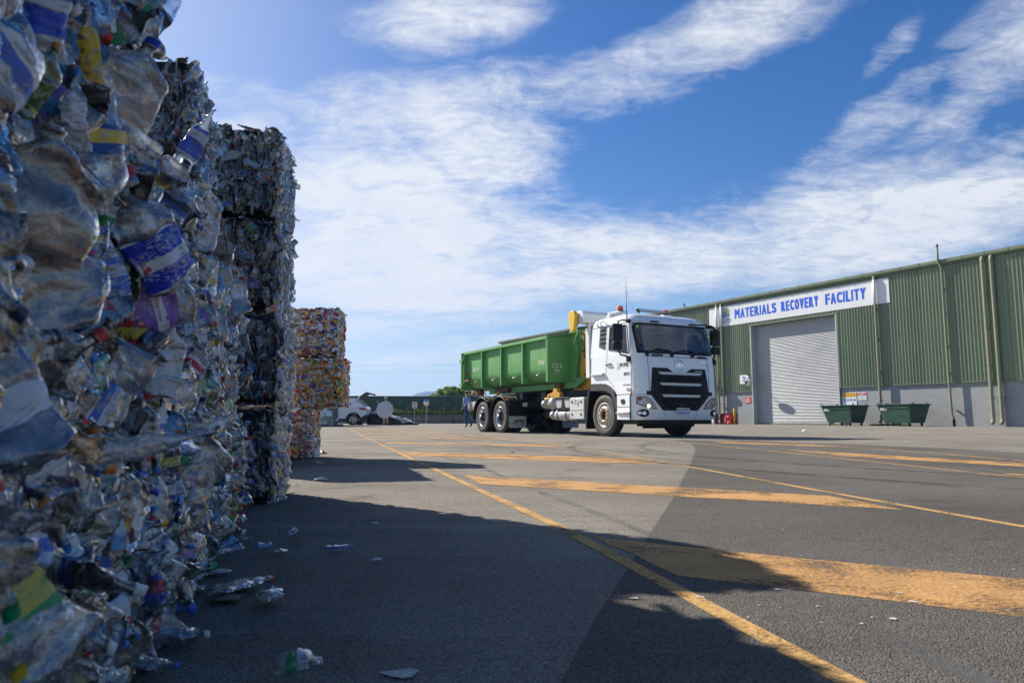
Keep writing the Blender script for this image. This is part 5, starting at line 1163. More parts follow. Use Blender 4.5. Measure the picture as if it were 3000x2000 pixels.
    def tank(x, z, r, y0=-1.16, L=.55):
        mb = MB(); X = Matrix.Translation((x, y0, z)) @ Matrix.Rotation(R(-90), 4, 'X')
        mb.lathe([(.001, -.0), (r * .5, .015), (r * .8, .05), (r * .97, .11), (r, .15), (r, L), (r * .8, L + .06), (.001, L + .08)], 26, X); mb.lathe([(r + .004, .16), (r + .007, .17), (r + .004, .18)], 26, X); mb.cyl((x - r * .15, y0 - .005, z - .01), (x - r * .15, y0 + .03, z - .01), .025, seg=8); return mb.build('air_tank', M['tank'], t)
    tank(-3.02, .84, .125); tank(-2.62, .85, .185); tank(-2.56, .53, .125)
    mb = MB(); X = Matrix.Translation((-2.34, -1.0, .54)) @ Matrix.Rotation(R(90), 4, 'Y'); mb.lathe([(.001, -.12), (.10, -.10), (.15, .02), (.155, .05), (.155, .85), (.1, .92)], 26, X); ex = mb.build('exhaust_can', M['wgrey'], t)
    mb = MB()
    for z in (.10, .55): mb.lathe([(.156, z), (.164, z + .005), (.164, z + .045), (.156, z + .05)], 26, X).cut()
    mb.build('clamp_band', M['black'], ex)
    mb = MB(); mb.box((-1.95, -.98, .84), (.66, .30, .24), 0, bev=.015); mb.build('battery_box', M['wgrey'], t)
    mb = MB(); mb.box((-1.95, -.98, .985), (.74, .36, .06), bev=.015); mb.box((-1.95, -1.0, .70), (.72, .34, .04)); mb.prism([(-2.02, .72), (-1.84, .72), (-1.90, .95), (-1.97, .95)], 'y', -1.145, -1.132); mb.build('battery_cover', M['black'], t)
    mb = MB(); mb.prism([(-1.46, .42), (-.80, .42), (-.78, .46), (-.78, .95), (-.80, .98), (-1.43, .98), (-1.46, .94)], 'y', -1.22, -.75, 0, .025); sb = mb.build('side_box', mat('silver_box_paint', (.60, .60, .57), .4, .05, .08, 3), t)
    mb = MB(); X = Matrix.Translation((-1.12, -1.222, .84)) @ Matrix.Rotation(R(90), 4, 'X'); mb.lathe([(.085, 0), (.088, .006), (.094, .006), (.096, 0)], 28, X); mb.text('UD', (-1.18, -1.226, .805), (1, 0, 0), (0, 0, 1), .12, .065, 0, .04); mb.box((-1.12, -1.222, .665), (.64, .014, .03), bev=.004); mb.build('box_emblem', M['wgrey'], sb)
    mb = MB()
    for x in (-1.34, -.92):
        for z in (.86, .54): mb.lathe([(.001, 0), (.028, 0), (.034, .008), (.038, 0)], 14, Matrix.Translation((x, -1.222, z)) @ Matrix.Rotation(R(90), 4, 'X')).cut()
    mb.build('box_bolt', M['dgrey'], sb)
    mb = MB(); mb.box((-.72, -1.0, .70), (.10, .4, .5), bev=.02); mb.build('box_side', M['black'], t)
    # --- hook arm and latches
    mb = MB()
    for y in (-.34, -.14): mb.prism([(-2.55, 1.22), (-1.80, 1.22), (-1.70, 1.40), (-1.70, 1.9), (-1.80, 2.05), (-1.82, 2.42), (-2.12, 2.42), (-2.12, 2.1), (-2.2, 1.9), (-2.18, 1.5), (-2.3, 1.36), (-2.55, 1.34)], 'y', y - .06, y + .06, 0, .008)
    mb.box((-1.95, -.24, 1.8), (.3, .2, 1.0)); mb.prism([(-2.10, 2.40), (-1.85, 2.40), (-1.88, 2.55), (-2.04, 2.62), (-2.02, 2.80), (-2.14, 2.86), (-2.26, 2.78), (-2.16, 2.74), (-2.16, 2.6)], 'y', -.32, -.16, 0, .01); arm = mb.build('hook_arm', M['hook'], t)
    mb = MB()
    for x, z in ((-2.05, 2.30), (-1.92, 2.31), (-1.95, 1.65)): mb.cyl((x, -.415, z), (x, -.395, z), .035, seg=12).cut()
    mb.build('pin', M['dgrey'], arm)
    mb = MB(); mb.cyl((-2.3, -.1, 1.2), (-1.75, -.1, 2.4), .05); mb.tube([(-2.0, -.42, 2.75), (-1.9, -.45, 2.4), (-1.95, -.43, 2.1)], .014, 6); mb.build('hydraulic_ram', M['dgrey'], arm)
    mb = MB(); mb.prism([(-3.0, 1.02), (-3.02, 1.12), (-2.72, 1.17), (-2.68, 1.27), (-2.52, 1.27), (-2.46, 1.16), (-2.36, 1.15), (-2.36, .98), (-2.62, .99), (-2.66, 1.05)], 'y', -.98, -.86, 0, .01); mb.cyl((-3.2, -.94, .99), (-2.55, -.94, 1.03), .035); mb.cyl((-2.95, -1.0, 1.075), (-2.95, -.84, 1.075), .05, seg=12); mb.build('bin_latch', M['hook'], t)
    mb = MB(); mb.lathe([(.04, -.03), (.09, -.03), (.09, .03), (.04, .03), (.04, -.03)], 16, Matrix.Translation((-6.3, -.9, 1.22)) @ Matrix.Rotation(R(90), 4, 'X')); mb.build('guide_roller', M['hook'], t)
    # --- wheels
    def tyre(mb, X, r=.512, w_=.29):
        mb.lathe([(.30, -w_ / 2 + .02), (.40, -w_ / 2), (.475, -w_ / 2 + .012), (.503, -w_ / 2 + .035), (r, -w_ * .30), (r + .002, 0), (r, w_ * .30), (.503, w_ / 2 - .035)], 44, X, 0)
        mb.lathe([(.503, w_ / 2 - .035), (.475, w_ / 2 - .012), (.445, w_ / 2 - .002), (.44, w_ / 2 + .002), (.40, w_ / 2), (.33, w_ / 2 - .012), (.295, w_ / 2 - .03)], 44, X, 1)
        for zz in (-.075, -.025, .025, .075): mb.lathe([(r + .003, zz - .006), (r - .012, zz), (r + .003, zz + .006)], 44, X, 2)
        for k in range(44):
            a = 2 * math.pi * k / 44; mb.box(X @ Vector((.505 * math.cos(a), .505 * math.sin(a), w_ * .40)), (.012, .035, .03), 2, M=X.to_3x3().to_4x4() @ Matrix.Rotation(a, 4, 'Z'))
    TM = [M['tyre'], M['tyredust'], M['blackm']]
    for s in (-1, 1):
        X = Matrix.Translation((.07, s * 1.06, .512)) @ Matrix.Rotation(R(90) * (1 if s < 0 else -1), 4, 'X')
        mb = MB(); tyre(mb, X); w = mb.build('front_wheel', TM, t)
        mb = MB(); mb.lathe([(.30, .115), (.305, .135), (.285, .14), (.27, .10), (.24, .05), (.235, .10), (.20, .155), (.15, .17), (.13, .165), (.125, .12), (.001, .12)], 36, X); mb.build('rim', M['rim'], w)
        mb = MB()
        for k in range(10):
            a = 2 * math.pi * k / 10; c = X @ Vector((.235 * math.cos(a + .3), .235 * math.sin(a + .3), .085)); mb.sphere(c, .03, 0, 1, (1, .4, 1))
        mb.lathe([(.001, .125), (.115, .13), (.12, .12)], 24, X); mb.build('hand_hole', M['blackm'], w)
        mb = MB()
        for k in range(10):
            a = 2 * math.pi * k / 10; mb.cyl(X @ Vector((.165 * math.cos(a), .165 * math.sin(a), .15)), X @ Vector((.165 * math.cos(a), .165 * math.sin(a), .205)), .022, .016, 8).cut()
        mb.build('wheel_nut', M['hook'], w)
        for xc in (-6.83, -5.53):
            for yo, outer in ((1.075, True), (.74, False)):
                X = Matrix.Translation((xc, s * yo, .512)) @ Matrix.Rotation(R(90) * (1 if s < 0 else -1), 4, 'X')
                mb = MB(); tyre(mb, X); w = mb.build('rear_wheel', TM, t)
                if not outer: continue
                mb = MB(); mb.lathe([(.295, .12), (.305, .14), (.29, .145), (.275, .12), (.262, .08), (.258, -.02), (.25, -.06), (.22, -.10), (.15, -.11), (.001, -.11)], 36, X); mb.build('rim', M['alu'], w)
                mb = MB(); mb.lathe([(.13, -.11), (.13, .02), (.11, .05), (.001, .055)], 24, X)
                for k in range(8):
                    a = 2 * math.pi * k / 8; mb.cyl(X @ Vector((.19 * math.cos(a), .19 * math.sin(a), -.11)), X @ Vector((.19 * math.cos(a), .19 * math.sin(a), -.07)), .022, seg=8)
                    mb.sphere(X @ Vector((.225 * math.cos(a + .4), .225 * math.sin(a + .4), -.095)), .035, 0, 1, (1, .5, 1))
                mb.build('hub', M['dgrey'], w)
        for xc in (-6.83, -5.53):      # mudguards
            mb = MB(); A = [R(a) for a in np.linspace(2 if xc > -6 else 20, 178 if xc > -6 else 190, 22)]
            for r0, r1 in ((.60, .615),):
                P0 = [[(xc + r0 * math.cos(a), s * y, .53 + r0 * math.sin(a)) for a in A] for y in (.58, 1.255)]; P1 = [[(xc + r1 * math.cos(a), s * y, .53 + r1 * math.sin(a)) for a in A] for y in (.58, 1.255)]
                mb.grid(P0); mb.grid(P1); mb.tube([(xc + .605 * math.cos(a), s * 1.25, .53 + .605 * math.sin(a)) for a in A], .022, 8)
                for y in (.78, .95, 1.1): mb.tube([(xc + .615 * math.cos(a), s * y, .53 + .615 * math.sin(a)) for a in A], .012, 6)
            mg = mb.build('mudguard', M['black'], t)
            mb = MB(); mb.box((xc + .47, s * 1.23, 1.02), (.05, .06, .04), bev=.01); mb.build('marker_lamp', M['amber'], mg)
            mb = MB(); mb.cyl((xc + .58, s * .6, .98), (xc + .58, s * 1.22, .98), .02).cut(); mb.cyl((xc, s * .5, .9), (xc, s * .9, 1.13), .02); mb.build('guard_stay', M['black'], mg)
        mb = MB(); mb.box((-4.88, s * .93, .56), (.02, .66, .80), 0, bev=.006); fl = mb.build('mud_flap', M['black'], t)
        y0 = .66; mb = MB(); mb.prism([(s * .66, .20), (s * .70, .17), (s * 1.20, .17), (s * 1.24, .20), (s * 1.24, .52), (s * .66, .52)], 'x', -4.865, -4.858); mb.build('flap_panel', mat('flap_panel_white', (.48, .46, .42), .6, 0, .12, 6), fl)
        ya = -1.05 if s < 0 else .80
        mb = MB(); mb.text('WTG', (-4.855, ya, .285), (0, 1, 0), (0, 0, 1), .33, .12, 0, .03, .15); mb.text('WESTERN TRUCK GROUP', (-4.855, ya - .03, .235), (0, 1, 0), (0, 0, 1), .34, .028, 0, .02)
        for P in ([(-.14, .26), (-.08, .30), (-.05, .36), (.02, .405), (.34, .41)], [(-.10, .27), (-.06, .25), (-.02, .27)], [(-.06, .33), (.0, .345)], [(-.05, .305), (.0, .31)]): mb.tube([(-4.856, ya + p[0], p[1]) for p in P], .006, 5)
        mb.build('flap_lettering', M['ink'], fl)
M['lamp'] = emis('emissive_bulb', (1, .93, .62), 4.0)  # emissive colour for the bulb of one headlight
build_truck()

# ------------------------------------------------------------------ green hook-lift bin on the truck (same local frame)
def build_bin():
    t = thing('skip_bin', 'green steel hook lift bin with white CRS 77 stencils on the truck', 'skip bin', TL, TRZ)
    ribs = [-8.30, -6.93, -5.52, -4.10, -2.68]; ZT, ZB = 2.66, 1.46
    prof = [(1.10, ZT), (1.10, 2.2), (1.10, 1.86), (1.075, 1.74), (1.0, 1.62), (.90, 1.54), (.80, 1.50), (.4, 1.48)]
    mb = MB()
    for s in (-1, 1):
        P = [[(x, s * y, z) for x in (-8.40, -2.66)] for y, z in prof]; mb.grid(P, 0)
        P = [[(x, s * (y - .03), z + (.0 if y > 1 else .03)) for x in (-8.40, -2.66)] for y, z in prof]; mb.grid(P, 0)
    mb.box((-5.53, 0, 1.49), (5.7, 1.0, .04)); shell = mb.build('side_panel', M['bin'], t)
    for s in (-1, 1):
        mb = MB(); mb.box((-5.55, s * 1.145, 2.70), (5.85, .14, .085), 0, bev=.006); mb.build('top_rail', M['bin'], t)
        for x in ribs:
            mb = MB(); mb.prism([(s * 1.205, ZT), (s * 1.205, ZB), (s * .75, ZB), (s * .80, 1.50), (s * .95, 1.56), (s * 1.05, 1.66), (s * 1.09, 1.76), (s * 1.09, ZT)], 'x', x - .028, x + .028); mb.build('rib', M['bin'], t)
        mb = MB(); mb.box((-4.9, s * .50, 1.365), (5.5, .12, .17), 0); mb.prism([(-2.15, 1.28), (-1.85, 1.45), (-1.85, 1.55), (-2.2, 1.55)], 'y', s * .45, s * .56); mb.build('runner', M['bin'], t)
    mb = MB()
    for x, L in ((-2.95, .30), (-6.5, .95), (-8.5, .75)): mb.box((x, -.62, 1.37), (L, .14, .15)).cut()
    mb.lathe([(.001, -.2), (.11, -.2), (.11, .2), (.001, .2)], 16, Matrix.Translation((-8.7, -.5, 1.36)) @ Matrix.Rotation(R(90), 4, 'X')); mb.build('rusty_cross_member', M['binrust'], t)
    mb = MB(); mb.box((-2.64, 0, 2.08), (.05, 2.40, 1.26)); fr = mb.build('front_panel', M['bin'], t)
    mb = MB(); 
    for y in (-.44, .44): mb.prism([(-2.62, 2.90), (-2.20, 2.90), (-2.12, 2.84), (-2.32, 1.50), (-2.40, 1.32), (-2.62, 1.32)], 'y', y - .04, y + .04, 0, .005)
    mb.box((-2.30, 0, 2.85), (.16, .96, .12), bev=.01); mb.box((-2.42, 0, 1.42), (.3, .9, .2)); mb.cyl((-2.22, -.4, 2.62), (-2.22, .4, 2.62), .035); mb.build('hook_frame', M['bin'], t)
    mb = MB(); mb.add([(-2.615, -1.17, 2.70), (-2.615, -.56, 2.72), (-2.20, -.49, 2.84), (-2.615, -.49, 2.30)], [[0, 1, 2], [1, 3, 2]]); mb.build('gusset', M['bin'], t)
    mb = MB(); u, v = (0, 1, 0), (0, 0, 1)
    mb.text('C', (-2.611, -1.06, 1.84), u, v, .085, .13, 0, .02); mb.text('R', (-2.611, -.94, 1.84), u, v, .085, .13, 0, .02); mb.text('S', (-2.611, -.82, 1.84), u, v, .085, .13, 0, .02); mb.text('77', (-2.611, -.98, 1.66), u, v, .17, .13, 0, .02); mb.text('7', (-2.611, -.95, 1.76), u, v, .06, .05, 0, .02); mb.build('stencil', M['stencil'], fr)
    mb = MB(); mb.text('CRS', (-3.32, -1.1045, 1.965), (1, 0, 0), v, .36, .12, 0, .02); mb.text('7', (-2.87, -1.1045, 1.965), (1, 0, 0), v, .07, .12, 0, .02); mb.text('CRS 77', (-7.86, -1.1045, 2.04), (1, 0, 0), v, .52, .11, 0, .02); mb.build('stencil', M['stencil'], shell)
    mb = MB()
    for x in (-7.55, -6.2, -4.75, -3.3): mb.tube([(x - .09, -1.12, 1.70), (x - .06, -1.13, 1.67), (x + .02, -1.13, 1.68), (x + .10, -1.13, 1.735)], .012, 6).cut()
    mb.build('tie_hook', M['plate'], t)
    mb = MB(); mb.box((-8.46, 0, 2.08), (.07, 2.38, 1.30), 0, bev=.008); dr = mb.build('rear_door', M['bin'], t)
    mb = MB(); mb.cyl((-8.42, -1.25, 1.40), (-8.42, -1.25, 2.72), .035)
    for z in (2.45, 1.62): mb.cut(); mb.box((-8.46, -1.235, z), (.26, .09, .10), bev=.01)
    mb.build('hinge', M['bin'], dr)
    mb = MB(); mb.tube([(-8.1, -1.22, 1.75), (-7.92, -1.24, 2.10), (-7.86, -1.24, 2.04), (-7.84, -1.22, 1.78)], .016, 6); mb.tube([(-8.3, -1.22, 1.74), (-7.7, -1.22, 1.76)], .022, 6); mb.box((-8.0, -1.21, 1.75), (.14, .06, .10)); mb.build('door_ratchet', M['binrust'], t)
    mb = MB(); p = Vector((-8.30, -1.2, 1.62))
    for k in range(14): mb.lathe([(.014, -.006), (.026, -.006), (.026, .006), (.014, .006)], 8, Matrix.Translation((p.x + .02 * math.sin(k * 2), p.y, p.z - k * .035)) @ Matrix.Rotation(R(90 * (k % 2)), 4, 'Z') @ Matrix.Rotation(R(90), 4, 'X'))
    mb.build('chain', M['binrust'], t)
build_bin()
# driver
J, E = {}, []
J['pelvis'] = ((0, 0, .08), (.15, .12)); J['chest'] = ((-.05, 0, .42), (.17, .12)); J['neck'] = ((-.04, 0, .60), .055); J['head'] = ((-.01, 0, .72), (.08, .09)); J['crown'] = ((-.01, 0, .80), (.07, .08))
E += [('pelvis', 'chest', 1), ('chest', 'neck', 1), ('neck', 'head', 0), ('head', 'crown', 0)]
for s, n in ((-1, 'l'), (1, 'r')):
    J[n + 'sh'] = ((-.03, s * .19, .50), .065); J[n + 'el'] = ((.12, s * .25, .28), .047); J[n + 'wr'] = ((.36, s * .17, .30), .032); J[n + 'kn'] = ((.46, s * .14, .06), .075); J[n + 'hp'] = ((.08, s * .1, .06), .09)
    E += [('chest', n + 'sh', 1), (n + 'sh', n + 'el', 1), (n + 'el', n + 'wr', 0), ('pelvis', n + 'hp', 2), (n + 'hp', n + 'kn', 2)]; hand(J, E, n + 'wr', n, (1, 0, -.1), (0, 0, 1), 0)
TMX = Matrix.Translation(TL) @ Matrix.Rotation(TRZ, 4, 'Z')
t = person('driver in an orange work shirt sitting at the wheel in the truck cab', TMX @ Vector((.34, -.58, 1.98)), TRZ, {k: (tuple(Vector(v[0]) * .86), v[1]) for k, v in J.items()}, E, [M['skin'], M['hivis'], M['jeans'], M['boot']])
face(t, (0, 0, .64), R(90), M['skin'], M['hair'])

# ------------------------------------------------------------------ bales of crushed bottles and cans
PET = [(.84, .84, .82), (.76, .80, .84), (.88, .86, .82), (.70, .78, .88), (.84, .82, .78), (.30, .50, .85), (.82, .80, .74), (.78, .84, .90), (.42, .60, .88), (.84, .86, .88), (.20, .48, .22), (.75, .82, .88), (.16, .08, .04), (.80, .82, .84), (.55, .70, .90), (.86, .86, .82), (.03, .035, .04), (.84, .82, .78), (.60, .50, .38), (.05, .10, .30)]
M['pet'] = plastic('clear_crushed_plastic', spread(PET), .86, .025, 55)
M['petfar'] = plastic('crushed_plastic_edge_on', spread([(.52, .60, .66), (.10, .22, .48), (.74, .76, .78), (.04, .07, .14), (.40, .50, .60), (.66, .66, .62), (.03, .05, .10), (.12, .34, .66), (.58, .62, .66), (.05, .05, .05), (.80, .82, .82), (.06, .24, .10), (.46, .56, .66), (.14, .08, .05), (.50, .56, .60), (.70, .74, .78)]), .60, .04, 80, .85)
CAPS = [(.02, .09, .50), (.62, .63, .64), (.55, .02, .02), (.03, .22, .62), (.75, .20, .02), (.70, .71, .72), (.02, .03, .08), (.02, .30, .10), (.10, .35, .75), (.60, .04, .03), (.72, .72, .70), (.02, .05, .30), (.70, .50, .03)]
M['caps'] = rmat('plastic_caps', spread(CAPS), .35, bump=.05)
LABS = [(.72, .73, .74), (.03, .12, .55), (.66, .67, .66), (.08, .35, .65), (.75, .74, .70), (.02, .02, .025), (.60, .45, .08), (.70, .72, .74), (.03, .08, .30), (.04, .28, .10), (.55, .04, .05), (.35, .18, .55), (.70, .70, .66)]
M['labels'] = rmat('paper_labels', spread(LABS), .5, print_=spread([(.05, .15, .55), (.75, .76, .77), (.60, .05, .06), (.10, .38, .66), (.72, .72, .70), (.02, .02, .03), (.04, .30, .12), (.70, .50, .06)]), bump=.4)
CANC = [(.85, .85, .86), (.86, .48, .05), (.90, .90, .90), (.80, .03, .03), (.82, .04, .03), (.88, .50, .06), (.85, .52, .07), (.04, .12, .60), (.88, .88, .88), (.80, .48, .06), (.70, .04, .04), (.03, .03, .03), (.82, .50, .07), (.90, .90, .91), (.04, .40, .12), (.82, .82, .80), (.82, .58, .16), (.50, .50, .52)]
M['can'] = rmat('crushed_can_print', spread(CANC), .30, .10, print_=spread([(.62, .62, .62), (.50, .03, .03), (.60, .60, .60), (.55, .34, .05), (.05, .10, .40), (.66, .66, .66), (.03, .03, .03)]), bump=.7, bs=120)
CANY = [c for c in CANC] + [(.90, .50, .03), (.92, .54, .04), (.88, .46, .03), (.90, .52, .05), (.86, .44, .03), (.94, .56, .05), (.90, .50, .04), (.88, .48, .03)]
M['cany'] = rmat('crushed_gold_can_print', spread(CANY), .30, .10, print_=spread([(.62, .62, .62), (.55, .32, .04), (.60, .60, .60), (.60, .36, .05), (.50, .03, .03), (.62, .62, .62)]), bump=.7, bs=120)
M['canend'] = mat('can_end_aluminium', (.82, .82, .83), .25, .7, .1, 60)
M['core'] = mat('core_gap_shade', (.012, .014, .018), .5, 0, .7, 26, bump=.6, bs=60)  # near-black core: shade between the bottles is put into its colour
M['ccore'] = mat('packed_dark_cans', (.36, .28, .18), .5, .3, .6, 30, bump=.6, bs=70)
M['wire'] = mat('tie_wire', (.16, .13, .10), .5, .7)
class Bottle:
    def __init__(s, seed, L, Rr, crush, seg, rows, big=False):
        rg = random.Random(seed); s.L, s.R, s.crush = L, Rr, crush; s.off = Vector((seed * 1.7, seed * .9, seed * .37))
        s.bx, s.by = rg.uniform(-.35, .35) * Rr * 2, rg.uniform(-.5, .5) * Rr; s.tw = rg.uniform(-.6, .6); s.rib = 0 if big else rg.choice((0, 0, .05, .08)); s.neck = .26 if not big else .22; s.am = rg.uniform(.20, .42); s.sho = rg.uniform(.60, .74)
        T = [0, .004, .02] + list(np.linspace(.05, .90, rows)) + [.93, .955, .957, .972, .974, 1.0]
        s.body = s.surf(T, seg, None)
        s.cap = s.surf([.955, .955, .965, .975, .9751, 1.035, 1.04, 1.04], max(10, seg // 2 + 3), [s.neck * k for k in (1.0, 1.24, 1.24, 1.24, 1.2, 1.2, 1.1, .02)])
        a = rg.uniform(.16, .28); b = a + rg.uniform(.18, .32)
        s.label = s.surf(list(np.linspace(a, min(b, s.sho - .02), max(4, rows // 3))), seg, 'lab')
    def r(s, t):
        if t < .004: return .05
        if t < .02: return .80
        if t < .05: return .97
        if t < s.sho: return 1 + s.rib * math.sin(t * 70)
        if t < .90:
            k = (t - s.sho) / (.90 - s.sho); k = k * k * (3 - 2 * k); return 1 + (s.neck * 1.05 - 1) * k
        if .955 <= t < .973: return s.neck * 1.30
        return s.neck
    def pt(s, t, th, k):
        R_ = s.R; m = max(0, min(1, (.92 - t) / .22)); m = m * m * (3 - 2 * m)
        cr = 1 + (s.crush - 1) * m; x = k * R_ * math.cos(th) * (1 + (1 - cr) * .42); y = k * R_ * math.sin(th) * cr; z = (t - .5) * s.L
        if m > .02:
            q = Vector((x, y * 2.2, z)) * (.85 / R_) + s.off
            n = mnoise.noise_vector(q); n2 = mnoise.noise_vector(q * 2.7)
            rd = abs(mnoise.noise(q * 1.4 + Vector((9, 1, 4))))
            x += R_ * m * (s.am * n.x * .8 + .07 * n2.x); y += R_ * m * (s.am * n.y * .65 + .12 * n2.y - .30 * rd * (1 if y > 0 else -1) * k); z += R_ * m * (.35 * n.z + .10 * n2.z)
        c, sn = math.cos(s.tw * (t - .5)), math.sin(s.tw * (t - .5)); x, y = x * c - y * sn, x * sn + y * c
        u = (t - .5) ** 2 * 4
        return (x + s.bx * u, y + s.by * u, z)
    def surf(s, T, seg, rad):
        V = []
        for i, t in enumerate(T):
            k = s.r(t) if rad is None else (s.r(t) * 1.025 if rad == 'lab' else rad[i])
            for j in range(seg): V.append(s.pt(t, 2 * math.pi * j / seg, k))
        Q = [(i * seg + j, i * seg + (j + 1) % seg, (i + 1) * seg + (j + 1) % seg, (i + 1) * seg + j) for i in range(len(T) - 1) for j in range(seg)]
        return np.array(V), np.array(Q)
def can_proto(seed, seg=10, squash=None):
    rg = random.Random(seed); L, Rr = .060, .0175; cr = squash or rg.uniform(.22, .5); V = []; T = [(-.5, .05), (-.49, .8), (-.5, .86), (-.47, .98), (-.3, 1), (-.1, 1), (.1, 1), (.3, 1), (.46, .98), (.5, .84), (.485, .78), (.485, .05)]
    sh = rg.uniform(.45, .9); tw = rg.uniform(-.8, .8)
    for (t, k) in T:
        for j in range(seg):
            a = 2 * math.pi * j / seg; p = Vector((k * Rr * 1.25 * math.cos(a), k * Rr * cr * math.sin(a), t * L * sh)); n = mnoise.noise_vector(p * 75 + Vector((seed * 3.1, 0, seed))); f = .0045 if 2 < len(V) // seg < 9 else .0015
            p += n * f; V.append((p.x, p.y + tw * .006 * t, p.z))
    Q = [(i * seg + j, i * seg + (j + 1) % seg, (i + 1) * seg + (j + 1) % seg, (i + 1) * seg + j) for i in range(len(T) - 1) for j in range(seg)]
    mi = [1 if (q[0] // seg) in (0, 1, 2, 8, 9, 10) else 0 for q in Q]
    return np.array(V), np.array(Q), np.array(mi)
def np_mesh(name, chunks, mats, smooth=True):
    V = np.concatenate([c[0] for c in chunks]); o = 0; QS = []; MI = []
    for v, q, m in chunks:
        QS.append(q + o); o += len(v); MI.append(m if isinstance(m, np.ndarray) else np.full(len(q), m))
    Q = np.concatenate(QS); MI = np.concatenate(MI); me = bpy.data.meshes.new(name); me.vertices.add(len(V)); me.vertices.foreach_set('co', V.astype(np.float32).ravel())
    me.loops.add(Q.size); me.loops.foreach_set('vertex_index', Q.astype(np.int32).ravel()); me.polygons.add(len(Q)); me.polygons.foreach_set('loop_start', np.arange(0, Q.size, 4, dtype=np.int32))
    me.polygons.foreach_set('material_index', MI.astype(np.int32)); me.polygons.foreach_set('use_smooth', np.full(len(Q), smooth)); me.update(calc_edges=True)
    for m in mats: me.materials.append(m)
    return me
NB = []; rgp = random.Random(77)
for k in range(16): NB.append(Bottle(k + 1, rgp.uniform(.115, .17), rgp.uniform(.021, .031), rgp.uniform(.22, .52), 20, 28))
for k in range(5): NB.append(Bottle(k + 40, rgp.uniform(.15, .18), rgp.uniform(.034, .045), rgp.uniform(.3, .5), 20, 26, True))
FB = [Bottle(k + 60, rgp.uniform(.075, .125), rgp.uniform(.013, .019), rgp.uniform(.2, .5), 10, 11) for k in range(12)]
CP = [can_proto(k + 3) for k in range(12)] + [can_proto(k + 30, 12, .92) for k in range(3)]
def meshes_of(B, nm):
    if not hasattr(B, 'me'): B.me = (np_mesh('crushed_bottle', [(*B.body, 0)], [M['pet'] if nm else M['petfar']]), np_mesh('bottle_cap', [(*B.cap, 0)], [M['caps']]), np_mesh('bottle_label', [(*B.label, 0)], [M['labels']]))
    return B.me
CM = {}
FACES = {'right': ((1, 0, 0), (0, 1, 0)), 'front': ((0, -1, 0), (1, 0, 0)), 'back': ((0, 1, 0), (-1, 0, 0)), 'top': ((0, 0, 1), (1, 0, 0)), 'left': ((-1, 0, 0), (0, -1, 0))}
def face_pos(face, w, d, h, a, b, dep):   # a, b in 0..1 over the face
    if face == 'right': return Vector((dep, a * d, b * h))
    if face == 'left': return Vector((-w - dep, a * d, b * h))
    if face == 'front': return Vector((-w + a * w, -dep, b * h))
    if face == 'back': return Vector((-w + a * w, d + dep, b * h))
    return Vector((-w + a * w, b * d, h + dep))
def orient(face, style, rg):
    n = Vector(FACES[face][0]); u = Vector(FACES[face][1]); v = n.cross(u)
    if style == 'flat':
        a = R(rg.gauss(90, 55)); ax = u * math.cos(a) + v * math.sin(a); th = n
        ax = (ax + n * rg.gauss(0, .22)).normalized()
        if face == 'right': f_ = R(max(-15, min(75, rg.gauss(34, 24)))); th = n * math.cos(f_) - u * math.sin(f_); ax = (ax - th * ax.dot(th)).normalized()
        if rg.random() < .5: ax = -ax
    elif style == 'can':
        a = R(rg.gauss(90, 24)); ax = (u * math.cos(a) + v * math.sin(a) + n * rg.gauss(0, .15)).normalized(); th = (n + u * rg.gauss(0, .55)).normalized()
    elif style == 'poke':
        ax = (n + u * rg.gauss(0, .5) + v * rg.gauss(0, .4)).normalized(); th = ax.orthogonal()
    else:
        a = R(rg.gauss(90, 17)); ax = u * math.cos(a) + v * math.sin(a); ax = (ax + n * rg.gauss(0, .12)).normalized(); th = (u + n * rg.gauss(0, .6)).normalized()
        if rg.random() < .18: th = n
        if rg.random() < .5: ax = -ax
    x = th.cross(ax).normalized() if abs(th.dot(ax)) < .98 else ax.orthogonal(); y = ax.cross(x)
    return Matrix((x, y, ax)).transposed().to_4x4()
def strat(n, rg, a0=0.0, a1=1.0, b0=0.0, b1=1.0, asp=1.0):
    nx = max(1, round(math.sqrt(n * asp))); ny = max(1, math.ceil(n / nx)); P = []
    for i in range(nx):
        for j in range(ny): P.append((a0 + (a1 - a0) * (i + rg.random()) / nx, b0 + (b1 - b0) * (j + rg.random()) / ny))
    rg.shuffle(P); return P[:n]
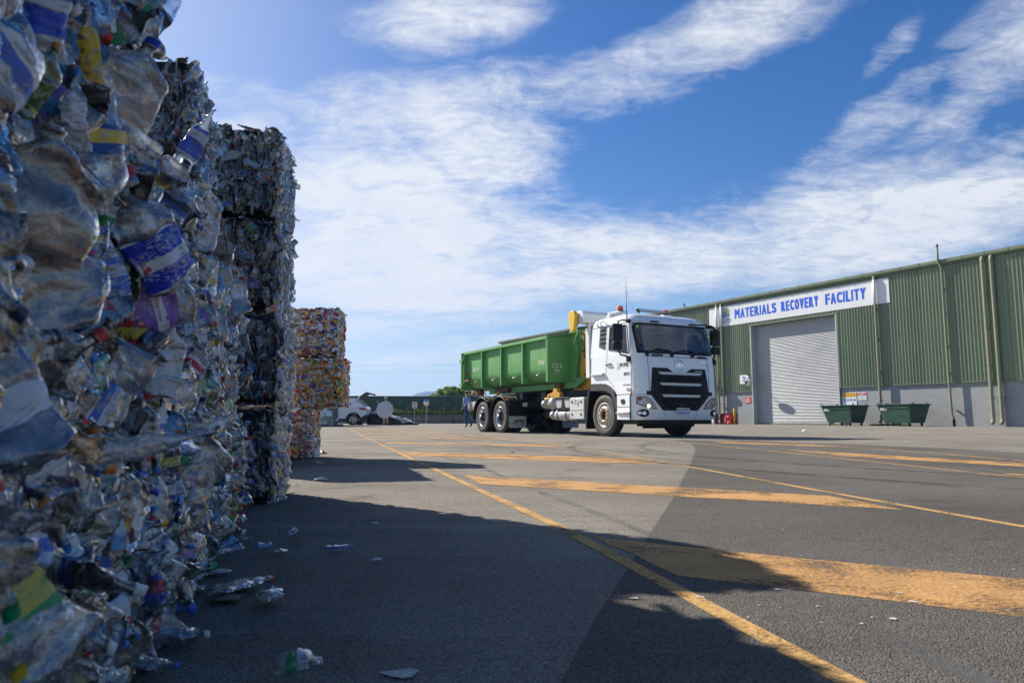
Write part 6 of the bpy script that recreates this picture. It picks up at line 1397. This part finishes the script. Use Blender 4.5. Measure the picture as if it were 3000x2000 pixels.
def bale(label, loc, rz, size, seed, plan, near, group, cans=None, wires=True):
    # plan: list of (face, style, n_parts, n_mass, (a0,a1,b0,b1))
    w, d, h = size; rg = random.Random(seed)
    nm = 'can_bale' if cans else 'plastic_bottle_bale'
    t = thing(nm, label, 'bale', loc, rz, group); chunks = []
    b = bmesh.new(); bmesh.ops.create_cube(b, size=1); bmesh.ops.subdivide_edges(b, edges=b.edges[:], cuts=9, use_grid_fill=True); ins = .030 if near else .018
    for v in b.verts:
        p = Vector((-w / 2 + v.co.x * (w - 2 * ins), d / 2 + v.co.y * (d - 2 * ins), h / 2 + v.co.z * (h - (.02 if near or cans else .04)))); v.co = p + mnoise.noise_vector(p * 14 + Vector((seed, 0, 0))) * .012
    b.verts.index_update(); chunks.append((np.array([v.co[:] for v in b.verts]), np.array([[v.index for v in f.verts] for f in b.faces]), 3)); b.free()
    protos = (NB if near else FB)
    for face, style, npart, nmass, rect in plan:
        a0, a1, b0, b1 = rect; asp = (d if face in ('right', 'left') else w) * (a1 - a0) / ((d if face == 'top' else h) * (b1 - b0)) * (.6 if style == 'flat' else 5.0)
        for (a, c) in strat(nmass, rg, a0, a1, b0, b1, asp):
            st0 = 'can' if cans and face in ('front', 'right') else style
            Mx = Matrix.Translation(face_pos(face, w, d, h, a, (.02 + .96 * c) if style == 'flat' else ((.06 + .88 * c) if cans else (.11 + .78 * c)), (rg.uniform(-.045, -.012) if near else rg.uniform(-.018, .002)) if style == 'flat' else rg.uniform(-.034, -.016))) @ orient(face, st0, rg); A = np.array(Mx)
            if near and face == 'right' and near_hero(Vector(loc) + Matrix.Rotation(rz, 3, 'Z') @ face_pos(face, w, d, h, a, c, 0), .7): continue
            if cans:
                V, Q, mi = CP[rg.randrange(len(CP) if rg.random() < .5 else 12)]; chunks.append((V * 1.2 @ A[:3, :3].T + A[:3, 3], Q, mi)); continue
            B = rg.choice(protos[:16] if near else protos); k = rg.uniform(.72, 1.02) if near else rg.uniform(.62, .92)
            for part, mi, pr in ((B.body, 0, 1), (B.cap, 1, .6), (B.label, 2, .65)):
                if rg.random() < pr: chunks.append((part[0] * k @ A[:3, :3].T + A[:3, 3], part[1], mi))
        for (a, c) in strat(npart, rg, a0, a1, b0, b1, asp):
            if near and face == 'right':
                pw_ = Vector(loc) + Matrix.Rotation(rz, 3, 'Z') @ face_pos(face, w, d, h, a, c, 0)
                if near_hero(pw_, 1.15): continue
            st = ('can' if cans else style) if rg.random() > (.12 if style == 'flat' and near else .03) else 'poke'
            Mx = Matrix.Translation(face_pos(face, w, d, h, a, (.06 + .88 * c) if style == 'flat' else ((.06 + .88 * c) if cans else (.11 + .78 * c)), (rg.uniform(-.018, .012) if near else rg.uniform(-.006, .006)) if style == 'flat' else rg.uniform(-.026, -.012))) @ orient(face, st, rg)
            if cans:
                ki = rg.randrange(15); key = (ki, cans)
                if key not in CM: V, Q, mi = CP[ki]; CM[key] = np_mesh('crushed_can', [(V, Q, mi)], [M[cans], M['canend']])
                o = bpy.data.objects.new('crushed_can', CM[key]); COL.objects.link(o); o.parent = t; o.matrix_local = Mx @ Matrix.Scale(rg.uniform(1.0, 1.3), 4); continue
            B = rg.choice(protos) if rg.random() < .75 else rg.choice(protos[:16]); place_bottle(B, t, Mx @ Matrix.Scale(rg.uniform(.74, 1.02) if near else rg.uniform(.70, .98), 4), rg, near)
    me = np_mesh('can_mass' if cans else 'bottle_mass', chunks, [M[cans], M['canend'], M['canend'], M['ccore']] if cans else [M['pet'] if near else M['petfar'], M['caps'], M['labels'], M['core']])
    o = bpy.data.objects.new('can_mass' if cans else 'bottle_mass', me); COL.objects.link(o); o.parent = t; o['kind'] = 'stuff'
    if wires:
        mb = MB()
        for k in range(3):
            if k: mb.cut()
            z = h * (.22 + .28 * k); e = .006; mb.tube([(e, -e, z), (e, d + e, z), (-w - e, d + e, z), (-w - e, -e, z), (e, -e, z)], .0016, 5)
        mb.build('tie_wire', M['wire'], t)
    return t
def place_bottle(B, t, Mx, rg, near, cap=None, lab=None, mats=None):
    ms = meshes_of(B, near); o = bpy.data.objects.new('crushed_bottle', ms[0]); COL.objects.link(o)
    if t is not None: o.parent = t
    o.matrix_local = Mx
    if (rg.random() < .62 if cap is None else cap): c = bpy.data.objects.new('bottle_cap', ms[1]); COL.objects.link(c); c.parent = o
    else: c = None
    if (rg.random() < .68 if lab is None else lab): l = bpy.data.objects.new('bottle_label', ms[2]); COL.objects.link(l); l.parent = o
    else: l = None
    if mats:
        for ob, m in zip((o, c, l), mats):
            if ob and m: ob.material_slots[0].link = 'OBJECT'; ob.material_slots[0].material = m
    return o
# wall of bales beside the camera: frame with y running away along the wall, x outwards to the yard
AN = R(14.06); AC = Vector((-.635, 1.16, 0)); WM = Matrix.Translation(AC) @ Matrix.Rotation(AN, 4, 'Z')
def wloc(x, y, z): return WM @ Vector((x, y, z))
def HR(*a, **k): HEROES.append((a, k))
HEROES = []
W_ = (.72, .73, .74)
HR(130, 550, 360, 360, 80, None, None, (.62, .54, .46), .04, .45, seed=1, clear=.58)
HR(150, 830, 300, 320, 100, None, None, (.70, .66, .62), .03, .40, seed=31, clear=.62)
HR(440, 690, 310, 190, 125, ((.015, .04, .48), W_), None, (.80, .83, .86), .08, .45, .06, .52, seed=2)
HR(470, 870, 270, 200, 20, ((.30, .16, .55), (.75, .70, .80)), (.02, .06, .30), (.80, .82, .86), .08, .45, .06, .60, seed=3)
HR(480, 1045, 230, 120, 80, ((.66, .66, .64), (.60, .58, .52)), None, (.80, .82, .84), .07, .25, .05, .85, seed=4)
HR(345, 1090, 260, 190, 35, None, (.70, .71, .72), (.82, .83, .84), .05, .5, seed=5, clear=.62)
HR(305, 1740, 260, 130, 100, ((.012, .012, .016), (.30, .02, .12)), (.6, .03, .03), (.55, .58, .60), .04, .4, .08, .62, seed=6)
HR(90, 1490, 300, 170, 85, ((.62, .46, .08), (.60, .60, .56)), (.03, .06, .2), (.5, .52, .54), .03, .4, .05, .66, seed=7)
HR(85, 1760, 260, 110, 75, ((.62, .40, .04), (.70, .30, .03)), None, (.55, .5, .35), .03, .3, .05, .8, seed=8)
HR(570, 420, 190, 70, 60, ((.04, .10, .55), (.55, .58, .70)), None, (.60, .72, .90), .09, .55, .25, .75, seed=9)
HR(110, 235, 230, 110, 60, ((.015, .10, .03), (.50, .55, .05)), (.70, .18, .02), (.06, .35, .10), .04, .5, seed=10)
HR(265, 165, 260, 60, 100, ((.60, .42, .03), (.55, .38, .02)), None, (.75, .72, .50), .04, .4, .05, .8, seed=11)
HR(130, 50, 230, 130, 88, ((.02, .09, .55), (.55, .58, .64)), None, (.75, .80, .86), .05, .5, .3, .75, seed=12)
HR(215, 330, 230, 75, 96, ((.66, .68, .70), (.10, .25, .50)), (.05, .25, .65), (.70, .80, .90), .05, .5, .35, .62, seed=13)
HR(370, 255, 300, 210, 70, None, (.02, .05, .35), (.72, .78, .86), .04, .4, seed=14, clear=.58)
HR(130, 1010, 200, 100, 12, ((.66, .66, .64), (.05, .08, .30)), None, (.75, .76, .76), .05, .35, .1, .6, seed=15)
HR(300, 1005, 150, 90, 70, ((.010, .010, .012), (.02, .02, .024)), None, (.10, .10, .11), .04, .3, .02, .7, seed=16)
HR(330, 790, 160, 70, 110, ((.02, .14, .60), (.5, .55, .6)), None, (.5, .65, .9), .04, .3, .1, .7, seed=17)
HR(300, 1330, 700, 75, 8, None, None, (.70, .72, .74), .06, .3, seed=18, clear=.5)
HR(300, 1440, 230, 90, 70, ((.015, .20, .06), (.02, .25, .08)), None, (.55, .70, .60), .04, .35, .1, .7, seed=19)
HR(580, 1590, 240, 60, 92, ((.64, .64, .63), (.10, .35, .60)), None, (.7, .74, .76), .05, .35, .15, .85, seed=20)
HR(490, 1370, 200, 70, 100, ((.02, .03, .16), (.6, .5, .05)), None, (.5, .6, .75), .05, .4, .3, .85, seed=21)
HR(110, 1270, 260, 110, 20, None, (.62, .03, .02), (.62, .58, .54), .06, .5, seed=22, tilt=.5)
HR(450, 1470, 260, 95, 94, None, (.03, .18, .60), (.74, .76, .78), .06, .6, seed=23)
HR(380, 1630, 250, 90, 60, None, (.62, .05, .03), (.70, .71, .72), .05, .4, seed=24)
HR(610, 650, 170, 75, 85, None, None, (.78, .80, .82), .08, .45, seed=25)
wn = Vector((math.cos(AN), math.sin(AN), 0)); wu = Vector((-math.sin(AN), math.cos(AN), 0))
def on_wall(px, py, out):
    r = ray(px, py); P0 = AC + wn * out; k = (P0 - Vector((0, 0, H))).dot(wn) / r.dot(wn)
    return Vector((0, 0, H)) + r * k, k * r.dot(Vector((0, math.cos(TH), math.sin(TH))))
def to_px(p):
    z = p.z - H; f = p.y * math.cos(TH) + z * math.sin(TH); u = -p.y * math.sin(TH) + z * math.cos(TH)
    return 1500 + FPX * p.x / f, 1000 - FPX * u / f
def near_hero(p, k):        # keeps room round the bottles one notices
    x, y = to_px(p)
    for a, _ in HEROES:
        c, sn = math.cos(R(a[4])), math.sin(R(a[4])); dx, dy = x - a[0], a[1] - y
        if ((dx * c + dy * sn) / (a[2] * .5)) ** 2 + ((-dx * sn + dy * c) / (a[3] * .62)) ** 2 < k: return True
    return False
GA = 'plastic bottle bales stacked beside the camera'
zs = [0, .36, .81, 1.26, 1.70]
lv = ['bottom', 'second', 'third', 'top']
for k in range(4):
    h = zs[k + 1] - zs[k] - .012; vis = (.28, 1.0, 0, 1)
    bale('nearest clear plastic bottle bale at the left edge, ' + ['on the ground', 'second from the ground', 'third from the ground', 'topmost, cut by the picture top'][k], wloc([.055, .012, -.008, .0][k], -.92, zs[k] + .004), AN, (.55, .90, h), 100 + k,
         [('right', 'flat', 92 if k < 3 else 50, 190, vis), ('back', 'flat', 12, 60, (.3, 1, 0, 1)), ('top', 'flat', 0, 40, (0, 1, 0, 1))], True, GA)
bs = [(.02, .05, 0, .37), (.70, .02, 0, .385), (.03, .02, .38, .47), (.72, -.005, .395, .45)]
nmB = ['lower clear plastic bottle bale in the second stack, against the nearest bales', 'lower clear plastic bottle bale in the second stack, nearer the tall stack', 'upper clear plastic bottle bale in the second stack, right behind the nearest bales', 'upper clear plastic bottle bale in the second stack, carrying the dark bales']
for k, (y, x, z, h) in enumerate(bs):
    bale(nmB[k], wloc(x, y, z + .004), AN, (.55, .66, h), 120 + k, [('right', 'flat', 88, 190, (0, 1, 0, 1)), ('back', 'flat', 12, 60, (.3, 1, 0, 1)), ('top', 'flat', 4, 70, (.2, 1, 0, 1))], True, GA)
for k, (z, h, dx) in enumerate(((.86, .36, 0), (1.225, .36, .01))):
    bale(['dark plastic bottle bale resting on the second stack, under another dark bale', 'dark plastic bottle bale highest on the second stack against the sky'][k], (-1.075 + dx, 2.28, z + .004), R(15), (.62, .62, h), 140 + k,
         [('front', 'edge', 80, 400, (.15, 1, 0, 1)), ('right', 'flat', 18, 90, (0, 1, 0, 1)), ('top', 'flat', 2, 60, (.4, 1, 0, 1))], False, GA)
for k in range(2):  # two bales added to stop sun leaking between the stacks
    bale(['lower', 'upper'][k] + ' dark bottle bale added to block sun in the gap before the tall square stack', (-1.17, 2.66, .004 + k * .428), R(14), (.62, .56, .424), 150 + k, [('right', 'flat', 16, 70, (0, 1, 0, 1)), ('front', 'edge', 4, 40, (0, 1, 0, 1)), ('top', 'flat', 0, 40, (0, 1, 0, 1))], False, GA)
GM = 'bales in the tall square stack of plastic bottles'
for k, (z, h, dx) in enumerate(((0, .425, 0), (.44, .432, .012), (.89, .432, -.012), (1.34, .43, -.022))):
    bale('dark square bale of flattened plastic bottles, ' + ['on the ground in the tall square stack', 'second from the ground in the tall square stack', 'third from the ground in the tall square stack', 'topmost of the tall square stack'][k], (-1.085 + dx, 3.3, z + .004), R(10.6), (.62, .58, h), 160 + k,
         [('front', 'edge', 72, 560, (0, 1, 0, 1)), ('front', 'flat', 14, 40, (.02, .98, .05, .95)), ('right', 'flat', 14, 130, (0, 1, 0, 1)), ('top', 'flat', 4, 150, (0, 1, 0, 1))], False, GM)
GK = 'bales of crushed drink cans'
for k, (x, w, z, h, mk) in enumerate(((-2.01, .50, 0, .498, 'can'), (-1.715, .62, .506, .500, 'cany'), (-1.775, .56, 1.012, .500, 'can'))):
    bale(['narrow bottom bale of multicoloured crushed drink cans', 'golden middle bale of crushed drink cans overhanging to the right', 'top bale of multicoloured crushed drink cans'][k], (x, 7.2, z + .004), R(3), (w, .55, h), 200 + k,
         [('front', 'edge', 98, 620, (0, 1, 0, 1)), ('right', 'edge', 2, 240, (0, 1, 0, 1)), ('top', 'flat', 0, 200, (0, 1, 0, 1))], False, GK, mk)
for k in range(3):
    bale(['bottom', 'middle', 'top'][k] + ' can bale of the hidden stack behind the tall square bottle stack', (-1.86, 5.85, k * .452 + .004), R(15), (.62, 1.25, .445), 220 + k, [('right', 'edge', 0, 620, (0, 1, 0, 1)), ('front', 'edge', 0, 260, (0, 1, 0, 1)), ('top', 'flat', 0, 160, (0, 1, 0, 1))], False, 'can bales hidden behind the tall square stack', 'can')
# wrapped pale bale by the far shed
t = thing('wrapped_bale', 'bulging pale plastic wrapped bale standing by the corner shed beneath the can bales', 'bale', (-10.05, 38.6, gz(38)))
mb = MB()
for k in range(16):
    rg = random.Random(k); crumple(mb, (rg.uniform(-.25, .30), rg.uniform(-.2, .2), .15 + .7 * rg.random()), (.30, .30, .26), k % 2, k, .10, 4)
mb.build('bale_body', [M['wreckw'], M['white2']], t)

# heroes: the bottles one notices in the near wall (children of the bale they are pressed into)
def hero_mat(name, cols): return rmat(name, [(0, cols[0])], .4, print_=[(0, cols[1])], bump=.5)
def tint(name, c, clear=.55, body=.9): return plastic(name, [(0, c)], min(.9, clear + .18), .06, 50, body)
BALES = {o['label']: o for o in list(COL.objects) if o.get('category') == 'bale'}
bA = [o for l, o in BALES.items() if l.startswith('nearest clear')]; bB = [o for l, o in BALES.items() if 'second stack' in l and 'clear' in l]
def hero(px, py, Lpx, Wpx, ang, labcol=None, capcol=None, body=None, out=.03, crush=.40, t0=.12, t1=.55, clear=.55, seed=0, tilt=0.0):
    p, D = on_wall(px, py, out * .6); L = Lpx * D / FPX; Rr = Wpx * D / FPX / 2.6
    y = (p - AC).dot(wu); cand = bA if y < 0 else bB
    par = min(cand, key=lambda o: abs((o.matrix_world.inverted() @ p if False else p.z - o.location.z) - .2) + (abs((p - o.location).dot(wu) - .33) if y >= 0 else 0))
    B = Bottle(500 + seed, L, Rr, crush, 22, 28, Wpx > 90); B.label = B.surf(list(np.linspace(t0, t1, 12)), 22, 'lab')
    a = R(ang); vd = ray(px, py).normalized(); sr = vd.cross(Vector((0, 0, 1))).normalized(); su = sr.cross(vd)   # ang: 0 = to the right, 90 = upwards
    th = (wn * .5 - vd).normalized(); ax = sr * math.cos(a) + su * math.sin(a) - vd * tilt; ax = (ax - th * ax.dot(th)).normalized(); x = th.cross(ax).normalized(); yv = ax.cross(x)
    Mw = Matrix.Translation(p) @ Matrix((x, yv, ax)).transposed().to_4x4()
    pm = Matrix.Translation(par.location) @ Matrix.Rotation(par.rotation_euler.z, 4, 'Z')
    rg = random.Random(seed)
    place_bottle(B, par, pm.inverted() @ Mw, rg, True, capcol is not None, labcol is not None, (tint('hero_plastic', body, clear) if body else None, mat('hero_cap', capcol, .35) if capcol else None, hero_mat('hero_label', labcol) if labcol else None))

for a, k in HEROES: hero(*a, **k)

# ------------------------------------------------------------------ loose litter on the asphalt
def litter(label, px, py, Lpx, Wpx, heading, crush=.4, cap=None, lab=None, body=None, name='crushed_bottle', clear=.5, seed=0, lift=None):
    p = gp(px, py); D = p.y * math.cos(TH); L = Lpx * D / FPX; Rr = Wpx * D / FPX / 2.4
    B = Bottle(800 + seed, L, Rr, crush, 20, 24); a = R(heading); ax = Vector((math.cos(a), math.sin(a), .02)).normalized(); th = Vector((0, 0, 1)); x = th.cross(ax).normalized(); y = ax.cross(x)
    zmin = -B.body[0][:, 1].min()
    zz = float((B.body[0] @ np.array(Matrix((x, y, ax)).transposed()).T)[:, 2].min())
    Mx = Matrix.Translation((p.x, p.y, .009 - zz)) @ Matrix((x, y, ax)).transposed().to_4x4()
    o = place_bottle(B, None, Mx, random.Random(seed), True, cap is not None, lab is not None, (tint('litter_plastic', body or (.8, .83, .86), clear), mat('litter_cap', cap, .35) if cap else None, hero_mat('litter_label', lab) if lab else None))
    o.name = name; tag(o, label, 'litter', 'loose bottles dropped on the asphalt'); return o
litter('flattened clear bottle with an orange ringed neck pointing away across the asphalt', 705, 1738, 190, 70, 62, .30, (.60, .09, .03), None, (.72, .74, .72), seed=1)
litter('crushed silver and black printed bottle nearest the middle of the shadow', 787, 1775, 90, 72, -70, .55, None, ((.50, .52, .58), (.05, .05, .06)), (.62, .64, .70), seed=2, clear=.2)
litter('crushed clear bottle with a red collar and open white neck lying against the nearest bales', 520, 1895, 170, 75, 5, .6, (.72, .66, .66), None, (.72, .76, .82), seed=3)
litter('squashed blue bottle lying alone on the shaded asphalt', 992, 1618, 80, 24, 8, .55, None, None, (.16, .30, .80), seed=4, clear=.25)
litter('small crumpled blue bottle with a dark blue base beside a grey scrap', 775, 1620, 52, 32, 40, .8, (.02, .08, .45), None, (.30, .45, .85), seed=5, clear=.3)
litter('clear crumpled bottle piece cut by the bottom edge of the picture', 875, 2000, 130, 85, 20, .8, None, ((.6, .62, .62), (.05, .3, .12)), (.74, .80, .80), seed=6, clear=.4)
litter('small clear bottle standing out farthest from the bales in the shadow', 860, 1574, 34, 26, 75, .8, None, None, (.7, .72, .76), seed=7)
litter('clear bottle lying between the second stack and the ground, neck outwards', 690, 1600, 90, 36, 10, .5, None, None, (.72, .75, .78), seed=8)
litter('pale bottle leaning at the foot of the second stack beside a white label', 640, 1640, 80, 50, 60, .6, None, ((.66, .66, .66), (.1, .3, .6)), (.74, .78, .84), seed=9)
litter('round clear bottle base at the foot of the tall square stack', 690, 1545, 70, 60, 95, .7, None, None, (.76, .79, .82), seed=10)
litter('clear bottle with a blue cap at the foot of the nearest bales', 470, 1985, 140, 60, -20, .6, (.03, .16, .6), None, (.72, .76, .80), seed=11)
def scrap(label, px, py, wpx, hpx, m, seed, rz=0.0, name='plastic_scrap', puff=.35):
    p = gp(px, py); D = p.y; w = wpx * D / FPX; dd = max(w * .45, hpx * D / FPX * 2.2); rg = random.Random(seed); n = 9; P = []
    for j in range(n):
        row = []
        for i in range(n):
            u, v = i / (n - 1) - .5, j / (n - 1) - .5; e = 1 - .35 * mnoise.noise((u * 4 + seed, v * 4, 2)); k = max(0, 1 - 2.0 * max(abs(u), abs(v)))
            z = .010 + w * puff * (k * .35 + .28 * abs(mnoise.noise((u * 5, v * 5 + seed, 1))) * (k + .35)); x, y = u * w * e, v * dd * e
            row.append((x, y, z))
        P.append(row)
    mb = MB(); mb.grid(P); mb.grid([[(x, y, max(.0085, z * .55)) for x, y, z in r_] for r_ in P])
    o = mb.build(name, m); o.location = (p.x, p.y, gz(p.y)); o.rotation_euler = (0, 0, rz); return tag(o, label, 'litter', 'scraps of rubbish on the asphalt')
M['film'] = tint('crumpled_film', (.70, .74, .80), .35); M['paperw'] = mat('white_paper_scrap', (.66, .65, .62), .8, 0, .1, 20); M['brown'] = mat('brown_scrap', (.22, .16, .10), .8, 0, .3, 20, bump=.3)
M['filmb'] = tint('dirty_film', (.50, .47, .40), .3)
scrap('torn strip of clear film lying flat beside the second stack', 632, 1685, 80, 20, M['film'], 1, .2, puff=.25); scrap('small grey scrap beside the crumpled blue bottle', 820, 1622, 36, 12, M['filmb'], 2)
scrap('crumpled brown food wrapper next to the silver printed bottle', 665, 1765, 70, 26, M['brown'], 3, .3); scrap('white paper chip by itself in the middle of the shadow', 1103, 1649, 28, 7, M['paperw'], 4, .2, 'paper_scrap', .5)
scrap('long thin white paper chip farther up the shadow', 1098, 1538, 20, 4, M['paperw'], 5, .1, 'paper_scrap'); scrap('flattened dirty film under the orange necked bottle', 690, 1728, 110, 26, M['filmb'], 6, .2, puff=.2)
scrap('dirty crumpled film at the foot of the nearest bales', 550, 1735, 90, 26, M['filmb'], 7, .1, puff=.25); scrap('pale crumpled bag on the edge of the shadow near the tall square stack', 940, 1408, 34, 12, M['paperw'], 8, 0, 'paper_scrap', .6)
scrap('small brown scrap in the lit gap by the tall square stack', 868, 1424, 18, 4, M['brown'], 9); scrap('purple crumpled wrapper by the foot of the can bales', 945, 1330, 22, 13, mat('purple_wrapper', (.16, .03, .07), .4), 10, 0, puff=.9)
scrap('crumpled pale wrapper lying alone in front of the roller door', 2357, 1265, 15, 7, M['paperw'], 11, 0, 'paper_scrap', .8); scrap('small orange brown scrap on the second hatch bar', 1500, 1327, 14, 6, M['brown'], 12, 0, puff=.7)
scrap('torn grey film strip below the dirty film by the nearest bales', 505, 1760, 60, 14, M['film'], 13); scrap('tiny brown scrap in front of the can bales', 990, 1335, 12, 5, M['brown'], 14)
rg = random.Random(31); b = MB()
for k in range(110):
    x, y = rg.uniform(-14, 8), -rg.uniform(.5, 3.5) * (1 + rg.random()); s = rg.uniform(.02, .07); a = rg.uniform(0, 3.1)
    b.add([(x + s * math.cos(a + i * 1.57) * rg.uniform(.5, 1.3), y + s * math.sin(a + i * 1.57) * rg.uniform(.5, 1.3), .012 + rg.uniform(0, .02)) for i in range(4)], [[0, 1, 2, 3]], k % 4)
o = tag(b.build('scattered_debris', [M['paperw'], M['brown'], M['paperw'], M['filmb']]), 'scattered small bits of rubbish in front of the green shed', 'debris', kind='stuff'); o.matrix_world = BM

# ------------------------------------------------------------------ haze: one box of thin air round everything but the sky
b = MB(); b.box((0, 800, 45), (2400, 1800, 92)); hz = b.build('haze', bpy.data.materials.new('haze_air')); tag(hz, 'thin bluish haze in the air', 'haze', kind='stuff')
m = hz.data.materials[0]; m.use_nodes = True; N = NT(m.node_tree); N.n.remove(N.n['Principled BSDF'])
v = N.add('ShaderNodeVolumePrincipled', {'Color': (.30, .50, 1.0, 1), 'Density': .00034, 'Anisotropy': .3}); N.l.new(v.outputs[0], N.n['Material Output'].inputs['Volume'])
